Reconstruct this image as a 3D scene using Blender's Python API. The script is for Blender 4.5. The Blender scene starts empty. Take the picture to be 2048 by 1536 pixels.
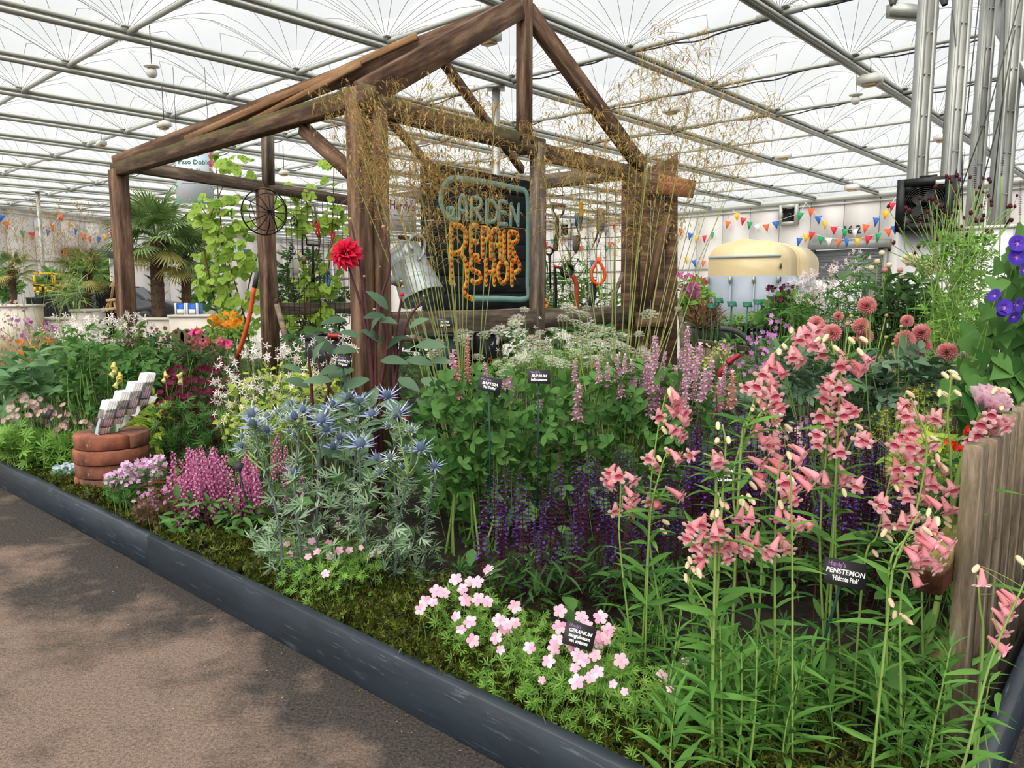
import bpy, bmesh, math, random
import numpy as np
from mathutils import Vector, Matrix

# ------------------------------------------------------------------ camera, sky, sun, exposure
SC = bpy.context.scene
COL = SC.collection
H, F, PITCH = 1.4, 1515.0, math.radians(7.07)
cam_d = bpy.data.cameras.new('camera'); cam_d.sensor_width = 36.0; cam_d.lens = 36 * F / 2048
cam_d.clip_end = 300
cam = bpy.data.objects.new('camera', cam_d); COL.objects.link(cam)
cam.location = (0, 0, H); cam.rotation_euler = (math.radians(90) - PITCH, 0, 0)
SC.camera = cam
world = bpy.data.worlds.new('overcast_sky'); SC.world = world; world.use_nodes = True
wb = world.node_tree.nodes['Background']
wb.inputs[0].default_value = (0.93, 0.97, 1.0, 1); wb.inputs[1].default_value = .68
sun_d = bpy.data.lights.new('sun', 'SUN'); sun_d.energy = 5.4; sun_d.angle = math.radians(75); sun_d.color = (1, 0.95, 0.86)
sun = bpy.data.objects.new('sun', sun_d); COL.objects.link(sun)
sun.rotation_euler = (math.radians(32), math.radians(-20), 0)
SC.view_settings.view_transform = 'Standard'; SC.view_settings.look = 'None'
SC.view_settings.gamma = 1.0; SC.view_settings.use_curve_mapping = False
SC.view_settings.exposure = 0.43
SC.cycles.max_bounces = 6; SC.cycles.diffuse_bounces = 3; SC.cycles.glossy_bounces = 2
SC.cycles.transmission_bounces = 4; SC.cycles.transparent_max_bounces = 8
SC.cycles.caustics_reflective = False; SC.cycles.caustics_refractive = False
SC.cycles.use_adaptive_sampling = True

# ------------------------------------------------------------------ maths helpers
RNG = np.random.default_rng(11); RND = random.Random(5)
def U(a, b): return RND.uniform(a, b)
def ray(px, py):
    v = (768 - py) / F
    return np.array([(px - 1024) / F, math.cos(PITCH) + v * math.sin(PITCH), -math.sin(PITCH) + v * math.cos(PITCH)])
def P(px, py, Y):                     # point of the place seen at a pixel, Y metres ahead
    d = ray(px, py); return np.array([0, 0, H]) + d * (Y / d[1])
def G(px, py, z):                     # the same on a level z
    d = ray(px, py); return np.array([0, 0, H]) + d * ((z - H) / d[2])
CU = np.array([-0.751, 0.660, 0.0]); CV = np.array([0.660, 0.751, 0.0]); CORNER = np.array([0.80, 1.39, 0.0])
def ST(u, v, z=0.0): return CORNER + CU * u + CV * v + np.array([0, 0, z])
def unit(a):
    a = np.asarray(a, float); return a / (np.linalg.norm(a, axis=-1, keepdims=True) + 1e-9)
def lin(h):
    h = h.lstrip('#'); c = [int(h[i:i+2], 16) / 255 for i in (0, 2, 4)]
    return tuple(x / 12.92 if x <= 0.04045 else ((x + 0.055) / 1.055) ** 2.4 for x in c) + (1,)
def frames(D, up=(0, 0, 1), roll=0.0):
    """matrices whose y axis is D and whose z axis leans to up; D (N,3)"""
    D = unit(np.atleast_2d(D)); up = np.broadcast_to(np.asarray(up, float), D.shape)
    X = np.cross(D, up); bad = np.linalg.norm(X, axis=1) < 1e-3
    if bad.any(): X[bad] = np.cross(D[bad], [1, 0.01, 0])
    X = unit(X); Z = np.cross(X, D)
    r = np.broadcast_to(np.asarray(roll, float), (len(D),))[:, None]
    X2 = X * np.cos(r) + Z * np.sin(r); Z2 = -X * np.sin(r) + Z * np.cos(r)
    return np.stack([X2, D, Z2], axis=2)
def m4(M3, loc, s=1.0):
    m = Matrix.Identity(4)
    for i in range(3):
        for j in range(3): m[i][j] = float(M3[i, j]) * s
        m[i][3] = float(loc[i])
    return m
def bez(p, n):
    """smooth polyline through points (Catmull-Rom)"""
    p = np.asarray(p, float)
    if len(p) < 3: return np.linspace(p[0], p[-1], n)
    q = np.vstack([2 * p[0] - p[1], p, 2 * p[-1] - p[-2]]); out = []
    for t in np.linspace(0, len(p) - 1 - 1e-6, n):
        i = int(t); t -= i; a, b, c, d = q[i:i+4]
        out.append(0.5 * ((2*b) + (c-a)*t + (2*a-5*b+4*c-d)*t*t + (3*b-a-3*c+d)*t**3))
    return np.array(out)

# ------------------------------------------------------------------ mesh builder
class MB:
    def __init__(s): s.v = []; s.f = []; s.m = []; s.n = 0
    def add(s, V, Fc, mat=0):
        V = np.asarray(V, float).reshape(-1, 3); Fc = np.asarray(Fc, int).reshape(-1, 3)
        s.v.append(V); s.f.append(Fc + s.n); s.n += len(V)
        mm = np.asarray(mat)
        s.m.append(np.broadcast_to(mm, (len(Fc),)).astype(int)); return s
    def addt(s, T, M=None, loc=(0, 0, 0), sc=1.0):
        V, Fc, m = T
        V = V * sc
        if M is not None: V = V @ np.asarray(M).T
        return s.add(V + np.asarray(loc), Fc, m)
    def inst(s, T, M, L, S=None):
        V, Fc, m = T; N = len(L)
        if N == 0: return s
        VV = np.einsum('nij,kj->nki', M, V)
        if S is not None: VV = VV * np.asarray(S, float).reshape(N, 1, 1)
        VV = VV + np.asarray(L)[:, None, :]; k = len(V)
        FF = Fc[None] + (np.arange(N) * k)[:, None, None]
        return s.add(VV.reshape(-1, 3), FF.reshape(-1, 3), np.tile(np.broadcast_to(m, (len(Fc),)), N))
    def tube(s, pts, r0, r1=None, n=5, mat=0, cap=True):
        pts = np.asarray(pts, float); r1 = r0 if r1 is None else r1; k = len(pts)
        rr = np.linspace(r0, r1, k) if np.isscalar(r0) else np.asarray(r0)
        T = np.gradient(pts, axis=0); T = unit(T)
        ref = np.array([0, 0, 1.0]) if abs(T[:, 2]).mean() < 0.8 else np.array([1.0, 0.2, 0])
        X = unit(np.cross(T, ref)); Z = np.cross(X, T)
        a = np.arange(n) * 2 * np.pi / n
        V = pts[:, None] + rr[:, None, None] * (X[:, None] * np.cos(a)[None, :, None] + Z[:, None] * np.sin(a)[None, :, None])
        V = V.reshape(-1, 3); Fc = []
        for i in range(k - 1):
            for j in range(n):
                a0 = i*n+j; a1 = i*n+(j+1) % n; b0 = a0+n; b1 = a1+n
                Fc += [(a0, a1, b1), (a0, b1, b0)]
        if cap:
            for j in range(1, n - 1):
                Fc.append((0, j+1, j)); Fc.append(((k-1)*n, (k-1)*n+j, (k-1)*n+j+1))
        return s.add(V, Fc, mat)
    def box(s, c, size, M=None, mat=0):
        h = np.asarray(size, float) / 2
        V = np.array([[x, y, z] for x in (-1, 1) for y in (-1, 1) for z in (-1, 1)]) * h
        if M is not None: V = V @ np.asarray(M).T
        return s.add(V + np.asarray(c), BOXF, mat)
    def lathe(s, prof, n=16, mat=0, M=None, loc=(0, 0, 0), wob=None):
        """prof: [(r, z)...] about z"""
        prof = np.asarray(prof, float); k = len(prof); a = np.arange(n) * 2*np.pi/n
        V = np.stack([prof[:, 0][:, None]*np.cos(a), prof[:, 0][:, None]*np.sin(a), np.repeat(prof[:, 1][:, None], n, 1)], 2).reshape(-1, 3)
        if wob is not None: V = wob(V)
        Fc = []
        for i in range(k-1):
            for j in range(n):
                a0 = i*n+j; a1 = i*n+(j+1) % n
                Fc += [(a0, a1, a1+n), (a0, a1+n, a0+n)]
        if M is not None: V = V @ np.asarray(M).T
        return s.add(V + np.asarray(loc), Fc, mat)
    def prism(s, poly, t, M=None, loc=(0, 0, 0), mat=0):
        """outline in xz, thickness t along y"""
        poly = np.asarray(poly, float); k = len(poly)
        V = np.vstack([np.c_[poly[:, 0], np.full(k, -t/2), poly[:, 1]], np.c_[poly[:, 0], np.full(k, t/2), poly[:, 1]]])
        Fc = [(0, i, i+1) for i in range(1, k-1)] + [(k, k+i+1, k+i) for i in range(1, k-1)]
        for i in range(k):
            j = (i+1) % k; Fc += [(i, k+i, k+j), (i, k+j, j)]
        if M is not None: V = V @ np.asarray(M).T
        return s.add(V + np.asarray(loc), Fc, mat)
    def tmpl(s):
        return np.vstack(s.v), np.vstack(s.f), np.concatenate(s.m)
    def mesh(s, name, mats, smooth=False):
        V, Fc, m = s.tmpl()
        me = bpy.data.meshes.new(name)
        me.vertices.add(len(V)); me.vertices.foreach_set('co', V.ravel().astype(np.float32))
        me.loops.add(len(Fc)*3); me.loops.foreach_set('vertex_index', Fc.ravel().astype(np.int32))
        me.polygons.add(len(Fc)); me.polygons.foreach_set('loop_start', np.arange(len(Fc), dtype=np.int32)*3)
        mats = mats if isinstance(mats, (list, tuple)) else [mats]
        for x in mats: me.materials.append(x)
        if len(mats) > 1: me.polygons.foreach_set('material_index', m.astype(np.int32))
        me.update(calc_edges=True)
        if smooth: me.polygons.foreach_set('use_smooth', np.ones(len(Fc), bool))
        return me
    def build(s, name, mats, parent=None, smooth=False, kind=None, M=None):
        return obj(name, s.mesh(name, mats, smooth), parent, M, kind)
BOXF = np.array([(0,1,3),(0,3,2),(4,6,7),(4,7,5),(0,4,5),(0,5,1),(2,3,7),(2,7,6),(0,2,6),(0,6,4),(1,5,7),(1,7,3)])
WORLD = {}
def obj(name, data, parent=None, M=None, kind=None):
    o = bpy.data.objects.new(name, data); COL.objects.link(o)
    M = Matrix.Identity(4) if M is None else M
    if parent is not None:
        o.parent = parent; o.matrix_parent_inverse = WORLD[parent.name].inverted()
    o.matrix_basis = M; WORLD[o.name] = M.copy()
    if kind: o['kind'] = kind
    return o
def tag(o, label=None, cat=None, group=None, kind=None):
    if label: o['label'] = label
    if cat: o['category'] = cat
    if group: o['group'] = group
    if kind: o['kind'] = kind
    return o
def thing(name, label, cat, loc=(0, 0, 0), group=None, kind=None):
    return tag(obj(name, None, None, Matrix.Translation(Vector([float(x) for x in loc]))), label, cat, group, kind)
def beam(name, p0, p1, w, h, mat, parent=None, up=(0, 0, 1), roll=0.0, bev=0.006, kind=None):
    """squared timber along its own x axis, softened edges"""
    p0 = np.asarray(p0, float); p1 = np.asarray(p1, float); L = np.linalg.norm(p1-p0)
    Fm = frames(p1-p0, up, roll)[0]; M3 = np.stack([Fm[:, 1], -Fm[:, 0], Fm[:, 2]], 1)
    b = min(bev, w*0.3, h*0.3)
    c = [(-w/2+b, -h/2), (w/2-b, -h/2), (w/2, -h/2+b), (w/2, h/2-b), (w/2-b, h/2), (-w/2+b, h/2), (-w/2, h/2-b), (-w/2, -h/2+b)]
    V = np.array([(x, y, z) for x in (-L/2, L/2) for y, z in c]); Fc = []
    for i in range(8):
        j = (i+1) % 8; Fc += [(i, j, 8+j), (i, 8+j, 8+i)]
    for i in range(1, 7): Fc += [(0, i+1, i), (8, 8+i, 9+i)]
    mb = MB().add(V, Fc)
    return obj(name, mb.mesh(name, mat), parent, m4(M3, (p0+p1)/2), kind)
def text(name, s, size, M, mat, parent, ext=0.0008, shear=0.0, bold=0.0, align='CENTER', sx=1.0):
    c = bpy.data.curves.new('txt', 'FONT'); c.body = s; c.size = size; c.extrude = ext; c.shear = shear
    c.offset = bold; c.align_x = align; c.align_y = 'CENTER'; c.resolution_u = 2
    t = bpy.data.objects.new('txt', c); COL.objects.link(t)
    bpy.context.view_layer.update()
    me = bpy.data.meshes.new_from_object(t.evaluated_get(bpy.context.evaluated_depsgraph_get()))
    bpy.data.objects.remove(t); bpy.data.curves.remove(c)
    me.materials.clear(); me.materials.append(mat)
    if sx != 1.0: me.transform(Matrix.Diagonal((sx, 1, 1, 1)))
    return obj(name, me, parent, M)
def plane_m(o, right, up):
    """matrix with x along right, y along up, z out of the face"""
    r = unit(right); n = unit(np.cross(r, unit(up))); u = np.cross(n, r)
    return m4(np.stack([r, u, n], 1), o)

# ------------------------------------------------------------------ materials
def newmat(name):
    m = bpy.data.materials.new(name); m.use_nodes = True
    nt = m.node_tree; b = nt.nodes['Principled BSDF']
    return m, nt, b
def ramp(nt, fac, stops):
    r = nt.nodes.new('ShaderNodeValToRGB'); e = r.color_ramp.elements
    while len(e) < len(stops): e.new(0.5)
    for el, (p, c) in zip(e, stops): el.position = p; el.color = lin(c) if isinstance(c, str) else c
    nt.links.new(fac, r.inputs[0]); return r.outputs[0]
def noise(nt, scale, detail=4, coord='Object', stretch=None, rough=0.6):
    tc = nt.nodes.new('ShaderNodeTexCoord'); n = nt.nodes.new('ShaderNodeTexNoise')
    n.inputs['Scale'].default_value = scale; n.inputs['Detail'].default_value = detail; n.inputs['Roughness'].default_value = rough
    src = tc.outputs[coord]
    if stretch:
        mp = nt.nodes.new('ShaderNodeMapping'); mp.inputs['Scale'].default_value = stretch
        nt.links.new(src, mp.inputs[0]); src = mp.outputs[0]
    nt.links.new(src, n.inputs['Vector']); return n.outputs['Fac']
def mixc(nt, fac, a, b, mode='MIX'):
    x = nt.nodes.new('ShaderNodeMix'); x.data_type = 'RGBA'; x.blend_type = mode
    for s, val in ((x.inputs[0], fac), (x.inputs[6], a), (x.inputs[7], b)):
        if hasattr(val, 'links') or hasattr(val, 'is_output'): nt.links.new(val, s)
        elif isinstance(val, str): s.default_value = lin(val)
        else: s.default_value = val
    return x.outputs[2]
def bump(nt, b, h, strength=0.3, dist=0.01):
    n = nt.nodes.new('ShaderNodeBump'); n.inputs['Strength'].default_value = strength; n.inputs['Distance'].default_value = dist
    nt.links.new(h, n.inputs['Height']); nt.links.new(n.outputs[0], b.inputs['Normal'])
def flat(name, c, rough=0.6, metal=0.0, spec=0.4, c2=None, scale=8.0, bmp=0.0):
    m, nt, b = newmat(name); b.inputs['Roughness'].default_value = rough; b.inputs['Metallic'].default_value = metal
    b.inputs['Specular IOR Level'].default_value = spec
    n = noise(nt, scale)
    if c2: nt.links.new(ramp(nt, n, [(0.3, c), (0.7, c2)]), b.inputs['Base Color'])
    else: b.inputs['Base Color'].default_value = lin(c)
    if bmp: bump(nt, b, n, bmp)
    return m
def petal(name, c1, c2=None, c3=None, trans=0.3, rough=0.6, obj_rand=False):
    """thin leaf or petal: a random shade per piece, some light comes through"""
    m, nt, b = newmat(name); g = nt.nodes.new('ShaderNodeNewGeometry'); fac = g.outputs['Random Per Island']
    if obj_rand:
        oi = nt.nodes.new('ShaderNodeObjectInfo'); mx = nt.nodes.new('ShaderNodeMath'); mx.operation = 'ADD'
        nt.links.new(fac, mx.inputs[0]); nt.links.new(oi.outputs['Random'], mx.inputs[1])
        fr = nt.nodes.new('ShaderNodeMath'); fr.operation = 'FRACT'; nt.links.new(mx.outputs[0], fr.inputs[0]); fac = fr.outputs[0]
    st = [(0.0, c1), (1.0, c2 or c1)] if not c3 else [(0.0, c1), (0.5, c2), (1.0, c3)]
    col = ramp(nt, fac, st)
    nt.links.new(col, b.inputs['Base Color']); b.inputs['Roughness'].default_value = rough
    b.inputs['Specular IOR Level'].default_value = 0.25
    t = nt.nodes.new('ShaderNodeBsdfTranslucent'); nt.links.new(col, t.inputs[0])
    x = nt.nodes.new('ShaderNodeMixShader'); x.inputs[0].default_value = trans
    nt.links.new(b.outputs[0], x.inputs[1]); nt.links.new(t.outputs[0], x.inputs[2])
    nt.links.new(x.outputs[0], nt.nodes['Material Output'].inputs[0]); return m
def wood(name, dark, mid, light, moss=None, scale=1.0, rough=0.8):
    m, nt, b = newmat(name)
    oi = nt.nodes.new('ShaderNodeObjectInfo')
    g1 = noise(nt, 14*scale, 8, 'Object', (0.12, 1, 1), 0.7); g2 = noise(nt, 2.2*scale, 4)
    col = ramp(nt, g1, [(0.36, dark), (0.5, mid), (0.64, light)])
    col = mixc(nt, 0.5, col, ramp(nt, g2, [(0.3, '#6a6662'), (0.7, '#cfcac4')]), 'OVERLAY')
    if moss:
        sp = nt.nodes.new('ShaderNodeSeparateXYZ'); tc = nt.nodes.new('ShaderNodeTexCoord'); nt.links.new(tc.outputs['Object'], sp.inputs[0])
        g3 = noise(nt, 7*scale, 8, 'Object', (.35, 1, 1), .75); ad = nt.nodes.new('ShaderNodeMath'); ad.operation = 'MULTIPLY_ADD'
        nt.links.new(sp.outputs[2], ad.inputs[0]); ad.inputs[1].default_value = 4.0; nt.links.new(g3, ad.inputs[2])
        col = mixc(nt, ramp(nt, ad.outputs[0], [(0.55, (0, 0, 0, 1)), (0.8, (.85, .85, .85, 1))]), col, moss)
    nt.links.new(col, b.inputs['Base Color']); b.inputs['Roughness'].default_value = rough
    b.inputs['Specular IOR Level'].default_value = 0.2
    bump(nt, b, g1, 0.5, 0.006); return m
# ------------------------------------------------------------------ shared materials
M_GREY = flat('galvanised_steel', '#9a9c98', 0.45, 0.6, c2='#b4b6b0', scale=3)
M_ALU = flat('grey_aluminium', '#a9aca6', 0.5, 0.25)
M_DKGREY = flat('dark_grey_metal', '#4c4e4c', 0.55, 0.3)
M_BLACK = flat('black_plastic', '#17181a', 0.5, c2='#24262a')
M_WHITE = flat('white_paint', '#e2e2de', 0.55)
M_IRON = flat('black_iron', '#1c1a19', 0.6, 0.5)
M_RUST = flat('rusty_iron', '#3c2a20', 0.85, 0.2, c2='#5c4433', scale=30, bmp=0.3)
M_WOOD = wood('weathered_timber', '#42312a', '#6a5343', '#957b66')
M_WOOD_MOSS = wood('mossy_timber', '#3b2f26', '#5d4b3d', '#857059', '#585c34')
M_WOOD_GREY = wood('silvered_timber', '#4a4038', '#70645a', '#9a8d7e')
M_WOOD_PALE = wood('fresh_batten', '#7a5b42', '#9c7a5a', '#b4926f')
M_WOOD_DARK = wood('dark_barn_board', '#382a20', '#5a4435', '#80664f')
M_PALE = wood('fence_oak', '#4f463a', '#776b5a', '#9d8f7b', '#6c6b42', scale=1.6)

# ------------------------------------------------------------------ floor
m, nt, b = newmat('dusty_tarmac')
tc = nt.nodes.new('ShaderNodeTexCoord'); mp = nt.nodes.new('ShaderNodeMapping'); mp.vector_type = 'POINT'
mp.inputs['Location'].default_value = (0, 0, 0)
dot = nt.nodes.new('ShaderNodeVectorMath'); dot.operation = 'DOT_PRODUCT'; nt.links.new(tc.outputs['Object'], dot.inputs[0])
dot.inputs[1].default_value = (-CV[0], -CV[1], 0)                  # distance in front of the edging, dark strip first, then dust
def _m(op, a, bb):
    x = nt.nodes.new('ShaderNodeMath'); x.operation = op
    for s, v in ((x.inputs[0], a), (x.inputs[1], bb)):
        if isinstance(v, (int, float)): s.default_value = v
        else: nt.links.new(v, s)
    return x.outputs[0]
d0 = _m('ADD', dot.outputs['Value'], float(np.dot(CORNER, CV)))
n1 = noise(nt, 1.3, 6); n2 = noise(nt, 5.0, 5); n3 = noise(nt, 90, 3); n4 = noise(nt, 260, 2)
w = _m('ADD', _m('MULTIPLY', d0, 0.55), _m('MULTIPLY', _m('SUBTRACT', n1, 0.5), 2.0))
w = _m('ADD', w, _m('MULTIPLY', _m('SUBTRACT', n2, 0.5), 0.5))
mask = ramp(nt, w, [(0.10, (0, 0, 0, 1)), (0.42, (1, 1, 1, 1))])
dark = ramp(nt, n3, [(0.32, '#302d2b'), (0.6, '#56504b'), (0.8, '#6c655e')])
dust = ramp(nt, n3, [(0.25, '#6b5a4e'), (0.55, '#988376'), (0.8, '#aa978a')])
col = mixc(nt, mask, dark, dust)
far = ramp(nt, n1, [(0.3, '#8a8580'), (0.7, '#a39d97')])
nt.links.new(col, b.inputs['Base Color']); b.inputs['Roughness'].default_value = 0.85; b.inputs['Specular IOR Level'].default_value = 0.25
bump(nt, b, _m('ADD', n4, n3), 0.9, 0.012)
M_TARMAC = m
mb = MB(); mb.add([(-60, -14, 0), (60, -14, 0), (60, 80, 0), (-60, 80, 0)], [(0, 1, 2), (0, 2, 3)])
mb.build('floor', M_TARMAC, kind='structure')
M_CONC = flat('pale_concrete', '#a8a49e', 0.8, c2='#bdb9b3', scale=1.5)
mb = MB(); mb.add([(-40, 15.5, 0.012), (14, 15.5, 0.012), (14, 70, 0.012), (-40, 70, 0.012)], [(0, 1, 2), (0, 2, 3)])
mb.build('floor_concrete', M_CONC, kind='structure')
# leaf and grit litter swept against the edging
mb = MB(); cham = (np.array([(-.5, 0, 0), (0, -.3, .2), (.5, 0, .05), (0, .3, .2)]), np.array([(0, 1, 2), (0, 2, 3)]), 0)
k = 260; uu = RNG.uniform(0, 6, k); vv = -RNG.gamma(1.2, 0.5, k) - 0.02
L = np.array([ST(a, c, 0.003) for a, c in zip(uu, vv)])
mb.inst(cham, frames(np.c_[RNG.normal(size=(k, 2)), np.zeros(k)]), L, RNG.uniform(0.003, 0.011, k))
mb.build('litter', petal('dry_litter', '#b08a55', '#d9c7a4', '#8c6a45'), kind='stuff')['label'] = 'scattered straw flecks and grit on the tarmac path'

# ------------------------------------------------------------------ raised bed: soil, edging boards, moss
m, nt, b = newmat('dark_soil'); n = noise(nt, 22, 6)
nt.links.new(ramp(nt, n, [(0.3, '#120d09'), (0.7, '#2e2318')]), b.inputs['Base Color']); b.inputs['Roughness'].default_value = 1; bump(nt, b, n, 1, 0.03)
mb = MB(); mb.add([ST(.03, .03, .13), ST(12, .03, .13), ST(12, 8, .13), ST(.03, 8, .13)], [(0, 2, 1), (0, 3, 2)])
for a, c in (((.03, .03), (12, .03)), ((.03, .03), (.03, 8))):
    mb.add([ST(*a, 0), ST(*c, 0), ST(*c, .13), ST(*a, .13)], [(0, 1, 2), (0, 2, 3)])
mb.build('floor_soil', m, kind='structure')
m, nt, b = newmat('slate_painted_board')
n = noise(nt, 9, 6, 'Object', (0.25, 1, 1), 0.65); n2 = noise(nt, 60, 4, 'Object', (0.08, 1, 1), 0.7)
c = ramp(nt, n, [(0.35, '#222a32'), (0.7, '#303b46')])
c = mixc(nt, ramp(nt, n2, [(0.6, (0, 0, 0, 1)), (0.7, (.5, .5, .5, 1))]), c, '#6f7c84')
nt.links.new(c, b.inputs['Base Color']); b.inputs['Roughness'].default_value = 0.5; bump(nt, b, n2, 0.15, 0.004)
M_EDGE = m
def edging(a, c, label):
    p0, p1 = ST(*a, .09), ST(*c, .09)
    tag(beam('edging_board', p0, p1, .045, .18, M_EDGE, bev=.004), label, 'edging board')
edging((-.022, 0), (3.478, 0), 'long slate painted edging board from the near corner to the joint')
edging((3.482, .004), (7.2, .004), 'slate painted edging board beside the brick stack, beyond the joint')
edging((7.204, .0), (12, .0), 'slate painted edging board at the far end of the bed')
edging((-.022, .025), (-.022, 8), 'slate painted edging board under the oak picket fence')

def leaf(n=3, w=0.3, fold=0.12, curl=0.25, tip=1.0, base=0.12, pos=0.45, stalk=0.0, mat=0):
    """blade along +y, length 1; fold = V depth, curl = drop of the tip"""
    t = np.linspace(0, 1, n+2); wd = np.where(t < pos, np.sin(t/pos*np.pi/2)**0.8, np.cos((t-pos)/(1-pos)*np.pi/2)**tip)*w/2
    wd[0] = base*w/2; wd[-1] = 0
    V = []; 
    for i, ti in enumerate(t):
        y = stalk + ti*(1-stalk); z = -curl*ti*ti
        V += [(-wd[i], y*(1-0.15*curl*ti), z+fold*wd[i]*2), (0, y*(1-0.15*curl*ti), z), (wd[i], y*(1-0.15*curl*ti), z+fold*wd[i]*2)]
    Fc = []
    for i in range(n+1):
        a = i*3; c = a+3
        if i < n: Fc += [(a, a+1, c+1), (a, c+1, c), (a+1, a+2, c+2), (a+1, c+2, c+1)]
        else: Fc += [(a, a+1, c+1), (a+1, a+2, c+1)]
    if stalk > 0:
        k = len(V); V += [(-.012, 0, 0), (.012, 0, 0)]; Fc += [(k, k+1, 1)]
    return np.array(V, float), np.array(Fc), mat
# moss: many short curled shoots in cushions
sh = MB()
for i in range(7):
    a = i*2.4; d = np.array([math.cos(a)*.8, math.sin(a)*.8, .55+.25*(i % 3)])
    sh.addt(leaf(1, .3, .1, .5), frames(d)[0], sc=.75+.1*(i % 3))
MOSS = sh.tmpl()
L = []; 
while len(L) < 12500:
    u = U(-.0, 8.5) if U(0, 1) < .8 else U(0, 3); v = abs(RND.gauss(0, .27)) + .012
    if v > 1.0: continue
    hump = .055*math.sin(u*7+math.sin(v*9)*2)*math.sin(v*11+u*3)
    L.append(ST(u, v, .135+.03*min(1, v/.06)+max(-.01, hump)+U(-.012, .012)))
L = np.array(L); k = len(L)
D = np.c_[RNG.normal(0, .45, (k, 2)), np.ones(k)]
mb = MB().inst(MOSS, frames(D, roll=RNG.uniform(0, 6, k)), L, RNG.uniform(.018, .038, k))
M_MOSS = petal('moss_shoots', '#242b0d', '#424e17', '#6f7a28', 0.2)
mm = mb.build('moss', M_MOSS, kind='stuff'); mm['label'] = 'olive green moss carpet along the slate edging'

# ------------------------------------------------------------------ hall: roof of tensioned membrane on aluminium beams
ZC = 4.9
AN = np.array([.743, -.669, 0]); AM = np.array([.669, .743, 0]); DN, DM = 2.33, 2.65
def node(k, j, z=ZC): return AN*(-4.3+DN*k) + AM*(4.6+DM*j) + np.array([0, 0, z])
WL0, WLD = np.array([-21.3, 31.8, 0]), np.array([.272, .962, 0])
WR0, WRD = np.array([10.3, 31.5, 0]), np.array([.664, -.748, 0])
WLN = np.array([.962, -.272, 0]); WRN = np.array([-.748, -.664, 0])      # into the hall
def inside(p): return np.dot(p-WL0, WLN), np.dot(p-WR0, WRN)
def inview(p, marg=1.15):
    y = p[1]; return y > .5 and abs(p[0]) < y*1024/F*marg and p[2]-H < y*.75
m, nt, b = newmat('white_roof_membrane'); b.inputs['Base Color'].default_value = lin('#f2f5f4'); b.inputs['Roughness'].default_value = 0.6
tl = nt.nodes.new('ShaderNodeBsdfTranslucent'); tl.inputs[0].default_value = (.95, .97, .97, 1)
tp = nt.nodes.new('ShaderNodeBsdfTransparent'); tp.inputs[0].default_value = (1, 1, 1, 1)
mx = nt.nodes.new('ShaderNodeMixShader'); mx.inputs[0].default_value = .42
mx2 = nt.nodes.new('ShaderNodeMixShader'); mx2.inputs[0].default_value = .55
nt.links.new(b.outputs[0], mx.inputs[1]); nt.links.new(tl.outputs[0], mx.inputs[2])
nt.links.new(mx.outputs[0], mx2.inputs[1]); nt.links.new(tp.outputs[0], mx2.inputs[2])
nt.links.new(mx2.outputs[0], nt.nodes['Material Output'].inputs[0]); M_MEMB = m
M_SEAM = flat('membrane_seam', '#8f9794', 0.7)
def hz(s, t): return .07 + .62*math.sqrt(max(0, .5*math.sin(math.pi*s)**2 + .5*math.sin(math.pi*t)**2)) + .2*math.sin(math.pi*s)*math.sin(math.pi*t)
def cell(nres=8, seams=True):
    mb = MB(); V = []; Fc = []
    for i in range(nres+1):
        for j in range(nres+1):
            s, t = i/nres, j/nres
            V.append(AN*DN*(s-.5) + AM*DM*(t-.5) + np.array([0, 0, hz(s, t)]))
    for i in range(nres):
        for j in range(nres):
            a = i*(nres+1)+j; c = a+nres+1; Fc += [(a, a+1, c+1), (a, c+1, c)]
    mb.add(V, Fc, 0)
    if seams:
        for s0, t0 in ((0, 0), (1, 0), (0, 1), (1, 1)):
            for an in (9, 27, 45, 63, 81):
                ca, sa = math.cos(math.radians(an)), math.sin(math.radians(an)); r = min(.5/max(ca, 1e-3), .5/max(sa, 1e-3))
                pts = []
                for q in np.linspace(.03, r, 5):
                    s = s0+(1-2*s0)*q*ca; t = t0+(1-2*t0)*q*sa
                    pts.append(AN*DN*(s-.5)+AM*DM*(t-.5)+np.array([0, 0, hz(s, t)-.012]))
                mb.tube(pts, .0045, n=3, mat=1, cap=False)
    return mb
ceil = obj('ceiling', None); ceil['kind'] = 'structure'
cm = cell().mesh('membrane_panel', [M_MEMB, M_SEAM], True); far = MB(); lo = cell(4, False).tmpl(); nparts = 0
KR, JR = range(-22, 9), range(-6, 22)
cells = []
for k in KR:
    for j in JR:
        c = (node(k, j)+node(k+1, j+1))/2; a, bb = inside(c)
        if a < -1.2 or bb < -1.2 or np.hypot(c[0], c[1]) > 62: continue
        cells.append((c[1], c))
cells.sort(key=lambda q: q[0])
for y, c in cells:
    if inview(c, 1.3) and nparts < 290: obj('membrane_panel', cm, ceil, Matrix.Translation(Vector(c))); nparts += 1
    else: far.addt(lo, loc=c)
o = far.build('membrane_panel', [M_MEMB], ceil, True); o['kind'] = 'stuff'
def clipline(a, d, lo, hi):
    """range of t where a+t*d stays in the hall"""
    for p0, nn in ((WL0, WLN), (WR0, WRN)):
        den = np.dot(d, nn); num = np.dot(a-p0, nn)
        if abs(den) < 1e-6: continue
        t = -num/den
        if den > 0: lo = max(lo, t)
        else: hi = min(hi, t)
    return lo, hi
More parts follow.
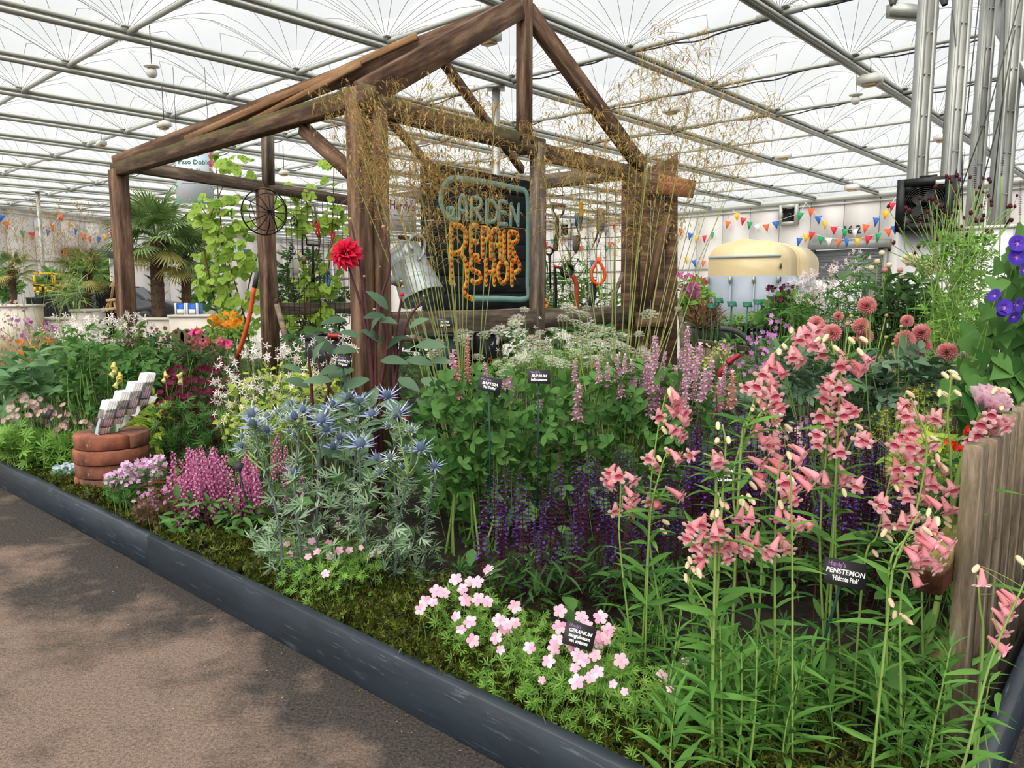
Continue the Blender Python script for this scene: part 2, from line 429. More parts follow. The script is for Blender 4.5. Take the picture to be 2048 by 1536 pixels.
for k in KR:
    a = node(k, 0); lo, hi = clipline(a, AM, -9, 60)
    if hi-lo < 1: continue
    p0, p1 = a+AM*lo, a+AM*hi; Fm = frames(AM)[0]; c = (p0+p1)/2; L = hi-lo; mb = MB()
    mb.box(c+[0, 0, .0], (.05, L, .13), Fm)
    for s in (-1, 1):
        mb.box(c+AN*.047*s+[0, 0, .035], (.045, L, .06), Fm); mb.box(c+AN*.045*s+[0, 0, -.05], (.04, L, .045), Fm)
    mb.build('ceiling_beam', M_ALU, ceil)
for j in JR:
    a = node(0, j); lo, hi = clipline(a, AN, -52, 22)
    if hi-lo < 1: continue
    mb = MB().tube([a+AN*lo+[0, 0, .02], a+AN*hi+[0, 0, .02]], .034, n=8)
    for k in KR:                                                   # thicker sleeve and saddle at each crossing
        t = DN*k
        if lo+.4 < t < hi-.4:
            q = a+AN*t; mb.tube([q-AN*.3+[0, 0, .02], q+AN*.3+[0, 0, .02]], .045, n=6); mb.box(q+[0, 0, .07], (.3, .22, .02), frames(AM)[0])
    mb.build('purlin', M_ALU, ceil)
# cables tied along two purlins
for j, s in ((2, 1), (3, 2), (4, 3)):
    a = node(0, j); pts = [a+AN*t+[0, 0, -.03+.03*math.sin(t*2.3+s)+.02*math.sin(t*7)] for t in np.arange(-26, 8, .35)]
    obj_c = MB().tube(bez(pts, 220), .012, n=4).build('cable', M_BLACK, ceil)

# ------------------------------------------------------------------ hall walls of upright panels
M_PANEL = flat('white_wall_panel', '#d3cfcd', 0.6, c2='#dbd8d6', scale=.4)
M_RAIL = flat('grey_rail', '#8b8d8b', 0.5, 0.3)
def wallline(name, p0, d, length, step, gaps=(), zt=ZC):
    root = obj(name, None); root['kind'] = 'structure'; nn = np.array([-d[1], d[0], 0]); t = 0.0
    Fm = frames(d)[0]
    pm = MB().box((0, 0, 0), (.05, step-.035, 1), Fm).mesh('wall_panel', M_PANEL)
    while t < length:
        z0, z1 = 0, zt
        for a, bb, zz in gaps:
            if a < t+step/2 < bb: z0 = zz
        c = p0+d*(t+step/2)+np.array([0, 0, (z0+z1)/2])
        obj('wall_panel', pm, root, Matrix.Translation(Vector(c)) @ Matrix.Diagonal((1, 1, z1-z0, 1))); t += step
    mb = MB().box(p0+d*length/2+np.array([0, 0, zt/2])-nn*.0, (.02, length, zt), Fm) if not gaps else MB()
    if gaps:
        e = [0]+[x for g in gaps for x in g[:2]]+[length]
        for i in range(0, len(e)-1):
            z0 = gaps[(i-1)//2][2] if i % 2 else 0
            mb.box(p0+d*(e[i]+e[i+1])/2+np.array([0, 0, (z0+zt)/2]), (.02, e[i+1]-e[i], zt-z0), Fm)
    mb.build('wall_backing', M_RAIL, root)
    mb = MB().box(p0+d*length/2+np.array([0, 0, zt-.05]), (.24, length, .2), Fm).box(p0+d*length/2+np.array([0, 0, zt-.28]), (.16, length, .06), Fm)
    mb.build('eave_rail', M_ALU, root)
    return root
LT0 = -16.0
wl = wallline('wall_left', WL0+WLD*LT0, WLD, 43.8, 1.37, [(19.3, 22.4, 3.05)])
q = WL0+WLD*(LT0+9.6); MB().box(q+np.array([0, 0, 2.67]), (.1, 19.2, .07), frames(WLD)[0]).build('wall_rail', M_RAIL, wl)
q = WL0+WLD*(LT0+33); MB().box(q+np.array([0, 0, 2.67]), (.1, 21, .07), frames(WLD)[0]).build('wall_rail', M_RAIL, wl)
def wr_t(px):
    """distance along the far right wall seen at pixel column px"""
    s = (px-1024)/1527; return (s*WR0[1]-WR0[0])/(WRD[0]-s*WRD[1])
wr = wallline('wall_right', WR0-WRD*36, WRD, 62, 1.31, [(36+wr_t(1628), 36+wr_t(1768), 3.1)])
MB().box(WR0-WRD*17+np.array([0, 0, 2.3])+WRN*.03, (.1, 36, .06), frames(WRD)[0]).build('wall_rail', M_RAIL, wr)
# roller shutter in the right wall
d1 = obj('door_1', None); d1['kind'] = 'structure'; ta, tb = wr_t(1626), wr_t(1770); Fm = frames(WRD)[0]
sl = MB().box((0, 0, 0), (.03, tb-ta, .1), Fm).box((0, 0, -.045), (.06, tb-ta, .03), Fm).mesh('slat', flat('shutter_grey', '#74797c', 0.5, 0.3))
for i in range(26): obj('slat', sl, d1, Matrix.Translation(Vector(WR0+WRD*(ta+tb)/2+WRN*.08+np.array([0, 0, .06+i*.112]))))
MB().box(WR0+WRD*(ta+tb)/2+WRN*.15+np.array([0, 0, 3.08]), (.3, tb-ta+.3, .28), Fm).build('shutter_box', M_RAIL, d1)
for t in (ta, tb): MB().box(WR0+WRD*t+WRN*.12+np.array([0, 0, 1.5]), (.14, .12, 3.0), Fm).build('shutter_guide', M_RAIL, d1)
t = wr_t(1698); text('door_number', '16.2', .42, plane_m(WR0+WRD*t+WRN*.06+np.array([0, 0, 3.62]), WRD, (0, 0, 1)), M_BLACK, wr, bold=.006)
# open roller door in the left wall with its drum
d2 = obj('door_2', None); d2['kind'] = 'structure'; a, c = WL0+WLD*3.3, WL0+WLD*6.5
MB().tube([a+WLN*.2+[0, 0, 3.1], c+WLN*.2+[0, 0, 3.1]], .17, n=12).build('shutter_drum', M_DKGREY, d2)
for q in (a, c): MB().box(q+WLN*.05+np.array([0, 0, 1.5]), (.14, .14, 3.0), frames(WLD)[0]).build('shutter_guide', M_ALU, d2)
MB().tube([a+WLN*.2-WLD*.15+[0, 0, 3.1], a+WLN*.2+[0, 0, 3.1]], .2, n=12).build('drum_cap', flat('brick_red_cap', '#8a3a2c'), d2)
# extract fans in the right wall
for px, py, lab in ((1575, 430, 'square extract fan in the white wall above the cream trailer'), (1133, 461, 'square extract fan in the white wall seen through the tool grid')):
    t = wr_t(px); p = WR0+WRD*t; z = P(px, py, p[1])[2]; q = p+WRN*.08+np.array([0, 0, z])
    e = thing('extract_fan', lab, 'extract fan', q); PMt = plane_m(q, WRD, (0, 0, 1))
    fr = MB(); 
    for sx, sz, ww, hh in ((-.33, 0, .12, .78), (.33, 0, .12, .78), (0, .33, .56, .12), (0, -.33, .56, .12)): fr.box((sx, sz, .05), (ww, hh, .2))
    obj('fan_frame', fr.mesh('fan_frame', M_ALU), e, PMt)
    obj('fan_tunnel', MB().lathe([(.29, .1), (.29, -.03), (.02, -.03)], 20).mesh('fan_tunnel', M_IRON), e, PMt)
    obj('fan_hub', MB().lathe([(.0, .06), (.07, .05), (.08, -.02)], 12).mesh('fan_hub', M_DKGREY), e, PMt)

# grey lattice tower and slim columns that carry the roof
tw = thing('roof_tower', 'grey aluminium tower of tall posts rising behind the fan', 'tower', P(1930, 700, 8.3))
for px0, px1, Y, r in ((1862, 1832, 8.4, .078), (1925, 1898, 8.1, .072), (1980, 1950, 8.9, .064), (2034, 2000, 8.2, .082)):
    a = P(px1, 380, Y); d = frames((0, 0, 1), (0, 1, 0))[0]; mb = MB()
    mb.box((a[0], a[1], 2.46), (r*2, r*1.6, 4.92)); 
    for s in (-1, 1): mb.box((a[0]+s*r*.72, a[1]-r*.85, 2.46), (r*.5, r*.3, 4.92))
    for z in np.arange(.3, 4.9, .42):
        for s in (-1, 1): mb.box((a[0]+s*r*.3, a[1]-r*.84, z), (.015, .02, .015))
    mb.build('post', M_GREY, tw)
for a, c in (((1958, 0), (1895, 440)), ((2030, 60), (1950, 420)), ((2040, 0), (1900, 440)), ((1905, 20), (1925, 430)), ((2010, 0), (1985, 400))):
    MB().tube([P(*a, 8.0), P((a[0]+c[0])/2+8, (a[1]+c[1])/2, 8.1), P(*c, 8.0)], .008, n=4).build('cable', M_DKGREY, tw)
beam('head_beam', P(1996, 10, 9.5), P(2110, 200, 7.5), .3, .12, M_GREY, tw)
for (px, y0, Y), lab in (((992, 192, 13.4), 'slim grey roof column behind the king post'), ((75, 385, 27), 'slim grey roof column at the far white wall'),
                         ((533, 285, 20), 'slim grey roof column behind the short timber stub')):
    p = P(px, y0, Y); e = thing('roof_column', lab, 'column', (p[0], p[1], 0)); mb = MB()
    mb.tube([(p[0], p[1], 0), (p[0], p[1], ZC-.05)], .07, n=10); mb.build('shaft', M_GREY, e)
    MB().box((p[0], p[1], ZC-.1), (.3, .3, .03)).build('cap_plate', M_GREY, e)
    MB().box((p[0], p[1], .015), (.3, .3, .03)).build('base_plate', M_GREY, e)

# fittings under the roof
M_CREAMW = flat('white_plastic', '#d8d8d0', 0.4)
def box_fit(px, py, Y, w, lab):
    p = P(px, py, Y); e = thing('ceiling_fitting', lab, 'light fitting', p, 'box fittings under the roof'); Fm = frames(AN)[0]; s = w
    MB().box(p, (s*.55, s, s*.32), Fm).box(p+[0, 0, s*.2], (s*.35, s*.7, s*.1), Fm).build('body', M_CREAMW, e)
    MB().box(p+[0, 0, -s*.22], (s*.4, s*.6, s*.12), Fm).build('lens', flat('amber_lens', '#b89a68', 0.3), e)
    MB().tube([p+[0, 0, s*.2], [p[0], p[1], ZC]], .008, n=4).build('hanger', M_DKGREY, e)
for px, py, Y, w, lab in ((328, 250, 13.5, .26, 'white box fitting nearest above the left corner post'), (203, 287, 17.5, .26, 'white box fitting hanging over the second purlin on the left'),
        (96, 316, 21, .28, 'white box fitting left of the café banner'), (14, 340, 24, .3, 'white box fitting at the left edge of the roof'),
        (345, 383, 26, .3, 'small white box fitting just under the café banner'), (284, 392, 29, .32, 'small white box fitting beside the left palm top'),
        (209, 408, 33, .36, 'small white box fitting near the eave of the left wall'), (568, 346, 19, .26, 'white box fitting right of the short timber stub'),
        (978, 76, 10.2, .3, 'white box fitting tucked behind the king post'), (1740, 160, 12.3, .34, 'white box fitting with amber lens beside the globe on the right'),
        (1343, 220, 15, .3, 'white box fitting seen through the oat grass'), (1566, 312, 20.5, .38, 'white box fitting above the cream trailer'),
        (1704, 375, 25, .42, 'white box fitting nearest the roller shutter'), (1885, 276, 15.5, .3, 'white box fitting between the tower posts'), (1378, 385, 27, .4, 'faint white box fitting over the far right eave')):
    box_fit(px, py, Y, w, lab)
for px, py, Y, lab in ((304, 145, 10.6, 'white globe lamp hanging alone near the roof top left'), (1711, 200, 12.4, 'white globe lamp hanging under the box fitting on the right'), (1926, 345, 19, 'white globe lamp low between the tower posts')):
    p = P(px, py, Y); e = thing('globe_lamp', lab, 'lamp', p, 'globe lamps under the roof')
    MB().lathe([(.0, -.075), (.04, -.065), (.065, -.03), (.07, 0), (.06, .035), (.03, .05)], 16, loc=p).build('globe', M_CREAMW, e, True)
    MB().lathe([(.05, .05), (.1, .07), (.1, .085), (.02, .1)], 14, loc=p).build('shade', M_CREAMW, e)
    MB().tube([p+[0, 0, .09], [p[0], p[1], ZC]], .006, n=4).build('hanger', M_DKGREY, e)
p = P(1825, 25, 9.2); e = thing('floodlight', 'grey twin floodlight bar on the nearest tower post', 'floodlight', p)
MB().box(p, (.62, .12, .14), frames((1, .25, 0), roll=0)[0] @ np.array([[0, 1, 0], [1, 0, 0], [0, 0, -1]])).build('housing', M_GREY, e)
for s in (-.28, .3): MB().lathe([(.03, -.06), (.06, .05), (.0, .05)], 10, loc=p+[s, -.1, .1], M=frames((.3*np.sign(s), -.8, .2))[0]).build('lamp_head', M_DKGREY, e)
# ------------------------------------------------------------------ timber shed frame
A = np.array([-.95, 4.94, 0]); LP = np.array([-3.97, 7.84, 0]); RP = np.array([1.31, 7.84, 0]); BP = np.array([-2.05, 10.75, 0])
def Z(p, z): return np.array([p[0], p[1], z])
VD = unit(RP-A); UD = unit(LP-A); MID = A+VD*1.89
APEX = P(1046, 6, 6.35)
fr = thing('timber_shed', 'open weathered timber frame of a shed with a gabled front', 'timber frame', (A[0], A[1], .13))
def T(name, a, c, w, h, mat=None, **k): return beam(name, a, c, w, h, mat or M_WOOD, fr, **k)
pu = np.array([VD[0], VD[1], 0])
T('post', Z(A+UD*.035, .1), Z(A+UD*.035, 2.66), .115, .115, up=pu)
T('post', Z(A+VD*.125+UD*.0, .1), Z(A+VD*.125, 2.55), .12, .1, up=pu)
T('post', Z(LP, .1), Z(LP, 2.6), .145, .145, up=pu)
T('post', Z(RP, .1), Z(RP, 2.5), .14, .14, up=pu)
T('post', Z(BP, .1), Z(BP, 2.5), .16, .16, up=pu)
T('post', Z(MID-UD*.0, .1), Z(MID, 2.6), .1, .1, M_WOOD_GREY, up=pu)
p = P(530, 400, 9.25); T('post', Z(p, .1), Z(p, 2.6), .17, .15, up=pu)
p = P(537, 372, 9.3); T('stub_post', Z(p, 2.66), P(535, 262, 9.1), .13, .1, M_WOOD_GREY, up=pu)
p = P(1078, 400, 8.3); T('post', Z(p, .1), Z(p, 2.55), .13, .1, M_WOOD_DARK, up=pu)
T('beam', Z(A-UD*.1, 2.6), Z(LP+UD*.07, 2.6), .1, .12, M_WOOD_MOSS)
T('beam', Z(A+VD*.1, 2.57), Z(MID+VD*.06, 2.57), .08, .135, M_WOOD_MOSS)
T('beam', Z(MID+VD*.02+UD*.09, 2.56), Z(RP+VD*.05+UD*.05, 2.56), .08, .135)
T('beam', Z(LP, 2.66), Z(BP, 2.6), .09, .125, M_WOOD_GREY)
T('beam', Z(BP, 2.6), Z(RP, 2.6), .09, .15, M_WOOD_GREY)
T('rail', Z(A+VD*.2, 1.175), Z(RP-VD*.1, 1.155), .08, .16, M_WOOD_GREY)
T('rail', P(545, 618, 9.3), Z(BP, 1.15), .08, .15, M_WOOD_GREY)
T('rail', P(1085, 640, 8.4), Z(RP+UD*.05, 1.06), .07, .17, M_WOOD_GREY)
ax = APEX.copy()
T('king_post', Z(ax+VD*.02, 2.5), Z(ax+VD*.02, ax[2]+.12), .1, .1, up=pu)
T('rafter', Z(A, 2.62)+VD*.02, ax-VD*.06-np.array([0, 0, .05]), .085, .175)
T('rafter', Z(RP, 2.62)-VD*.0, ax+VD*.06-np.array([0, 0, .05]), .085, .155)
hipa, hipb = P(1030, 20, 6.5), P(232, 328, 7.82)
T('hip_rafter', hipa, hipb, .08, .15)
def hip(px):
    s = (1030-px)/798.0; Y = 6.5*7.82/(7.82+(6.5-7.82)*s); return Y
T('batten', P(834, 73, hip(834)-.1), P(372, 279, hip(372)-.1), .04, .06, M_WOOD_PALE)
T('batten', P(722, 128, hip(722)-.14), P(498, 246, hip(498)-.14), .04, .05, M_WOOD_PALE)
T('rafter', P(697, 150, hip(700)+.1), P(866, 338, 9.9), .06, .1)
T('rafter', P(862, 90, hip(862)+.1), P(1044, 340, 8.95), .06, .09)
T('brace', P(607, 258, 5.5), P(703, 345, 5.02), .07, .09)
T('brace', P(752, 388, 10.4), P(784, 412, 9.6), .07, .1)
for pxy in ((787, 225, 5.15), (817, 231, 5.25), (1030, 278, 6.05), (1052, 284, 6.15)):      # coach bolts let into the tie beam
    q = P(*pxy); MB().lathe([(.0, .012), (.022, .01), (.026, 0)], 10, M=frames(-UD)[0] @ np.array([[1, 0, 0], [0, 0, 1], [0, -1, 0]]), loc=q-UD*.06).build('bolt', M_RUST, fr)

# black boarded sign hung in the gable side
S0 = P(873, 333, 5.9); SR = VD.copy(); S0z = 2.355; SBOT = 1.235
tw_ = 1.19; SN = -unit(np.array([SR[1], -SR[0], 0])) * -1
SN = np.array([SR[1], -SR[0], 0])                       # out of the face, towards the path
M_SIGN = wood('black_stained_board', '#1b1d21', '#25282d', '#33373d', scale=1.3)
sg = thing('shop_sign', 'black boarded GARDEN REPAIR SHOP sign hung in the timber frame', 'sign', Z(S0, SBOT))
nb = 8; hh = (S0z-SBOT)/nb
for i in range(nb):
    z = SBOT+hh*(i+.5); ofs = [0, .003, -.002, .002][i % 4]
    q0 = Z(S0, z)-SN*(.0125-ofs); beam('plank', q0, q0+SR*(tw_+[.0, .006, -.004][i % 3]), .025, hh-.006, M_SIGN, sg, bev=.003)
for i in range(nb):
    z = SBOT+hh*(i+.5); q0 = Z(S0, z)+SR*.0125-SN*.026; beam('side_plank', q0, q0-SN*.15, .025, hh-.006, M_SIGN, sg, bev=.003)
MB().box(Z(S0, (S0z+SBOT)/2)+SR*(tw_/2+.02)-SN*.06, (tw_-.06, .05, S0z-SBOT-.02), np.stack([SR, -SN, np.array([0, 0, 1.])], 1)).build('backing', M_BLACK, sg)
def onsign(x, y, out=.004):
    px, py = 820+x/4.096, 300+y/4.096; d = ray(px, py); o = np.array([0, 0, H]); s = np.dot(S0-o, SN)/np.dot(d, SN)
    return o+d*s+SN*out
def stroke(mb, pts, w, out, rnd=True):
    Q = np.array([onsign(x, y, out) for x, y in pts]); Q = bez(Q, max(2, len(pts)*4)) if len(pts) > 2 else Q
    Tn = unit(np.gradient(Q, axis=0)); Nn = np.cross(SN, Tn); k = len(Q)
    V = np.vstack([Q+Nn*w/2, Q-Nn*w/2, Q+Nn*w/2-SN*out*.9, Q-Nn*w/2-SN*out*.9]); Fc = []
    for i in range(k-1): Fc += [(i, k+i, k+i+1), (i, k+i+1, i+1), (i, i+1, 2*k+i+1), (i, 2*k+i+1, 2*k+i), (k+i, 3*k+i, 3*k+i+1), (k+i, 3*k+i+1, k+i+1)]
    mb.add(V, Fc)
    for q in (Q[0], Q[-1]): disc(mb, q, w/2, SN)
def disc(mb, q, r, n, k=10, dome=0.0):
    X = unit(np.cross(n, [0.01, 0, 1])); Y = np.cross(n, X); a = np.arange(k)*2*np.pi/k
    V = np.vstack([q+n*dome, q+r*(np.cos(a)[:, None]*X+np.sin(a)[:, None]*Y)]); mb.add(V, [(0, 1+i, 1+(i+1) % k) for i in range(k)])
M_TEAL = flat('teal_sign_paint', '#86b5ac', 0.6, c2='#93c2b8', scale=20); M_YEL = flat('yellow_sign_paint', '#f0c437', 0.55, c2='#f7d65a', scale=20)
M_OR = flat('orange_bottle_cap', '#f0541f', 0.35, c2='#fa6a2c', scale=6)
mb = MB(); stroke(mb, [(505, 1218), (730, 1218), (952, 1218), (958, 1100), (962, 900), (962, 700), (962, 500), (958, 385), (938, 335), (880, 318), (740, 288), (600, 262), (440, 238), (350, 235), (300, 262), (262, 330), (250, 420), (270, 500), (315, 552), (372, 562)], .05, .004)
stroke(mb, [(305, 482), (350, 486), (352, 555)], .042, .0045); mb.build('painted_border', M_TEAL, sg)
GARDEN = {'A': [[(402, 555), (406, 430), (430, 372), (455, 430), (462, 568)], [(404, 500), (460, 505)]], 'R': [[(500, 575), (505, 392)], [(505, 392), (560, 394), (582, 435), (560, 480), (508, 488)], [(530, 490), (590, 588)]],
  'D': [[(622, 592), (627, 412)], [(627, 412), (680, 424), (712, 495), (692, 578), (622, 592)]], 'E': [[(790, 432), (735, 422), (732, 510), (730, 600), (790, 608)], [(735, 510), (782, 516)]], 'N': [[(822, 612), (827, 442)], [(827, 442), (882, 612)], [(882, 612), (887, 448)]]}
for ch, st in GARDEN.items():
    mb = MB()
    for i, s in enumerate(st): stroke(mb, s, .036, .004+.0004*i)
    mb.build('painted_letter', M_TEAL, sg)
REP = [[[(335, 615), (335, 850), (335, 1090)], [(335, 615), (400, 622), (446, 660), (460, 725), (440, 790), (400, 840), (345, 850)], [(400, 840), (440, 890), (458, 960), (465, 1050), (458, 1100), (440, 1140), (452, 1190), (500, 1218)]],
  [[(548, 622), (500, 628), (500, 745), (500, 860), (552, 868)], [(500, 748), (545, 754)]], [[(592, 640), (592, 755), (592, 872)], [(592, 640), (640, 655), (642, 720), (595, 752)]],
  [[(660, 882), (665, 700), (700, 650), (735, 700), (737, 888)], [(668, 780), (733, 785)]], [[(768, 672), (768, 780), (768, 892)]], [[(812, 672), (812, 780), (812, 892)], [(812, 672), (870, 685), (876, 742), (816, 772)], [(825, 782), (872, 895)]],
  [[(565, 912), (520, 890), (495, 930), (512, 985), (565, 1012), (572, 1068), (530, 1088), (505, 1072)]], [[(620, 905), (620, 1000), (620, 1098)], [(687, 908), (687, 1000), (687, 1100)], [(622, 1002), (685, 1006)]],
  [[(752, 908), (722, 960), (726, 1050), (757, 1092), (792, 1050), (796, 950), (752, 908)]], [[(832, 908), (832, 1010), (832, 1104)], [(832, 908), (885, 918), (892, 982), (840, 1012)]]]
cap = MB().lathe([(.0, .012), (.012, .011), (.0155, .004), (.0165, 0)], 10).mesh('bulb', M_OR, True)
for L_ in REP:
    mb = MB()
    for i, s in enumerate(L_):
        stroke(mb, s, .046, .005+.0005*i)
    lt = mb.build('painted_letter', M_YEL, sg); used = []
    for s in L_:
        q = bez(np.array([onsign(x, y, .006) for x, y in s]), 80) if len(s) > 2 else np.linspace(onsign(*s[0], .006), onsign(*s[1], .006), 40)
        for c in q:
            if all(np.linalg.norm(c-o) > .044 for o in used):
                used.append(c); obj('bulb', cap, lt, plane_m(c, SR, (0, 0, 1)))

# galvanised watering can hung on a rod from the sign
M_ZINC = flat('galvanised_zinc', '#8f979c', 0.42, 0.55, c2='#b3bbc0', scale=9, bmp=.05)
wc = thing('watering_can', 'dented galvanised watering can hanging tilted beside the black sign', 'watering can', P(830, 540, 5.4))
ca, cb = P(808, 505, 5.35), P(846, 596, 5.25); d = unit(cb-ca); Fm = frames(d, (0, -1, .2))[0]; Ml = np.stack([Fm[:, 0], -Fm[:, 2], Fm[:, 1]], 1); L = np.linalg.norm(cb-ca)
MB().lathe([(.09, -.035), (.115, -.02), (.122, 0), (.124, .012), (.122, .02), (.127, L*.22), (.131, L*.225), (.128, L*.25), (.158, L*.97), (.164, L), (.156, L), (.15, L*.9), (.0, L*.88)], 28, M=Ml, loc=ca).build('body', M_ZINC, wc, True)
MB().lathe([(.09, -.035), (.07, -.05), (.0, -.05)], 20, M=Ml, loc=ca).build('hood', M_ZINC, wc, True)
MB().tube(bez([P(826, 500, 5.22), P(818, 486, 5.24), P(824, 474, 5.26), P(838, 470, 5.28), P(849, 482, 5.3), P(847, 505, 5.28), P(838, 520, 5.2)], 24), .011, n=8).build('handle', M_ZINC, wc, True)
MB().tube(bez([P(800, 565, 5.2), P(782, 560, 5.1), P(768, 575, 5.05), P(757, 600, 5.0)], 14), np.linspace(.036, .022, 14), n=10).build('spout', M_ZINC, wc, True)
rd = thing('hanging_rod', 'rusty iron rod that carries the watering can', 'rod', P(840, 478, 5.5))
MB().tube([P(800, 474, 5.2), P(868, 483, 5.95)], .016, n=8).build('rod', M_RUST, rd)
MB().box(P(863, 482, 5.88), (.03, .06, .06)).build('bracket', M_IRON, rd)

M_PRINT = flat('white_print_board', '#e4e4e8', 0.4); M_PLUM = flat('plum_print', '#7d2a55', 0.6); M_TXT = flat('grey_print', '#8e93a0', 0.6); M_CHALK = flat('white_chalk_ink', '#f4f4f4', 0.7)
hs = thing('nursery_board', 'white nursery board with plum lettering hung behind the main post', 'sign', P(805, 430, 5.75)); q = P(806, 429, 5.72); pm = plane_m(q, VD, (0, 0, 1))
obj('board', MB().box((0, 0, 0), (.26, .25, .012)).mesh('board', M_PRINT), hs, pm)
text('lettering', "Hardy's", .085, pm @ Matrix.Translation((-.01, .06, .007)), M_PLUM, hs, bold=.0012)
mb = MB()
for i, (w_, y_) in enumerate(((.2, -.01), (.22, -.045), (.16, -.085))): mb.box((0, y_, .0065), (w_, .008, .001))
obj('small_print', mb.mesh('small_print', M_TXT), hs, pm)
mb = MB()
for k in range(6): disc(mb, np.array([.085+.013*math.cos(k), .095+.013*math.sin(k), .007]), .005, np.array([0, 0, 1.]))
obj('flower_mark', mb.mesh('flower_mark', M_PLUM), hs, pm)

# café banner hung from the roof beyond
bn = thing('cafe_banner', 'pale blue Paso Doble Café banner with a leafy border hung from the roof', 'banner', P(388, 345, 12.5)); q = P(388, 345, 12.5); pm = plane_m(q, (.985, .17, 0), (0, 0, 1))
m, nt, b = newmat('banner_print'); tc = nt.nodes.new('ShaderNodeTexCoord'); sp = nt.nodes.new('ShaderNodeSeparateXYZ'); nt.links.new(tc.outputs['Generated'], sp.inputs[0])
nt.links.new(ramp(nt, sp.outputs[1], [(0.0, '#e8eef4'), (0.6, '#dbe7f0'), (1.0, '#a9c4e4')]), b.inputs['Base Color'])
obj('cloth', MB().box((0, 0, 0), (.58, .98, .01)).mesh('cloth', m), bn, pm)
M_BGREEN = flat('banner_green', '#2f6a58'); M_BLEAF = petal('banner_leaf', '#3f9d6b', '#7cc28e', '#2f7f78', 0); M_BRED = petal('banner_flower', '#e8647a', '#d23c50', None, 0)
for s, y, sz in (('The', .29, .105), ('Paso Doble', .16, .105), ('Café', .02, .1)): text('lettering', s, sz, pm @ Matrix.Translation((.01, y, .0065)), M_BGREEN, bn, bold=.0015)
obj('small_print', MB().box((-.08, -.17, .006), (.22, .012, .002)).mesh('small_print', M_TXT), bn, pm)
mb = MB(); mr = MB(); lf = leaf(1, .5)
for i in range(150):
    e = i % 3; x, y = ((U(-.29, .29), U(-.49, -.4)) if e == 0 else (U(.25, .29), U(-.45, .49)) if e == 1 else (U(-.29, -.275), U(-.45, .49)))
    a = U(0, 6.3); mb.addt(lf, frames((math.cos(a), math.sin(a), 0))[0], (x, y, .007), .045)
for i in range(26): disc(mr, np.array([U(.25, .29), U(-.2, .45), .012]), .018, np.array([0, 0, 1.]), 6)
obj('leaf_border', mb.mesh('leaf_border', M_BLEAF), bn, pm)['kind'] = 'stuff'; obj('flower_border', mr.mesh('flower_border', M_BRED), bn, pm)['kind'] = 'stuff'
MB().tube([q+np.array([-.25, 0, .49]), [q[0]-.25, q[1], ZC]], .005, n=3).tube([q+np.array([.25, .05, .49]), [q[0]+.25, q[1], ZC]], .005, n=3).build('cord', M_DKGREY, bn)

# old plank door leaning by the far corner post, with the closed board
dr = thing('plank_door', 'old dark ledged plank door with a slanted top by the far corner post', 'door leaf', P(1300, 660, 7.5)); YD = 7.45
mb_ = [((1243, 352), (1281, 345)), ((1281, 347), (1303, 330)), ((1303, 332), (1330, 321)), ((1330, 322), (1357, 305))]
for i, ((xa, ya), (xb, yb)) in enumerate(mb_):
    yd = YD+(.25 if i == 0 else .02*(i % 2)); a, c, e, f = P(xa+1, ya, yd), P(xb-1, yb, yd), P(xb-3, 760, yd), P(xa-1, 760, yd); V = np.array([a, c, e, f]); V = np.vstack([V, V+[0, .04, 0]])
    MB().add(V, [(0, 2, 1), (0, 3, 2), (4, 5, 6), (4, 6, 7), (0, 1, 5), (0, 5, 4), (1, 2, 6), (1, 6, 5), (3, 0, 4), (3, 4, 7)]).build('plank', M_WOOD_DARK, dr)
beam('brace', P(1283, 625, YD-.03), P(1336, 430, YD-.03), .035, .1, M_WOOD_DARK, dr, up=(0, -1, 0), roll=math.pi/2)
beam('ledge', P(1271, 640, YD-.05), P(1345, 640, YD-.05), .04, .14, M_WOOD, dr)
beam('ledge', P(1283, 380, YD-.05), P(1352, 376, YD-.05), .04, .12, M_WOOD_DARK, dr)
MB().box(P(1334, 645, YD-.08), (.07, .012, .2)).build('hinge', M_RUST, dr)
for z in (632, 656): MB().lathe([(0, .012), (.012, .008), (.014, 0)], 8, M=frames((0, 0, 1), (0, -1, 0))[0] @ np.array([[1, 0, 0], [0, 0, 1], [0, -1, 0]]), loc=P(1333, z, YD-.09)).build('bolt', M_IRON, dr)
cs = thing('closed_sign', 'small pale wooden SORRY WE ARE CLOSED board nailed across the plank door', 'sign', P(1352, 374, YD-.1)); pm = plane_m(P(1352, 374, YD-.08), P(1388, 375, YD-.08)-P(1317, 366, YD-.08), (0, 0, 1))
mb = MB().add(np.array([(-.18, -.085, 0), (.172, -.085, 0), (.182, .08, 0), (-.178, .095, 0), (-.18, -.085, .018), (.172, -.085, .018), (.182, .08, .018), (-.178, .095, .018)]), [(0, 2, 1), (0, 3, 2), (4, 5, 6), (4, 6, 7), (0, 1, 5), (0, 5, 4), (1, 2, 6), (1, 6, 5), (2, 3, 7), (2, 7, 6), (3, 0, 4), (3, 4, 7)])
obj('board', mb.mesh('board', wood('reddish_board', '#8a5a40', '#ab7757', '#c0906e')), cs, pm); M_BURN = flat('burnt_lettering', '#7d3d26', .8)
text('lettering', 'SORRY WE ARE', .042, pm @ Matrix.Translation((0, .05, .019)), M_BURN, cs); text('lettering', 'CLOSED', .085, pm @ Matrix.Translation((0, -.025, .019)), M_BURN, cs, sx=.9)
mb = MB()
for x in (-.16, .165): disc(mb, np.array([x, .07, .0195]), .008, np.array([0, 0, 1.]), 8, .003)
obj('screw_heads', mb.mesh('screw_heads', M_RUST), cs, pm)['kind'] = 'stuff'

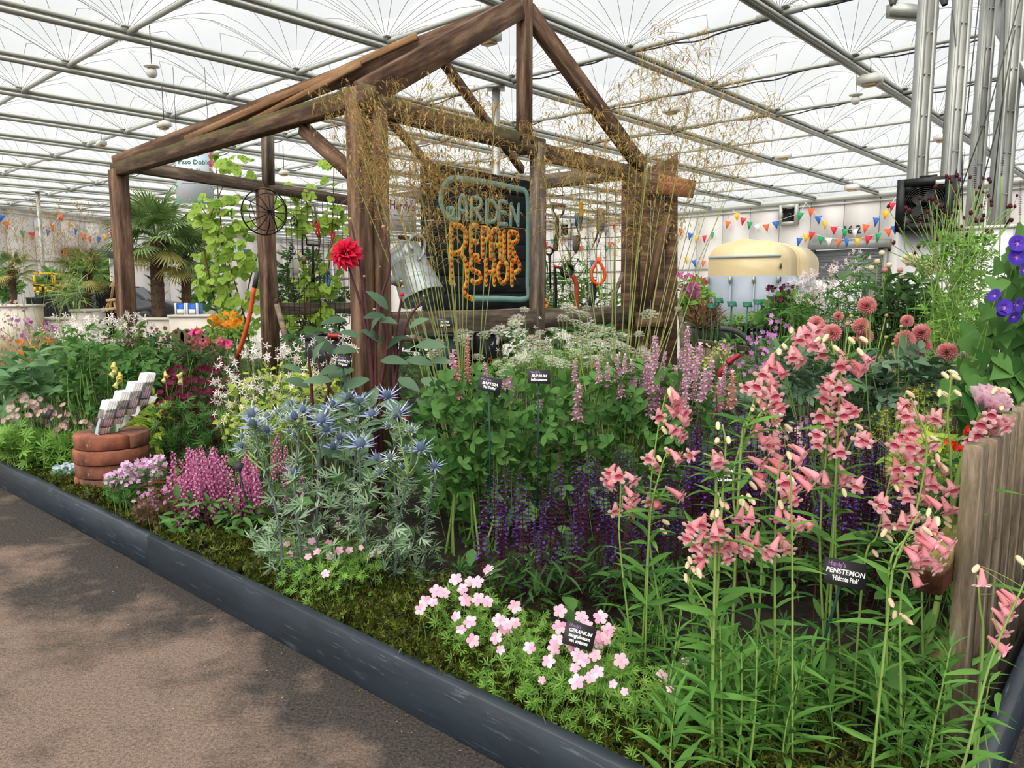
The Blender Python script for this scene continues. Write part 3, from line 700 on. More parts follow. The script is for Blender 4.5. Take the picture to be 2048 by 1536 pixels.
# ------------------------------------------------------------------ oak picket fence on the near side
fn = thing('picket_fence', 'weathered oak picket fence along the bed edge beside the penstemons', 'fence', ST(.08, .69))
def pale(name, base, h, tw, th, wdir, mat, parent, round_=False, lean=(0, 0)):
    """upright board: tw wide along wdir, th thick"""
    wd = unit(wdir); td = np.array([-wd[1], wd[0], 0]); z = np.array([lean[0], lean[1], 1.0])
    if round_: prof = [(-tw/2, 0), (tw/2, 0), (tw/2, h-tw*.45)]+[(tw/2*math.cos(a), h-tw*.45+tw*.45*math.sin(a)) for a in np.linspace(.4, math.pi-.4, 6)]+[(-tw/2, h-tw*.45)]
    else: prof = [(-tw/2, 0), (tw/2, 0), (tw/2, h-.012), (tw/2-.012, h), (-tw/2+.012, h), (-tw/2, h-.012)]
    prof = np.array(prof); k = len(prof); V = []
    for s in (-1, 1):
        for x, zz in prof: V.append(np.array([zz, x, s*th/2]))
    V = np.array(V); Fc = [(0, i, i+1) for i in range(1, k-1)]+[(k, k+i+1, k+i) for i in range(1, k-1)]
    for i in range(k): j = (i+1) % k; Fc += [(i, k+i, k+j), (i, k+j, j)]
    M3 = np.stack([unit(z), wd, td], 1)
    return obj(name, MB().add(V, Fc).mesh(name, mat), parent, m4(M3, base))
for i in range(19):
    v = .69+i*.188+U(-.01, .01); pale('pale', ST(.058+U(-.004, .004), v, .02), .985+U(-.018, .018), .088, .042, CV, M_PALE, fn, lean=(U(-.008, .008), U(-.006, .006)))
M_RAILW = wood('rail_end_oak', '#3b2419', '#573828', '#76503a', '#a3a262')
beam('rail', ST(.115, .55, .672), ST(.115, 4.3, .672), .066, .1, M_RAILW, fn); beam('rail', ST(.128, .8, .3), ST(.128, 4.3, .3), .06, .09, M_RAILW, fn)
fb = thing('low_fence', 'low round topped oak fence behind the pink dahlias', 'fence', P(1660, 800, 5.5)); a, c = P(1398, 690, 7.2), P(1925, 712, 4.4)
n = 30
for i in range(n):
    q = a+(c-a)*i/(n-1); pale('pale', Z(q, .1), q[2]-.1+U(-.03, .03), .1, .022, c-a, M_WOOD_GREY, fb, True)
beam('rail', Z(a, .55)+[0, .03, 0], Z(c, .6)+[0, .03, 0], .05, .08, M_WOOD_GREY, fb); beam('rail', Z(a, .9)+[0, .03, 0], Z(c, .86)+[0, .03, 0], .04, .07, M_WOOD_GREY, fb)

# ------------------------------------------------------------------ brick stack and leaflet holder
m, nt, b = newmat('terracotta_brick'); n1 = noise(nt, 9, 6); n2 = noise(nt, 40, 5); oi = nt.nodes.new('ShaderNodeObjectInfo')
c = mixc(nt, oi.outputs['Random'], ramp(nt, n1, [(.3, '#643a2c'), (.7, '#a5634a')]), ramp(nt, n1, [(.3, '#43302a'), (.7, '#8a5f4a')]))
c = mixc(nt, ramp(nt, n2, [(.62, (0, 0, 0, 1)), (.75, (.6, .6, .6, 1))]), c, '#b49a84'); nt.links.new(c, b.inputs['Base Color']); b.inputs['Roughness'].default_value = .9; bump(nt, b, n2, .5, .006); M_BRICK = m
bs0 = G(231, 975, .12); bs = thing('brick_stack', 'round stack of curved terracotta bricks carrying the leaflet holder', 'brick stack', bs0); R0 = .215
def arcbrick(z, a0, a1, h, r):
    n = max(4, int((a1-a0)/.18)); aa = np.linspace(a0+.012, a1-.012, n); top = []; ri = .01; b_ = .006
    prof = [(r-b_, 0), (r, b_), (r, h-b_), (r-b_, h)]; V = []; Fc = []
    for a in aa:
        for rr, zz in [(ri, 0)]+prof+[(ri, h)]: V.append((rr*math.cos(a), rr*math.sin(a), zz))
    k = 6
    for i in range(n-1):
        for j in range(k):
            a = i*k+j; c = i*k+(j+1) % k; Fc += [(a, a+k, c+k), (a, c+k, c)]
    for e, s in ((0, 1), ((n-1)*k, -1)):
        for j in range(1, k-1): Fc.append((e, e+j, e+j+1)[::s])
    MB().add(V, Fc).build('brick', M_BRICK, bs, M=Matrix.Translation(Vector(bs0+np.array([U(-.012, .012), U(-.012, .012), z]))))
lay = .092
for i, cuts in enumerate(((-2.35, .3, 2.2), (-.55, 1.5, 3.5), (-2.5, .45, 2.1), (-.6, 1.5, 3.4))):
    cu = list(cuts)+[cuts[0]+2*math.pi]
    for a, c in zip(cu, cu[1:]): arcbrick(.01+i*lay, a, c, lay-.005, R0*(1+.03*(1-i % 2)))
tz = .12+4*lay+.01; q0 = np.array([bs0[0]-.045, bs0[1]-.1, tz])
lh = thing('leaflet_holder', 'tiered clear holder of flower leaflets standing on the brick stack', 'leaflet holder', q0)
M_CLEAR, nt, b = newmat('clear_acrylic'); b.inputs['Base Color'].default_value = (1, 1, 1, 1); b.inputs['Roughness'].default_value = .08; b.inputs['IOR'].default_value = 1.45
tp = nt.nodes.new('ShaderNodeBsdfTransparent'); gl = nt.nodes.new('ShaderNodeBsdfGlossy'); gl.inputs['Roughness'].default_value = .08; fz = nt.nodes.new('ShaderNodeFresnel'); mx = nt.nodes.new('ShaderNodeMixShader')
nt.links.new(fz.outputs[0], mx.inputs[0]); nt.links.new(tp.outputs[0], mx.inputs[1]); nt.links.new(gl.outputs[0], mx.inputs[2]); nt.links.new(mx.outputs[0], nt.nodes['Material Output'].inputs[0])
m, nt, b = newmat('leaflet_print'); tc = nt.nodes.new('ShaderNodeTexCoord'); sp = nt.nodes.new('ShaderNodeSeparateXYZ'); nt.links.new(tc.outputs['Generated'], sp.inputs[0])
n = noise(nt, 22, 3); base = ramp(nt, sp.outputs[2], [(0, '#e9e6e6'), (.17, '#e9e6e6'), (.18, '#5a4f58'), (.22, '#5a4f58'), (.23, '#c9a9bd'), (.42, '#d6b9c9'), (.43, '#6e6e6a'), (.72, '#77736f'), (.73, '#ecebea'), (1, '#e6dedd')])
base.node.color_ramp.interpolation = 'CONSTANT'
nt.links.new(mixc(nt, ramp(nt, n, [(.45, (0, 0, 0, 1)), (.65, (.55, .55, .55, 1))]), base, '#e7d5d2'), b.inputs['Base Color']); b.inputs['Roughness'].default_value = .35; M_LEAFLET = m
fdir = unit(np.array([-.62, -.78, 0])); sd = np.array([.78, -.62, 0]); lean = unit(np.array([0, 0, 1.0])+np.array([.28, .12, 0]))
for i in range(4):
    o = q0-fdir*.072*i+sd*0+np.array([.012*i, 0, .052*i]); st = obj('leaflet_stack', None, lh, Matrix.Translation(Vector(o)))
    nl = 9
    for k in range(nl):
        V = []
        for s in (-1, 1):
            for hgt in (0, .215):
                for tt in (0, .0058): V.append(o+sd*s*.05-fdir*(k*.0068+tt)+lean*(hgt+.003*math.sin(k*2.1))+sd*.0015*math.sin(k*3))
        MB().add(V, BOXF).build('leaflet', M_LEAFLET, st)
    V = []
    for s in (-1, 1):
        for hgt in (-.004, .1): V.append(o+sd*s*.054+fdir*.006+lean*hgt)
    V += [v-fdir*.004 for v in V]; MB().add(V, [(0, 1, 3), (0, 3, 2), (4, 7, 5), (4, 6, 7), (0, 4, 5), (0, 5, 1), (2, 3, 7), (2, 7, 6)]).build('pocket', M_CLEAR, st)
MB().add([q0+sd*.055+fdir*.01, q0-sd*.055+fdir*.01, q0-sd*.055-fdir*.1, q0+sd*.055-fdir*.1, q0-sd*.055-fdir*.33+[.05, 0, .2], q0+sd*.055-fdir*.33+[.05, 0, .2]], [(0, 1, 2), (0, 2, 3), (3, 2, 4), (3, 4, 5)]).build('spine', M_CLEAR, lh)
# ------------------------------------------------------------------ wire grids with hanging tools
def wiregrid(name, label, a, c, zt, zb, nx, nz, r=.0035):
    e = thing(name, label, 'wire grid', Z(a, zb)); d = c-a; Lh = np.linalg.norm(d); hv = MB().tube([(0, 0, 0), (0, 0, zt-zb)], r, n=4).mesh('wire', M_RUST)
    for i in range(nx): obj('wire', hv, e, Matrix.Translation(Vector(Z(a+d*i/(nx-1), zb))))
    hh_ = MB().tube([Z(d*0, 0), Z(d, 0)], r, n=4).mesh('wire', M_RUST)
    for i in range(nz): obj('wire', hh_, e, Matrix.Translation(Vector(Z(a, zb+(zt-zb)*i/(nz-1)))))
    return e
ga, gc = P(570, 400, 9.45), P(693, 400, 10.3)
wiregrid('wire_grid', 'rusty wire grid with hung shears between the back posts', ga, gc, P(600, 382, 9.6)[2], P(600, 652, 9.6)[2], 13, 15)
gb, gd = P(1092, 400, 8.45), P(1250, 400, 7.85)
wiregrid('wire_grid', 'rusty wire grid with fork and trowel beside the plank door', gb, gd, P(1150, 365, 8.2)[2], P(1150, 655, 8.2)[2], 10, 14)
M_RED = flat('red_tool_paint', '#b3261e', .4); M_ORANGE = flat('orange_plastic', '#f2501e', .35); M_YELLOW = flat('yellow_grip', '#d99a1c', .45); M_BLUE = flat('blue_grip', '#2d5b8f', .45)
M_TOOL = flat('dull_tool_steel', '#55504b', .5, .5, c2='#77706a', scale=30); M_HANDLE = wood('tool_handle', '#5d5148', '#857666', '#a39482'); M_GREENP = flat('green_tool_paint', '#2f5a45', .4)
def tl(name, label, cat, at): return thing(name, label, cat, at)
def tb(pts, r0, r1, name, mat, e, n=8, sm=True, seg=10): return MB().tube(bez([P(*q) for q in pts], seg) if len(pts) > 2 else [P(*q) for q in pts], r0, r1, n=n).build(name, mat, e, sm)
# left grid
Y = 9.55
e = tl('garden_shears', 'red handled garden shears hanging open on the wire grid', 'shears', P(635, 440, Y))
tb([(627, 405, Y), (630, 425, Y), (633, 445, Y)], .004, .018, 'blade', M_TOOL, e); tb([(631, 408, Y), (632, 440, Y)], .006, .014, 'blade', M_TOOL, e)
tb([(632, 443, Y), (630, 450, Y), (638, 462, Y), (637, 474, Y)], .016, .012, 'handle', M_RED, e); tb([(634, 443, Y), (638, 455, Y), (632, 463, Y), (636, 474, Y)], .014, .012, 'handle', M_RED, e)
e = tl('secateurs', 'small red handled secateurs low on the wire grid near the red dahlia', 'secateurs', P(665, 480, Y))
tb([(661, 462, Y), (664, 476, Y), (665, 484, Y)], .013, .01, 'handle', M_RED, e); tb([(669, 463, Y), (667, 476, Y), (662, 485, Y)], .013, .01, 'handle', M_RED, e); tb([(665, 484, Y), (660, 497, Y), (655, 503, Y)], .014, .003, 'blade', M_TOOL, e); tb([(663, 486, Y), (672, 496, Y)], .01, .004, 'blade', M_TOOL, e)
e = tl('wire_scissors', 'thin black wire scissors on the upper wire grid', 'scissors', P(588, 440, Y))
for s in (-1, 1): tb([(588, 432, Y), (588+7*s, 442, Y), (589+4*s, 452, Y), (588, 446, Y)], .006, .006, 'loop', M_IRON, e)
tb([(586, 425, Y), (589, 444, Y)], .004, .006, 'blade', M_TOOL, e)
e = tl('padlock', 'old brass padlock with long shackle on the wire grid', 'padlock', P(609, 500, Y))
tb([(605, 510, Y), (604, 475, Y), (608, 470, Y), (613, 476, Y), (613, 488, Y)], .008, .008, 'shackle', M_IRON, e); MB().box(P(608, 520, Y), (.05, .025, .1)).build('body', flat('dull_brass', '#7d6a48', .5, .5), e)
e = tl('tee_auger', 'black iron tee handled auger hanging from the wire grid', 'auger', P(626, 520, Y))
tb([(626, 488, Y), (626, 548, Y)], .014, .012, 'shaft', M_IRON, e); tb([(613, 489, Y), (639, 491, Y)], .011, .011, 'handle', M_IRON, e); tb([(626, 548, Y), (626, 565, Y)], .026, .026, 'socket', M_IRON, e)
e = tl('work_glove', 'pale work glove with a chain hung on the wire grid', 'glove', P(590, 530, Y))
q = P(590, 537, Y); gb_ = MB().lathe([(.0, -.09), (.05, -.08), (.07, 0), (.06, .08), (.035, .12)], 10, loc=q, wob=lambda V: V*[1, .35, 1])
for i in range(4): gb_.tube([q+np.array([-.045+.03*i, 0, -.06]), q+np.array([-.06+.04*i, 0, -.14])], .016, .011, n=6)
gb_.tube([q+np.array([.05, 0, .0]), q+np.array([.1, 0, -.05])], .018, .012, n=6); gb_.build('glove', flat('pale_leather', '#b9b7ab', .8), e, True)
for i in range(9): MB().lathe([(.012, -.008), (.018, 0), (.012, .008)], 8, loc=P(582-(i % 2)*1.5, 491+i*4.2, Y)).build('chain_link', M_IRON, e)
e = tl('pruning_knife', 'blue handled pruning shears low on the wire grid', 'pruning shears', P(656, 555, Y))
tb([(655, 535, Y), (654, 552, Y)], .016, .012, 'blade', M_TOOL, e); tb([(654, 550, Y), (653, 562, Y), (656, 572, Y)], .011, .011, 'handle', M_BLUE, e); tb([(657, 550, Y), (660, 562, Y), (657, 573, Y)], .011, .011, 'handle', M_BLUE, e)
# right grid
Y = 8.1
e = tl('border_fork', 'rusty border fork head with wooden tee grip on the right wire grid', 'fork', P(1115, 440, Y))
tb([(1100, 408, Y), (1131, 411, Y)], .02, .02, 'grip', M_HANDLE, e); tb([(1103, 410, Y), (1108, 425, Y), (1115, 437, Y)], .009, .012, 'yoke', M_RUST, e); tb([(1130, 412, Y), (1126, 426, Y), (1116, 437, Y)], .009, .012, 'yoke', M_RUST, e); tb([(1115, 436, Y), (1114, 470, Y), (1110, 502, Y)], .018, .03, 'shaft', M_RUST, e)
e = tl('hand_trowel', 'yellow gripped hand trowel hanging on the right wire grid', 'trowel', P(1157, 450, Y))
tb([(1161, 403, Y), (1163, 419, Y), (1163, 435, Y)], .024, .02, 'grip', M_YELLOW, e); tb([(1163, 434, Y), (1160, 455, Y), (1157, 468, Y)], .016, .01, 'neck', M_TOOL, e)
V = [P(1145, 471, Y), P(1162, 470, Y+.04), P(1159, 497, Y+.04), P(1152, 509, Y), P(1145, 498, Y), P(1153, 488, Y+.06)]; V = np.array(V); MB().add(np.vstack([V, V+[0, .012, 0]]), [(0, 1, 5), (1, 2, 5), (2, 3, 5), (3, 4, 5), (4, 0, 5), (6, 11, 7), (7, 11, 8), (8, 11, 9), (9, 11, 10), (10, 11, 6), (0, 6, 7), (0, 7, 1), (1, 7, 8), (1, 8, 2), (2, 8, 9), (2, 9, 3), (3, 9, 10), (3, 10, 4), (4, 10, 6), (4, 6, 0)]).build('blade', M_TOOL, e)
e = tl('hand_fork', 'blue gripped tool hanging close by the yellow trowel', 'hand tool', P(1154, 440, Y)); tb([(1154, 426, Y+.05), (1153, 452, Y+.05)], .02, .017, 'grip', M_BLUE, e); tb([(1153, 452, Y+.05), (1156, 464, Y+.05)], .008, .006, 'neck', M_TOOL, e)
e = tl('tool_pouch', 'grey cloth wrapped snips hanging on the right wire grid', 'snips', P(1200, 450, Y))
MB().lathe([(.02, -.12), (.045, -.09), (.05, 0), (.04, .07), (.05, .1), (.02, .12)], 10, loc=P(1201, 440, Y)).build('wrap', flat('grey_cloth', '#9a9891', .9), e, True)
tb([(1197, 462, Y), (1190, 482, Y), (1183, 498, Y)], .014, .004, 'blade', M_TOOL, e); tb([(1204, 462, Y), (1198, 480, Y), (1194, 494, Y)], .012, .004, 'blade', M_TOOL, e)
e = tl('ring_iron', 'black iron rod with a ring eye leaning on the right wire grid', 'iron rod', P(1100, 560, Y-.3)); a = np.linspace(0, 2*np.pi, 17)
MB().tube([P(1098+7.5*math.cos(t), 502+7.5*math.sin(t), Y-.3) for t in a], .012, n=6).build('ring', M_IRON, e, True); tb([(1099, 511, Y-.3), (1101, 577, Y-.3)], .015, .009, 'rod', M_IRON, e)
e = tl('strimmer', 'rusty red curved handled lawn edger with black ring grip', 'edging tool', P(1140, 570, Y-.4)); Y2 = Y-.4
MB().tube([P(1134+11*math.cos(t), 541+12*math.sin(t), Y2+.12*math.cos(t)) for t in a], .02, n=8).build('ring_grip', M_BLACK, e, True); tb([(1108, 532, Y2), (1122, 536, Y2)], .014, .012, 'arm', M_RED, e); M_RUSTRED = flat('rusty_red_paint', '#9c3a24', .6, c2='#b5502f', scale=25)
tb([(1145, 550, Y2), (1152, 565, Y2), (1154, 590, Y2), (1153, 650, Y2)], .025, .025, 'shaft', M_RUSTRED, e); tb([(1110, 535, Y2), (1112, 580, Y2), (1111, 665, Y2)], .014, .014, 'stay', M_IRON, e)
e = tl('hand_saw', 'black bladed hand saw with open orange handle leaning by the grid', 'saw', P(1180, 600, Y-.5)); Y2 = Y-.5
hp = [(1196, 518), (1210, 548), (1200, 568), (1186, 562), (1183, 545), (1190, 530)]; mb = MB(); pts = [P(x, y, Y2) for x, y in hp]; mb.tube(bez(pts+[pts[0]], 40), .017, n=8); mb.build('handle', M_ORANGE, e, True)
V = np.array([P(1184, 552, Y2), P(1194, 566, Y2), P(1186, 640, Y2), P(1172, 640, Y2)]); MB().add(np.vstack([V, V+[0, .008, 0]]), [(0, 2, 1), (0, 3, 2), (4, 5, 6), (4, 6, 7), (0, 1, 5), (0, 5, 4), (1, 2, 6), (1, 6, 5), (2, 3, 7), (2, 7, 6), (3, 0, 4), (3, 4, 7)]).build('blade', M_BLACK, e)
e = tl('long_handle', 'long grey wooden handle leaning on the plank door', 'tool handle', P(1215, 640, 7.4)); tb([(1246, 545, 7.4), (1222, 610, 7.35), (1200, 680, 7.3)], .02, .022, 'shaft', M_HANDLE, e)
e = tl('orange_hook', 'bright orange plastic handle hung on the rail under the sign', 'handle', P(1086, 610, 6.7)); tb([(1084, 600, 6.7), (1091, 601, 6.7), (1092, 612, 6.7), (1088, 622, 6.7), (1083, 622, 6.7)], .018, .018, 'loop', flat('amber_plastic', '#f58a12', .35), e)
e = tl('spade_handle', 'old spade with a worn wooden tee handle beside the plank door', 'spade', P(1364, 680, 6.9)); tb([(1349, 620, 6.9), (1362, 620, 6.9)], .032, .032, 'grip', M_HANDLE, e); tb([(1360, 620, 6.9), (1364, 660, 6.9), (1367, 740, 6.9)], .026, .028, 'shaft', M_HANDLE, e)
V = np.array([P(1355, 740, 6.88), P(1380, 740, 6.92), P(1381, 790, 6.9), P(1366, 800, 6.9), P(1354, 790, 6.9)]); MB().add(np.vstack([V, V+[0, .012, 0]]), [(0, 2, 1), (0, 3, 2), (0, 4, 3), (5, 6, 7), (5, 7, 8), (5, 8, 9)]).build('blade', M_TOOL, e)
# tools left of the main post
e = tl('orange_spade', 'spade with a bright orange shaft leaning on the back post', 'spade', P(495, 640, 7.2)); Y2 = 7.2
tb([(515, 542, Y2), (509, 575, Y2)], .022, .024, 'grip', M_DKGREY, e); tb([(509, 573, Y2), (497, 640, Y2), (474, 716, Y2)], .021, .021, 'shaft', flat('orange_shaft', '#d85a2a', .45, c2='#c24f26'), e); tb([(474, 716, Y2), (466, 745, Y2)], .03, .05, 'socket', M_RUST, e)
e = tl('wooden_hoe', 'grey wooden handle leaning on the mid rail of the shed frame', 'hoe', P(565, 650, 7.8)); tb([(553, 607, 7.8), (562, 640, 7.7), (576, 692, 7.6)], .028, .03, 'shaft', M_HANDLE, e); tb([(549, 604, 7.8), (557, 606, 7.8)], .034, .034, 'knob', M_RUST, e)
e = tl('garden_hook', 'rusty curved crook of an old hand plough among the orange flowers', 'plough', P(440, 655, 7.4)); tb([(423, 735, 7.5), (421, 690, 7.5), (422, 662, 7.5), (432, 652, 7.5), (455, 651, 7.4), (476, 653, 7.4)], .02, .022, 'shaft', M_RUSTRED, e, seg=20)
for y in (668, 690): MB().lathe([(.02, -.02), (.034, 0), (.02, .02)], 8, loc=P(421, y, 7.49)).build('collar', M_IRON, e)
# tools in the right of the bed
e = tl('green_shears', 'green shafted lopping shears standing among the purple phlox', 'loppers', P(1510, 740, 4.6)); Y2 = 4.6
tb([(1440, 656, Y2), (1470, 662, Y2), (1492, 676, Y2), (1502, 690, Y2)], .017, .016, 'grip', M_DKGREY, e, seg=16); tb([(1502, 688, Y2), (1512, 710, Y2), (1522, 738, Y2)], .016, .014, 'shaft', M_GREENP, e); tb([(1503, 664, Y2), (1507, 688, Y2), (1516, 703, Y2)], .008, .014, 'lever', M_TOOL, e)
e = tl('red_secateurs', 'dark red handled secateurs lying open on the bed before the loppers', 'secateurs', P(1460, 730, 4.2)); Y2 = 4.2
tb([(1480, 709, Y2), (1466, 718, Y2), (1455, 727, Y2)], .012, .02, 'handle', flat('crimson_grip', '#8f1226', .4), e); tb([(1451, 735, Y2), (1441, 743, Y2), (1438, 754, Y2)], .02, .014, 'handle', flat('crimson_grip', '#8f1226', .4), e); tb([(1453, 728, Y2), (1458, 740, Y2), (1466, 730, Y2)], .01, .006, 'jaw', M_TOOL, e)
e = tl('trowel_green', 'dark green bladed trowel standing behind the salmon pink flowers', 'trowel', P(1583, 740, 3.9)); Y2 = 3.9
V = np.array([P(1573, 722, Y2), P(1590, 720, Y2+.02), P(1586, 745, Y2+.02), P(1574, 752, Y2)]); MB().add(np.vstack([V, V+[0, .02, 0]]), BOXF[[0, 1]] if False else [(0, 2, 1), (0, 3, 2), (4, 5, 6), (4, 6, 7), (0, 1, 5), (0, 5, 4), (1, 2, 6), (1, 6, 5), (2, 3, 7), (2, 7, 6), (3, 0, 4), (3, 4, 7)]).build('blade', M_GREENP, e); tb([(1576, 750, Y2), (1570, 775, Y2), (1565, 800, Y2)], .01, .008, 'shaft', M_HANDLE, e)

# half globe wire basket hung on the beam
e = thing('hanging_basket', 'black wire half globe hanging basket frame on the back beam', 'hanging basket', P(525, 425, 9.0)); c = P(529, 424, 9.0); r = .262; ax_ = unit(np.array([.55, -.83, -.1])); X = unit(np.cross(ax_, [0, 0, 1])); Yv = np.cross(X, ax_)
rim = lambda t: c+r*(math.cos(t)*X+math.sin(t)*Yv)
M_WIRE = flat('black_wire', '#151517', .5, .3)
MB().tube([rim(t) for t in np.linspace(0, 2*np.pi, 37)], .009, n=6).build('rim', M_WIRE, e, True)
for i in range(12):
    t = i*math.pi/6; mb = MB(); mb.tube([c+r*(math.cos(s)*(math.cos(t)*X+math.sin(t)*Yv)+math.sin(s)*ax_*.85) for s in np.linspace(0, math.pi/2, 9)], .0065, n=5); mb.build('rib', M_WIRE, e, True)
MB().tube([c+.8*r*(math.cos(t)*X+math.sin(t)*Yv)+ax_*r*.5 for t in np.linspace(0, 2*np.pi, 30)], .005, n=5).build('hoop', M_WIRE, e, True)

# crates, wheelbarrow and table behind the bed
SOIL0 = .13
def crate(label, px0, px1, y0, y1, Y, dep, mat, cat='crate', name='crate', wall=.02):
    a = P(px0, y0, Y); c = P(px1, y0, Y); zb = P(px0, y1, Y)[2]; e = thing(name, label, cat, Z(a, zb)); w_ = c[0]-a[0]; h_ = a[2]-zb; m_ = (a+c)/2
    mb = MB(); mb.box((m_[0], Y, zb+h_/2), (w_, wall, h_)).box((m_[0], Y+dep, zb+h_/2), (w_, wall, h_))
    for s in (-1, 1): mb.box((m_[0]+s*w_/2, Y+dep/2, zb+h_/2), (wall, dep, h_))
    mb.box((m_[0], Y+dep/2, zb+.01), (w_, dep, .02)); mb.build('body', mat, e)
    if zb > .2:
        for s in (-1, 1):
            for t in (.05, dep-.05): MB().box((m_[0]+s*(w_/2-.06), Y+t, (zb+SOIL0)/2+.01), (.05, .05, zb-SOIL0+.02)).build('leg', M_DKGREY, e)
    rm = MB()
    for s in (0, 1): rm.box((m_[0], Y+dep*s, a[2]), (w_+.03, .04, .03))
    for s in (-1, 1): rm.box((m_[0]+s*w_/2, Y+dep/2, a[2]), (.04, dep+.03, .03))
    rm.build('rim', mat, e); return e
M_BIN = flat('charcoal_plastic', '#24282c', .45, c2='#2f3438')
e = crate('large charcoal crate behind the white star flowers', 612, 708, 676, 745, 6.2, .5, M_BIN)
e = tl('red_trowel', 'red gripped trowel lying on the charcoal crate', 'trowel', P(670, 672, 6.15)); tb([(656, 671, 6.15), (668, 672, 6.15), (680, 672, 6.15)], .02, .016, 'grip', M_RED, e); tb([(680, 672, 6.15), (708, 673, 6.2)], .008, .02, 'blade', M_TOOL, e)
crate('dark green barrow tray behind the tall oat grass stems', 862, 936, 672, 760, 6.3, .55, flat('dark_green_tray', '#1d3530', .45), 'barrow', 'barrow_tray')
e = crate('black trug with a white rim beside the cream umbels', 938, 992, 664, 745, 6.6, .45, M_BIN, 'trug', 'trug'); MB().tube(bez([P(940, 700, 6.55), P(944, 668, 6.55), P(960, 661, 6.55), P(985, 662, 6.55), P(996, 668, 6.6), P(994, 690, 6.6)], 24), .014, n=6).build('white_rim', M_WHITE, e, True)
crate('long black crate of potted plants behind the near oak fence tops', 1396, 1530, 654, 705, 8.6, .6, M_BIN, 'plant crate', 'plant_crate'); crate('long black crate of potted plants under the tall nursery shrubs', 1532, 1720, 660, 722, 8.0, .6, M_BIN, 'plant crate', 'plant_crate'); crate('short black crate of potted plants right of the pompon dahlias', 1722, 1842, 668, 740, 6.8, .45, M_BIN, 'plant crate', 'plant_crate')
# small pots, bottles on the shed rail shelf
for i, (px, lab, mt) in enumerate(((828, 'white spray bottle standing behind the tall stems', M_WHITE), (805, 'red topped jar on the shelf behind the dahlia stems', M_RED), (918, 'red lidded pot on the shelf under the black sign', M_RED), (852, 'green bottle on the shelf under the black sign', M_GREENP))):
    q = P(px, 676, 6.9); e = thing('shelf_bottle', lab, 'bottle', q, 'bottles on the shelf'); MB().lathe([(0, 0), (.035, 0), (.035, .09), (.015, .12), (.015, .14)], 12, loc=q).build('body', M_WHITE if i < 3 else mt, e, True); MB().lathe([(.02, .135), (.02, .165), (0, .165)], 10, loc=q).build('cap', mt, e)
e = thing('shelf', 'grey potting shelf board under the black sign', 'shelf', P(860, 690, 6.9)); beam('board', P(780, 678, 6.9), P(1010, 678, 7.0), .3, .03, M_WOOD_GREY, e)
for x in (790, 1000): q = P(x, 680, 6.95); beam('leg', Z(q, .13), Z(q, q[2]), .05, .05, M_WOOD_GREY, e, up=(0, 1, 0))

# ------------------------------------------------------------------ cream and grey horse trailer
e = thing('horse_trailer', 'cream topped grey horse trailer parked before the roller shutter', 'trailer', P(1500, 713, 16)); q0 = np.array([5.62, 16.0, 0]); fx = np.array([-.783, .622, 0]); fy = np.array([.622, .783, 0]); W = 1.62; LT = 2.4
M_CREAM = flat('cream_gloss', '#dcc79a', .25, spec=.5); M_TGREY = flat('trailer_grey', '#9aa4b0', .35, c2='#a3adb8', scale=1)
zt_ = 2.50; zs = 1.71; rr_ = .42
prof = [(0, zs), (0, zt_-rr_*1.15)]+[(rr_-rr_*math.cos(a), zt_-rr_*1.15+rr_*.95*math.sin(a)) for a in np.linspace(.15, 1.5, 7)]+[(W/2, zt_)]+[(W-rr_+rr_*math.sin(a), zt_-rr_*1.15+rr_*.95*math.cos(a)) for a in np.linspace(.07, 1.42, 7)]+[(W, zt_-rr_*1.15), (W, zs)]
prof = np.array(prof); k = len(prof)
def shell(s0, s1, grow, mat, name, cap=True):
    V = []
    for t in (s0, s1):
        for x, z in prof: V.append(q0+fx*(W/2+(x-W/2)*grow)+fy*t+np.array([0, 0, zs+(z-zs)*grow]))
    Fc = []
    for i in range(k-1): Fc += [(i, i+1, k+i+1), (i, k+i+1, k+i)]
    if cap:
        for i in range(1, k-1): Fc += [(0, i+1, i), (k, k+i, k+i+1)]
    MB().add(V, Fc).build(name, mat, e, True)
shell(0, 1.05, 1.0, M_CREAM, 'roof'); shell(1.03, 1.09, 1.035, M_CREAM, 'roof_rib'); shell(1.07, LT, 1.0, M_CREAM, 'roof'); shell(LT-.02, LT+.35, .93, M_CREAM, 'roof_nose')
Mt = np.stack([fx, fy, np.array([0, 0, 1.])], 1)
MB().box(q0+fx*W/2+fy*LT/2+np.array([0, 0, (zs+.45)/2]), (W, LT, zs-.45), Mt).build('body', M_TGREY, e)
for i, x in enumerate((.02, .55, 1.07, 1.6)): MB().box(q0+fx*x-fy*.03+np.array([0, 0, 1.05]), (.035, .06, 1.25), Mt).build('ramp_rib', M_TGREY, e); MB().box(q0+fx*x-fy*.06+np.array([0, 0, 1.62]), (.05, .1, .14), Mt).build('catch', M_GREY, e)
MB().box(q0+fx*W/2-fy*.015+np.array([0, 0, 2.12]), (W-.02, .03, .05), Mt).build('top_trim', flat('pale_trim', '#b7bfc4', .4), e)
for i in range(6): MB().box(q0-fx*.012+fy*(.05+LT/2)+np.array([0, 0, .65+.17*i]), (.03, LT-.1, .03), Mt).build('side_rib', M_TGREY, e)
MB().box(q0-fx*.02+fy*1.3+np.array([0, 0, 1.0]), (.04, .05, 1.3), Mt).build('side_post', M_TGREY, e)
for s in (.9, 1.65):
    c = q0-fx*.05+fy*s+np.array([0, 0, .31]); MB().lathe([(.0, -.09), (.16, -.09), (.3, -.08), (.31, 0), (.3, .08), (.16, .09), (0, .09)], 20, M=np.stack([fy, np.array([0, 0, 1.]), fx], 1), loc=c).build('wheel', M_BLACK, e, True)
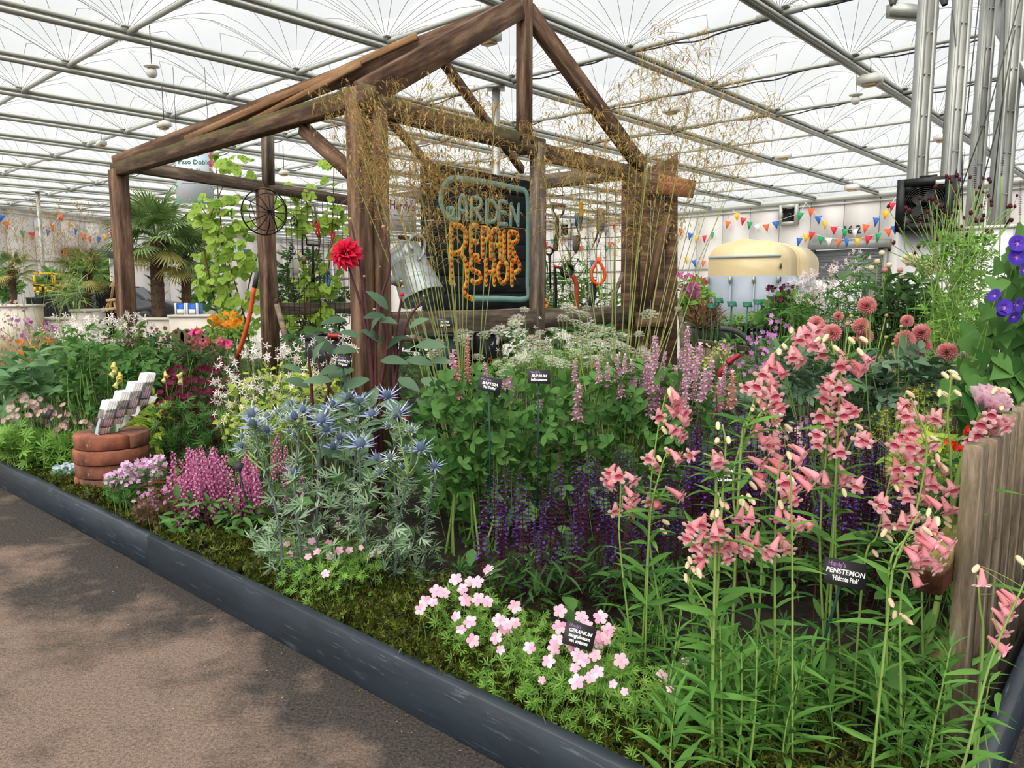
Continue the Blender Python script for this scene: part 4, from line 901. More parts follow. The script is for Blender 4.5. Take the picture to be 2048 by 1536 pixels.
for z in (1.9, 1.62): MB().box(q0+fx*.0-fy*.02+np.array([0, 0, z]), (.03, .05, .1), Mt).build('hinge', M_DKGREY, e)
# white van behind the trailer
e = thing('white_van', 'white van partly seen behind the trailer and pink flowers', 'van', P(1665, 640, 20)); c = P(1660, 600, 20); Mv = np.stack([np.array([.62, .78, 0]), np.array([-.78, .62, 0]), np.array([0, 0, 1.])], 1)
prof = [(-1.2, .35), (1.6, .35), (1.6, .95), (1.2, 1.05), (.75, 1.6), (-1.2, 1.65)]; MB().prism(prof, 1.7, Mv, (c[0], c[1], 0)).build('body', flat('van_white', '#dfe2e4', .3), e)
MB().prism([(-.3, 1.05), (1.05, 1.05), (.68, 1.52), (-.3, 1.55)], 1.73, Mv, (c[0], c[1], 0)).build('side_window', flat('dark_glass', '#30373c', .1), e)
for x in (-.7, 1.0): MB().lathe([(0, -.88), (.2, -.88), (.31, -.86), (.31, .86), (.2, .88), (0, .88)], 18, M=Mv @ np.array([[1, 0, 0], [0, 0, 1], [0, -1, 0]]), loc=c*[1, 1, 0]+Mv @ np.array([x, 0, .31])).build('wheel', M_BLACK, e)

# white partition with the black fan on top
pa, pb = P(1783, 700, 7.9), P(2140, 700, 6.9); zt_ = P(1783, 466, 7.9)[2]; e = thing('white_partition', 'plain white display partition carrying the black fan', 'partition', Z(pa, 0)); n = 3
for i in range(n):
    a = pa+(pb-pa)*i/n; c = pa+(pb-pa)*(i+1)/n; Fm = frames((c-a)*[1, 1, 0])[0]; MB().box(Z((a+c)/2, zt_/2), (.06, np.linalg.norm((c-a)[:2])-.012, zt_), Fm).build('board', flat('white_board', '#dcdcdd', .5), e)
    MB().box(Z((a+c)/2, zt_+.015), (.09, np.linalg.norm((c-a)[:2]), .03), Fm).build('cap', M_WHITE, e)
q = P(1852, 424, 7.62); e = thing('drum_fan', 'large black square drum fan standing on the white partition', 'fan', Z(q, zt_+.03)); d = unit((pb-pa)*[1, 1, 0]); Mf = np.stack([d, np.array([-d[1], d[0], 0]), np.array([0, 0, 1.])], 1); fz_ = zt_+.03+.37; s = .36
fr = MB()
for sx, sz, w_, h_ in ((-s, 0, .12, .84), (s, 0, .12, .84), (0, s, .62, .12), (0, -s, .62, .12)): fr.box(Z(q, fz_)+Mf @ np.array([sx, 0, sz]), (w_, .34, h_), Mf)
for sx in (-1, 1):
    for sz in (-1, 1): fr.box(Z(q, fz_)+Mf @ np.array([sx*.27, 0, sz*.27]), (.14, .3, .14), Mf @ np.array([[.707, 0, .707], [0, 1, 0], [-.707, 0, .707]]))
fr.build('housing', M_BLACK, e); Ml = np.stack([Mf[:, 0], Mf[:, 2], -Mf[:, 1]], 1)
for r in np.linspace(.06, .31, 9): MB().tube([Z(q, fz_)+Ml @ np.array([r*math.cos(t), r*math.sin(t), .14+.03*(1-r/.31)]) for t in np.linspace(0, 2*np.pi, 25)], .004, n=4).build('grille_ring', M_DKGREY, e)
for i in range(5):
    t = i*1.2566; M2 = Ml @ np.array([[math.cos(t), -math.sin(t), 0], [math.sin(t), math.cos(t), 0], [0, 0, 1]]); MB().addt(leaf(2, .6, .1, .1), M2 @ np.array([[0, 1, 0], [1, 0, 0], [0, 0, 1.]]), Z(q, fz_), .3).build('fan_blade', M_DKGREY, e)
MB().lathe([(.0, .12), (.07, .1), (.08, 0)], 14, M=Ml, loc=Z(q, fz_)).build('hub', M_IRON, e); MB().lathe([(.34, -.12), (.0, -.13)], 20, M=Ml, loc=Z(q, fz_)).build('backing_disc', M_IRON, e); MB().box(Z(q, fz_)+Mf @ np.array([.22, -.175, .33]), (.13, .01, .07), Mf).build('rating_label', M_WHITE, e)  # solid dark disc added behind the blades so the bright hall stays hidden
MB().tube([Z(q, fz_)+Mf @ np.array([-.13, 0, .4]), Z(q, fz_)+Mf @ np.array([-.13, 0, .46]), Z(q, fz_)+Mf @ np.array([.13, 0, .46]), Z(q, fz_)+Mf @ np.array([.13, 0, .4])], .018, n=6).build('carry_handle', M_BLACK, e)
b_ = Vector(Z(q, zt_+.03)); FS = Matrix.Translation(b_) @ Matrix.Scale(.6, 4) @ Matrix.Translation(-b_)     # a compact fan, sized about its foot
for o in list(e.children): o.matrix_basis = FS @ o.matrix_basis

# ------------------------------------------------------------------ bunting
PCOL = {c: flat('pennant_'+n, h, .7) for c, n, h in (('r', 'red', '#d22f45'), ('o', 'orange', '#ef6a3a'), ('y', 'yellow', '#efb92c'), ('g', 'green', '#2c9a5e'), ('b', 'blue', '#3167b8'), ('w', 'white', '#e4e2e0'))}
PM = {}
def wl_t(px):
    s = (px-1024)/1527; return (s*WL0[1]-WL0[0])/(WLD[0]-s*WLD[1])
def bunting(label, side, flags, ends=()):
    pts = []
    for px, py, c in flags:
        p = (WL0+WLD*wl_t(px)+WLN*.35) if side == 'l' else (WR0+WRD*wr_t(px)+WRN*.35)
        p = P(px, py, p[1]); pts.append(p)
    e = thing('bunting', label, 'bunting', pts[0]); dd = WLD if side == 'l' else WRD; top = [p+[0, 0, .12] for p in pts]; ex = [P(x, y, pts[0 if i == 0 else -1][1]) for i, (x, y) in enumerate(ends)]
    if ex: top = [ex[0]]+top+ex[1:]
    MB().tube(top, .012, n=3).build('cord', M_WHITE, e)
    for p, (px, py, c) in zip(pts, flags):
        if (c, side) not in PM:
            V = np.array([-dd*.14+[0, 0, .13], dd*.14+[0, 0, .13], [0, 0, -.2], -dd*.1+WRN*.05+[0, 0, .0]]); V = np.vstack([V[:3], V[:3]+(WLN if side == 'l' else WRN)*.012]); PM[(c, side)] = MB().add(V, [(0, 1, 2), (3, 5, 4), (0, 2, 5), (0, 5, 3), (1, 4, 5), (1, 5, 2), (0, 3, 4), (0, 4, 1)]).mesh('pennant', PCOL[c])
        a = U(-.25, .25); obj('pennant', PM[(c, side)], e, Matrix.Translation(Vector(p)) @ Matrix.Rotation(a, 4, WRN if side == 'r' else WLN) @ Matrix.Rotation(U(-.5, .5), 4, 'Z'))
bunting('bunting string sagging over the roller shutter number', 'r', [(1622, 424, 'o'), (1637, 439, 'b'), (1650, 450, 'y'), (1668, 460, 'r'), (1690, 465, 'g'), (1710, 466, 'w'), (1731, 456, 'o'), (1752, 443, 'b'), (1771, 429, 'y'), (1784, 413, 'r')], ((1612, 405), (1792, 395)))
bunting('lower bunting string just above the roller shutter', 'r', [(1598, 483, 'b'), (1612, 476, 'y'), (1623, 471, 'r'), (1642, 479, 'g'), (1658, 483, 'w'), (1676, 485, 'o'), (1695, 485, 'b'), (1716, 484, 'y'), (1736, 479, 'r'), (1756, 474, 'g'), (1777, 464, 'o'), (1790, 459, 'b')])
bunting('bunting string under the extract fan behind the oat grass', 'r', [(1474, 433, 'y'), (1486, 442, 'r'), (1499, 450, 'g'), (1515, 455, 'w'), (1533, 455, 'o'), (1552, 449, 'b'), (1600, 432, 'g')], ((1465, 420), (1612, 405)))
bunting('bunting string between plank door and cream trailer roof', 'r', [(1362, 463, 'o'), (1380, 472, 'b'), (1393, 477, 'y'), (1409, 477, 'r'), (1425, 471, 'g'), (1455, 449, 'o')], ((1350, 450), (1468, 430)))
bunting('short low bunting string left of the trailer', 'r', [(1373, 520, 'y'), (1389, 526, 'b'), (1407, 527, 'o')])
bunting('bunting run on the left wall behind the first oat grasses', 'l', [(2, 436, 'b'), (13, 450, 'o'), (28, 460, 'w'), (45, 468, 'g'), (64, 471, 'r'), (82, 471, 'y'), (96, 465, 'b'), (105, 455, 'o'), (122, 435, 'o')])
bunting('bunting run on the left wall beside the corner post', 'l', [(138, 450, 'y'), (151, 463, 'b'), (166, 473, 'o'), (180, 479, 'o'), (197, 479, 'b'), (210, 475, 'y'), (224, 468, 'r'), (236, 456, 'g')])
bunting('bunting run on the left wall behind the climbing vine', 'l', [(425, 493, 'g'), (435, 486, 'r'), (444, 477, 'y'), (455, 474, 'o'), (470, 494, 'g'), (490, 503, 'b')])
bunting('bunting run on the left wall seen through the shears grid', 'l', [(557, 503, 'o'), (575, 512, 'g'), (590, 511, 'b'), (597, 510, 'y'), (607, 502, 'b'), (615, 497, 'o'), (632, 502, 'b'), (640, 508, 'o')])
bunting('lowest bunting run seen through the shears grid', 'l', [(620, 534, 'o'), (631, 541, 'r'), (638, 543, 'b'), (645, 544, 'o'), (655, 541, 'g')])
bunting('upper bunting run seen through the trowel grid', 'r', [(1093, 489, 'r'), (1105, 483, 'g'), (1126, 478, 'o'), (1138, 488, 'b'), (1150, 494, 'y'), (1162, 497, 'r'), (1175, 495, 'g'), (1212, 464, 'b'), (1228, 452, 'r')])
bunting('lower bunting run seen through the trowel grid', 'r', [(1184, 526, 'b'), (1197, 519, 'o'), (1214, 497, 'g'), (1220, 490, 'r'), (1229, 502, 'y')])

# ------------------------------------------------------------------ far left of the hall
M_STONE = flat('pale_planter_stone', '#cfc8bc', .8, c2='#dcd6cb', scale=4)
def planter(label, px0, px1, Y, y0, dep, arches=(), Y1=None):
    a, c = P(px0, y0, Y), P(px1, y0, Y1 or Y); zt = a[2]; c = Z(c, zt); L_ = np.linalg.norm(c-a); Fm = frames(c-a)[0]; Mm = np.stack([Fm[:, 1], -Fm[:, 0], Fm[:, 2]], 1)
    e = thing('planter_wall', label, 'planter', Z(a, 0), 'pale planters on the far left'); MB().box((a+c)/2*[1, 1, 0]+np.array([0, dep/2, zt/2]), (L_, dep, zt), Mm).build('body', M_STONE, e)
    MB().box((a+c)/2*[1, 1, 0]+np.array([0, dep/2, zt+.02]), (L_+.05, dep+.06, .05), Mm).build('coping', M_STONE, e)
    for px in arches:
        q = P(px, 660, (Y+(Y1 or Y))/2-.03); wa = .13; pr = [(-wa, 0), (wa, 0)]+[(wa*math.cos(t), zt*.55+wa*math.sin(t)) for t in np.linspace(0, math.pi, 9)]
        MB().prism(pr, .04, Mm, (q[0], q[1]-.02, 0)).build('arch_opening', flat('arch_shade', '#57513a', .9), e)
planter('pale low planter with arched openings beside the palms', 338, 452, 16, 634, .5, (356, 374, 396, 418, 438)); planter('pale block planter behind the corner post foot', 268, 345, 16.4, 640, .5)
planter('pale square planter by the black tables', 141, 180, 15.5, 623, .6); planter('sandy planter under the leftmost palm', -20, 50, 15, 614, .6); planter('long pale ledge under the black tables', 50, 142, 15.8, 640, .5)
M_CLOTH = flat('black_cloth', '#101113', .85)
def table(label, px0, px1, Y, y0):
    a, c = P(px0, y0, Y), P(px1, y0, Y); zt = a[2]; e = thing('display_table', label, 'table', Z((a+c)/2, 0)); w_ = c[0]-a[0]
    V = []; n = 24
    for z, amp in ((zt, 0), (.3, .04)):
        for i in range(n+1): V.append((a[0]+w_*i/n, Y+amp*math.sin(i*1.9), z))
    MB().add(V, sum([[(i, i+1, n+2+i), (i, n+2+i, n+1+i)] for i in range(n)], [])).box(((a+c)[0]/2, Y+.4, zt+.01), (w_+.04, .8, .03)).build('cloth', M_CLOTH, e)
    for x in (.1, .9):
        for yy in (.08, .7): MB().box((a[0]+w_*x, Y+yy, zt/2), (.05, .05, zt)).build('leg', M_DKGREY, e)
table('black draped table left of the square planter', 52, 84, 18, 597); table('black draped table behind the small palm', 86, 140, 18, 598); table('black draped display stand left of the corner post', 190, 242, 17, 575)
e = thing('display_easel', 'small pale wooden easel standing on the square planter', 'easel', P(220, 620, 15)); M_EASEL = wood('easel_pine', '#8d7148', '#b8976a', '#cdb187')
for a, c in (((222, 597, 15), (208, 626, 15)), ((228, 597, 15), (232, 626, 15)), ((220, 600, 15.1), (222, 626, 15.1)), ((230, 550, 15), (222, 600, 15))): beam('strut', P(*a), P(*c), .04, .04, M_EASEL, e)
beam('ledge', P(206, 619, 14.95), P(233, 617, 14.95), .05, .06, M_EASEL, e); beam('ledge', P(213, 601, 14.97), P(231, 600, 14.97), .05, .05, M_EASEL, e)
M_YF = flat('yellow_frame', '#d9b521', .5)
for lab, (x0, y0, x1, y1) in (('tall yellow display frame over the black tables', (68, 547, 107, 571)), ('wide yellow display frame over the black tables', (108, 548, 142, 571)), ('small yellow picture frame above the black table', (70, 572, 82, 584)), ('small yellow picture frame with dark print', (92, 572, 107, 582))):
    a, c = P(x0, y0, 18.3), P(x1, y1, 18.3); e = thing('picture_display', lab, 'frame', Z(a, c[2])); t = .045
    for cx_, cz, w_, h_ in (((a+c)[0]/2, a[2], c[0]-a[0]+t, t), ((a+c)[0]/2, c[2], c[0]-a[0]+t, t), (a[0], (a+c)[2]/2, t, a[2]-c[2]), (c[0], (a+c)[2]/2, t, a[2]-c[2])): MB().box((cx_, 18.3, cz), (w_, .04, h_)).build('bar', M_YF, e)
    for x in (a[0], c[0]): MB().tube([(x, 18.3, .0), (x, 18.3, c[2])], .015, n=5).build('leg', M_BLACK, e)
for lab, x0, x1 in (('bright blue box left of the two on the planter', 351, 371), ('bright blue box right of the two on the planter', 374, 395)):
    a, c = P(x0, 607, 16.3), P(x1, 631, 16.3); e = thing('blue_box', lab, 'box', Z((a+c)/2, c[2])); MB().box(((a+c)[0]/2, 16.45, (a+c)[2]/2), (c[0]-a[0], .3, a[2]-c[2])).build('body', flat('bright_blue', '#1d62c4', .4), e)
    for x in (a[0], c[0]): MB().box((x, 16.3, (a+c)[2]/2), (.03, .05, a[2]-c[2]+.02)).build('edge', M_WHITE, e)
    MB().box(((a+c)[0]/2, 16.29, (a+2*c)[2]/3), (.14, .01, .1)).build('label_panel', M_WHITE, e)
# dark car beyond the planters
c = P(290, 617, 27); e = thing('dark_car', 'dark grey car parked beyond the palms, one wheel in view', 'car', (c[0], c[1], 0)); sc = .62; ox = c[0]; M_CAR = flat('car_charcoal', '#23262a', .25, .3)
prof = np.array([(-3.6, .35), (.75, .35), (.8, .8), (.55, 1.0), (-.3, 1.1), (-.9, 1.6), (-2.9, 1.62), (-3.5, 1.1)])*.95; zc = .31
MB().prism(prof, 1.7, None, (ox, c[1]+.9, 0)).build('body', M_CAR, e); MB().prism(np.array([(-.45, 1.1), (-.95, 1.5), (-2.8, 1.52), (-3.2, 1.1)])*.95, 1.72, None, (ox, c[1]+.9, 0)).build('window_glass', flat('dark_glass', '#30373c', .1), e)
for x in (0, -2.6):
    w_ = obj('wheel', MB().lathe([(0, -.08), (.2, -.09), (.3, -.08), (.33, 0), (.3, .08), (.2, .09)], 24, M=np.array([[1, 0, 0], [0, 0, 1], [0, 1, 0.]]), loc=(ox+x, c[1], .36)).mesh('wheel', M_BLACK, True), e)
    mb = MB()
    for k_ in range(5): t = k_*1.2566; mb.box((ox+x+.1*math.cos(t), c[1]-.1, .36+.1*math.sin(t)), (.2, .02, .06), np.array([[math.cos(t), 0, -math.sin(t)], [0, 1, 0], [math.sin(t), 0, math.cos(t)]]))
    mb.build('alloy_spokes', M_ALU, w_)
# ------------------------------------------------------------------ plant kit
SOIL = .13
def base(px, Y, z=SOIL): q = P(px, 700, Y); return np.array([q[0], Y, z])
def ell(n, ells, Y0, Y1, edge=1.0):
    """n points of the place seen within ellipses (cx, cy, rx, ry) of the view, Y0..Y1 away"""
    a = np.array([e[2]*e[3] for e in ells], float); a /= a.sum(); out = []
    for i in RNG.choice(len(ells), n, p=a):
        cx, cy, rx, ry = ells[i]; r = math.sqrt(U(0, 1))*edge; t = U(0, 2*math.pi); out.append(P(cx+rx*r*math.cos(t), cy+ry*r*math.sin(t), U(Y0, Y1)))
    return np.array(out)
def rdir(n, up=.3, toward=.3, spread=1.0):
    d = RNG.normal(0, spread, (n, 3)); d[:, 2] = d[:, 2]*.5+up; d[:, 1] -= toward; return unit(d)
def scatter(parent, name, T, mats, L, D, S, nparts=0, stuff='foliage', up=(0, -.35, 1), roll=None, smooth=False):
    """nearest pieces are parts of their own, the others one joined part"""
    n = len(L); roll = RNG.normal(0, .5, n) if roll is None else roll; F_ = frames(D, up, roll); S = np.broadcast_to(np.asarray(S, float), (n,)); idx = np.argsort(L[:, 1]); k = min(nparts, n)
    if k:
        mb = MB().addt(T); me = mb.mesh(name, mats, smooth)
        for i in idx[:k]: obj(name, me, parent, m4(F_[i], L[i], float(S[i])))
    if n > k:
        j = idx[k:]; MB().inst(T, F_[j], L[j], S[j]).build(stuff, mats, parent, smooth, 'stuff')
def stems(parent, pairs, r, mat, name='stem', bow=.04, n=4, seg=5, taper=.6):
    """all thin stems of one plant, joined"""
    mb = MB()
    for a, c in pairs:
        m_ = (np.asarray(a)+np.asarray(c))/2+RNG.normal(0, bow, 3)*np.linalg.norm(np.asarray(c)-a)*[1, 1, .3]; mb.tube(bez([a, m_, c], seg), r, r*taper, n=n, cap=False)
    o = mb.build(name, mat, parent); 
    if len(pairs) > 1: o['kind'] = 'stuff'
    return o
def multi(parts):
    mb = MB()
    for T, M, loc, s in parts: mb.addt(T, M, loc, s)
    return mb.tmpl()
def recol(T, m): return (T[0], T[1], m)
def rosette(T, n, tilt, s=1.0, ph=0.0, m=None, jit=0.0):
    """n copies of blade T around z, raised by tilt"""
    ps = []
    for i in range(n):
        a = ph+i*2*math.pi/n+U(-jit, jit); d = np.array([math.cos(a)*math.cos(tilt), math.sin(a)*math.cos(tilt), math.sin(tilt)]); ps.append((T if m is None else recol(T, m), frames(d)[0], (0, 0, 0), s))
    return multi(ps)
Z2Y = np.array([[1, 0, 0], [0, 0, 1], [0, -1, 0.]])           # template z axis -> frame y axis
def zup(T): return (T[0] @ Z2Y.T, T[1], T[2])
L_LANCE = leaf(3, .145, .25, .28, tip=1.1, base=.3, pos=.35); L_OVAL = leaf(3, .52, .15, .2, tip=.7, base=.15, pos=.55); L_ROUND = leaf(3, .62, .12, .15, tip=.55, base=.1, pos=.6)
L_NEEDLE = leaf(1, .09, .2, .1); L_SMALL = leaf(1, .42, .2, .2)
def tri3(T, spread=1.0): return multi([(T, frames((math.sin(a), math.cos(a), .12))[0], (0, .0, 0), s) for a, s in ((0, 1), (spread, .88), (-spread, .88))])
T_TRI = tri3(leaf(3, .5, .14, .22, tip=.6, base=.12, pos=.58), 1.15)
T_CUT = multi([(leaf(1, .2, .1, .1, pos=.65), frames((math.sin(a), math.cos(a), .1))[0], (0, 0, 0), s) for a, s in ((0, 1), (.55, .95), (-.55, .95), (1.15, .85), (-1.15, .85), (1.9, .6), (-1.9, .6))])
T_SPINY = multi([(leaf(1, .16, .3, -.05, pos=.3, base=.4), frames((math.sin(a), math.cos(a), .25*math.sin(a*3)))[0], (0, y, 0), s) for a, s, y in ((0, 1, 0), (.5, .75, .1), (-.5, .75, .1), (1.0, .7, 0), (-1.0, .7, 0), (.8, .4, .4), (-.8, .4, .4), (1.5, .5, 0), (-1.5, .5, 0))])
T_PINN = multi([(leaf(2, .42, .15, .15), frames((math.sin(a), math.cos(a), .0))[0], (0, y, 0), s) for a, s, y in ((0, .5, .5), (.9, .42, .42), (-.9, .42, .42), (1.0, .38, .15), (-1.0, .38, .15))]+[(leaf(1, .05, 0, .1), np.eye(3), (0, 0, 0), .6)])
def flower5(n=5, w=.75, cup=.35, curl=.25, notch=True, nn=2):
    T = leaf(nn, w, -.12, curl, tip=.35, base=.25, pos=.7); return rosette(T, n, cup)
def heart():
    pr = [(0, 0), (.16, -.13), (.36, -.1), (.47, .1), (.42, .35), (.22, .68), (0, 1.0)]; V = [(0, .02, 0), (0, .35, -.03), (0, 1.0, -.25)]; R_ = [(x, y, .10*x-.22*max(0, y)**2+.03) for x, y in pr[1:6]]; Lf = [(-x, y, z) for x, y, z in R_]
    V += R_+Lf; Fc = []
    for o, s in ((3, 1), (8, -1)):
        ring = [0, o, o+1, o+2, o+3, o+4, 2]
        for i in range(6): Fc.append((1, ring[i], ring[i+1])[::s])
    return np.array(V, float), np.array(Fc), 0
T_HEART = heart()
def gm(name, a, c, d=None, t=.3): return petal(name, a, c, d, t, obj_rand=True)
G_MID = gm('leaf_mid_green', '#38652d', '#628f48', '#4d7a3a'); G_DARK = gm('leaf_dark_green', '#2c4c26', '#4b7138', '#3a5d2e'); G_BRIGHT = gm('leaf_bright_green', '#4e802f', '#88b04f', '#699a40'); G_LIME = gm('leaf_lime', '#8aa838', '#c3d25a', '#a5bd48')
G_BLUE = gm('leaf_blue_green', '#47734a', '#7ba070', '#5f8a5a'); G_SILVER = gm('leaf_silver_green', '#567a52', '#a3b99b', '#74946e', .15); G_DAHL = gm('leaf_grey_green', '#3b5741', '#6c8a6a', '#52705a', .2); G_PEN = gm('leaf_penstemon', '#3a6a2c', '#6fa24a', '#518539'); G_BRONZE = gm('bronze_foliage', '#4a3a2c', '#75603f', '#5c4a38')
G_STEM = flat('green_stem', '#7a9a4a', .6, c2='#8fae5c'); G_STEMD = flat('dark_maroon_stem', '#44202a', .5, c2='#5c2f32'); G_STRAW = gm('golden_oat', '#94763a', '#cfb070', '#ad8d4c', .25); G_STRAWST = flat('green_gold_culm', '#8c9a52', .6, c2='#a3a865', scale=2)
G_BLUEST = flat('blue_grey_stem', '#565d6e', .5, c2='#7f8c8e')

def plant(name, label, cat, px, Y, group=None, z=SOIL): return thing(name, label, cat, base(px, Y, z), group)
# low growth that closes the bed between the plants
und = obj('undergrowth', None, None, Matrix.Translation(Vector(ST(3, 2, SOIL)))); und['kind'] = 'stuff'; und['label'] = 'mixed low green undergrowth covering the soil of the bed'
L = []
while len(L) < 5200:
    u, v = U(.12, 11), U(.45, 6.5)
    if v < .45+.25*math.sin(u*3) and U(0, 1) < .7: continue
    L.append(ST(u, v, SOIL+U(.0, .28)*min(1, (v-.2)/.5)))
L = np.array(L); n = len(L); h = n//2
MB().inst(T_CUT, frames(rdir(h, .4), (0, 0, 1), RNG.normal(0, .6, h)), L[:h], RNG.uniform(.05, .1, h)).build('foliage', G_DARK, und, kind='stuff'); MB().inst(L_OVAL, frames(rdir(n-h, .5), (0, 0, 1), RNG.normal(0, .6, n-h)), L[h:], RNG.uniform(.06, .14, n-h)).build('foliage', G_MID, und, kind='stuff')

# ------------------------------------------------------------------ pink cranesbills along the edging
M_GER = gm('shell_pink_petal', '#f2b3cd', '#f9d3e2', '#eaa0c2', .25); M_VEIN = flat('rose_vein', '#d9709f'); M_EYE = flat('cream_stamen', '#f2efd2')
fl5 = rosette(leaf(3, .74, -.08, .3, tip=.42, base=.22, pos=.68), 5, .26); ger = MB().addt(fl5); 
ger.addt(recol(rosette(leaf(0, .07, 0, .2), 10, .36), 1), loc=(0, 0, .03), sc=.72); ger.lathe([(.0, .26), (.05, .24), (.06, .0)], 6, 2); T_GER = zup(ger.tmpl())
GERM = MB().addt(T_GER).mesh('flower', [M_GER, M_VEIN, M_EYE])
def cranesbill(label, fl, ells, zf, nl, px, Y):
    e = plant('cranesbill', label, 'geranium', px, Y); L = ell(nl, ells, 1, 1); L = np.array([G(1024+F*0+0, 1000, .2) if False else q for q in L])
    LL = []
    for cx, cy, rx, ry in ells:
        for i in range(int(nl*rx*ry/sum(q[2]*q[3] for q in ells))):
            r = math.sqrt(U(0, 1)); t = U(0, 6.28); LL.append(G(cx+rx*r*math.cos(t), cy+ry*r*math.sin(t), U(.17, zf-.02)))
    LL = np.array(LL); lo_ = LL[::2]*1.0; lo_ = np.c_[lo_[:, 0]+RNG.normal(0, .03, len(lo_)), lo_[:, 1]+RNG.normal(0, .03, len(lo_)), RNG.uniform(.15, .2, len(lo_))]; LL = np.vstack([LL, lo_]); vv_ = (LL-CORNER) @ CV; LL[:, :2] += (CV[:2]*np.maximum(0, .05-vv_)[:, None]); LL[:, 2] = np.minimum(LL[:, 2], .16+np.maximum(0, vv_)*.9)
    scatter(e, 'leaf', T_CUT, G_BRIGHT, LL, rdir(len(LL), .35, .2), RNG.uniform(.022, .038, len(LL)), 90)
    pr = []
    for f in fl:
        s = f[2] if len(f) > 2 else 15; q = G(f[0], f[1], zf+U(-.03, .03)); d = unit(np.array([U(-.5, .5), -.75+U(-.3, .3), .75])); obj('flower', GERM, e, m4(frames(d, (0, 0, 1), U(0, 6))[0], q, s*1.06*q[1]/F))
        pr.append((q-d*.004, np.array([q[0]+U(-.05, .05), q[1]+U(.02, .1), SOIL])))
    stems(e, pr, .0016, G_STEM, bow=.05, n=3)
    pr = [(q, np.array([q[0]+U(-.03, .03), q[1]+U(0, .06), SOIL])) for q in LL[::5]]; stems(e, pr, .0011, G_STEM, name='leaf_stalk', n=3, seg=3)
fl = [(911, 1158), (977, 1140, 13), (941, 1163, 13), (925, 1177, 13), (954, 1164), (931, 1200), (956, 1198), (975, 1203, 13), (873, 1182), (889, 1186, 12), (851, 1202, 14), (866, 1204, 11), (840, 1219, 12), (912, 1232, 12), (940, 1243), (922, 1259, 12), (946, 1281), (992, 1276, 14), (998, 1240, 15), (1014, 1248, 13), (1030, 1213), (1030, 1245, 13), (1005, 1258, 12), (1016, 1264, 10), (1059, 1295, 14), (1001, 1300, 10), (1084, 1360, 9), (1120, 1222), (1119, 1254, 16), (1163, 1233), (1201, 1234, 16), (1175, 1250, 12), (1216, 1260, 16), (1200, 1273, 13), (1213, 1279, 12), (1197, 1286, 14), (1113, 1281, 16), (1108, 1297, 15), (1143, 1290, 14), (1155, 1310, 15), (1167, 1320, 15), (1190, 1310, 14), (1097, 1322, 15), (1150, 1335, 12), (1242, 1321, 17), (1195, 1343, 15), (1180, 1355, 13), (1153, 1363, 18), (1226, 1368, 10), (1325, 1352, 15), (1249, 1383, 9), (1340, 1378, 9), (1370, 1322, 9)]
cranesbill('large clump of pale pink cranesbill round the black geranium label', fl, [(920, 1215, 95, 50), (1000, 1270, 110, 60), (1150, 1310, 130, 65), (1250, 1370, 140, 55), (1090, 1350, 70, 40), (960, 1330, 40, 30)], .33, 820, 1080, 2.2)
fl = [(675, 1050, 8), (574, 1088, 7), (623, 1082, 9), (580, 1108, 9), (611, 1098, 6), (616, 1113, 8), (634, 1103, 9), (656, 1086, 9), (660, 1112, 9), (678, 1101, 10), (699, 1100, 8), (651, 1147, 10), (784, 1077, 6), (742, 1110, 6), (759, 1104, 5), (722, 1095, 6)]
cranesbill('small clump of pale pink cranesbill at the foot of the blue sea hollies', fl, [(640, 1130, 85, 40), (700, 1120, 70, 40), (590, 1110, 40, 30)], .3, 420, 650, 2.9)

# ------------------------------------------------------------------ dark purple salvias
M_CAL = gm('maroon_calyx', '#3a1a2c', '#5a2a40', '#47203a', .1); M_VIO = gm('violet_floret', '#42297c', '#6b4aa6', '#523590', .15); M_TIP = gm('brown_bud', '#5a4040', '#8a6a60', None, .1)
def salvia_spike(seed, open0, open1):
    r = random.Random(seed); mb = MB(); mb.tube([(0, 0, 0), (0, 0, 1)], .006, .003, n=4, mat=0, cap=False); nw = 19
    for i in range(nw):
        t = i/(nw-1); z = .04+.94*t; s = (.075-.045*t)*(1 if t < .93 else .7); ps = r.uniform(0, 6)
        for k in range(6):
            a = ps+k*math.pi/3; d = np.array([math.cos(a), math.sin(a), .55]); mb.addt(recol(L_SMALL, 2 if t > .9 else 0), frames(d, (0, 0, 1), 0)[0], (0, 0, z), s*r.uniform(.8, 1.05))
            if open0 < t < open1 and k % 2 == i % 2: mb.addt(recol(leaf(1, .6, .2, .5), 1), frames(d+np.array([0, 0, -.15]))[0], (.3*s*math.cos(a), .3*s*math.sin(a), z), s*1.15)
    return zup(mb.tmpl())
SALV = [MB().addt(salvia_spike(i, o0, o1)).mesh('flower_spike', [M_CAL, M_VIO, M_TIP]) for i, (o0, o1) in enumerate(((.3, .88), (.45, .9), (.15, .8), (.35, .75)))]
def salvia(label, spikes, px, Y, ells, yb):
    e = plant('salvia', label, 'salvia', px, Y); pr = []; LL = []
    for x, y, Yd, ln in spikes:
        top = P(x, y, Yd); lnm = ln*Yd/F; d = unit(np.array([U(-.07, .07), U(-.05, .05), 1.0])); o = top-d*lnm; obj('flower_spike', RND.choice(SALV), e, m4(frames(d, (0, -1, 0), U(0, 6))[0], o, lnm)); b_ = np.array([o[0]+U(-.08, .08), o[1]+U(-.02, .1), SOIL]); pr.append((b_, o))
        for k in range(3): t = U(.1, .9); LL.append(b_+(o-b_)*t)
    stems(e, pr, .0034, G_STEMD, bow=.02); LL = np.array(LL+list(ell(240, ells, Y-.25, Y+.3))); scatter(e, 'leaf', L_LANCE, G_DARK, LL, rdir(len(LL), .25, .1), RNG.uniform(.06, .11, len(LL)), 60)
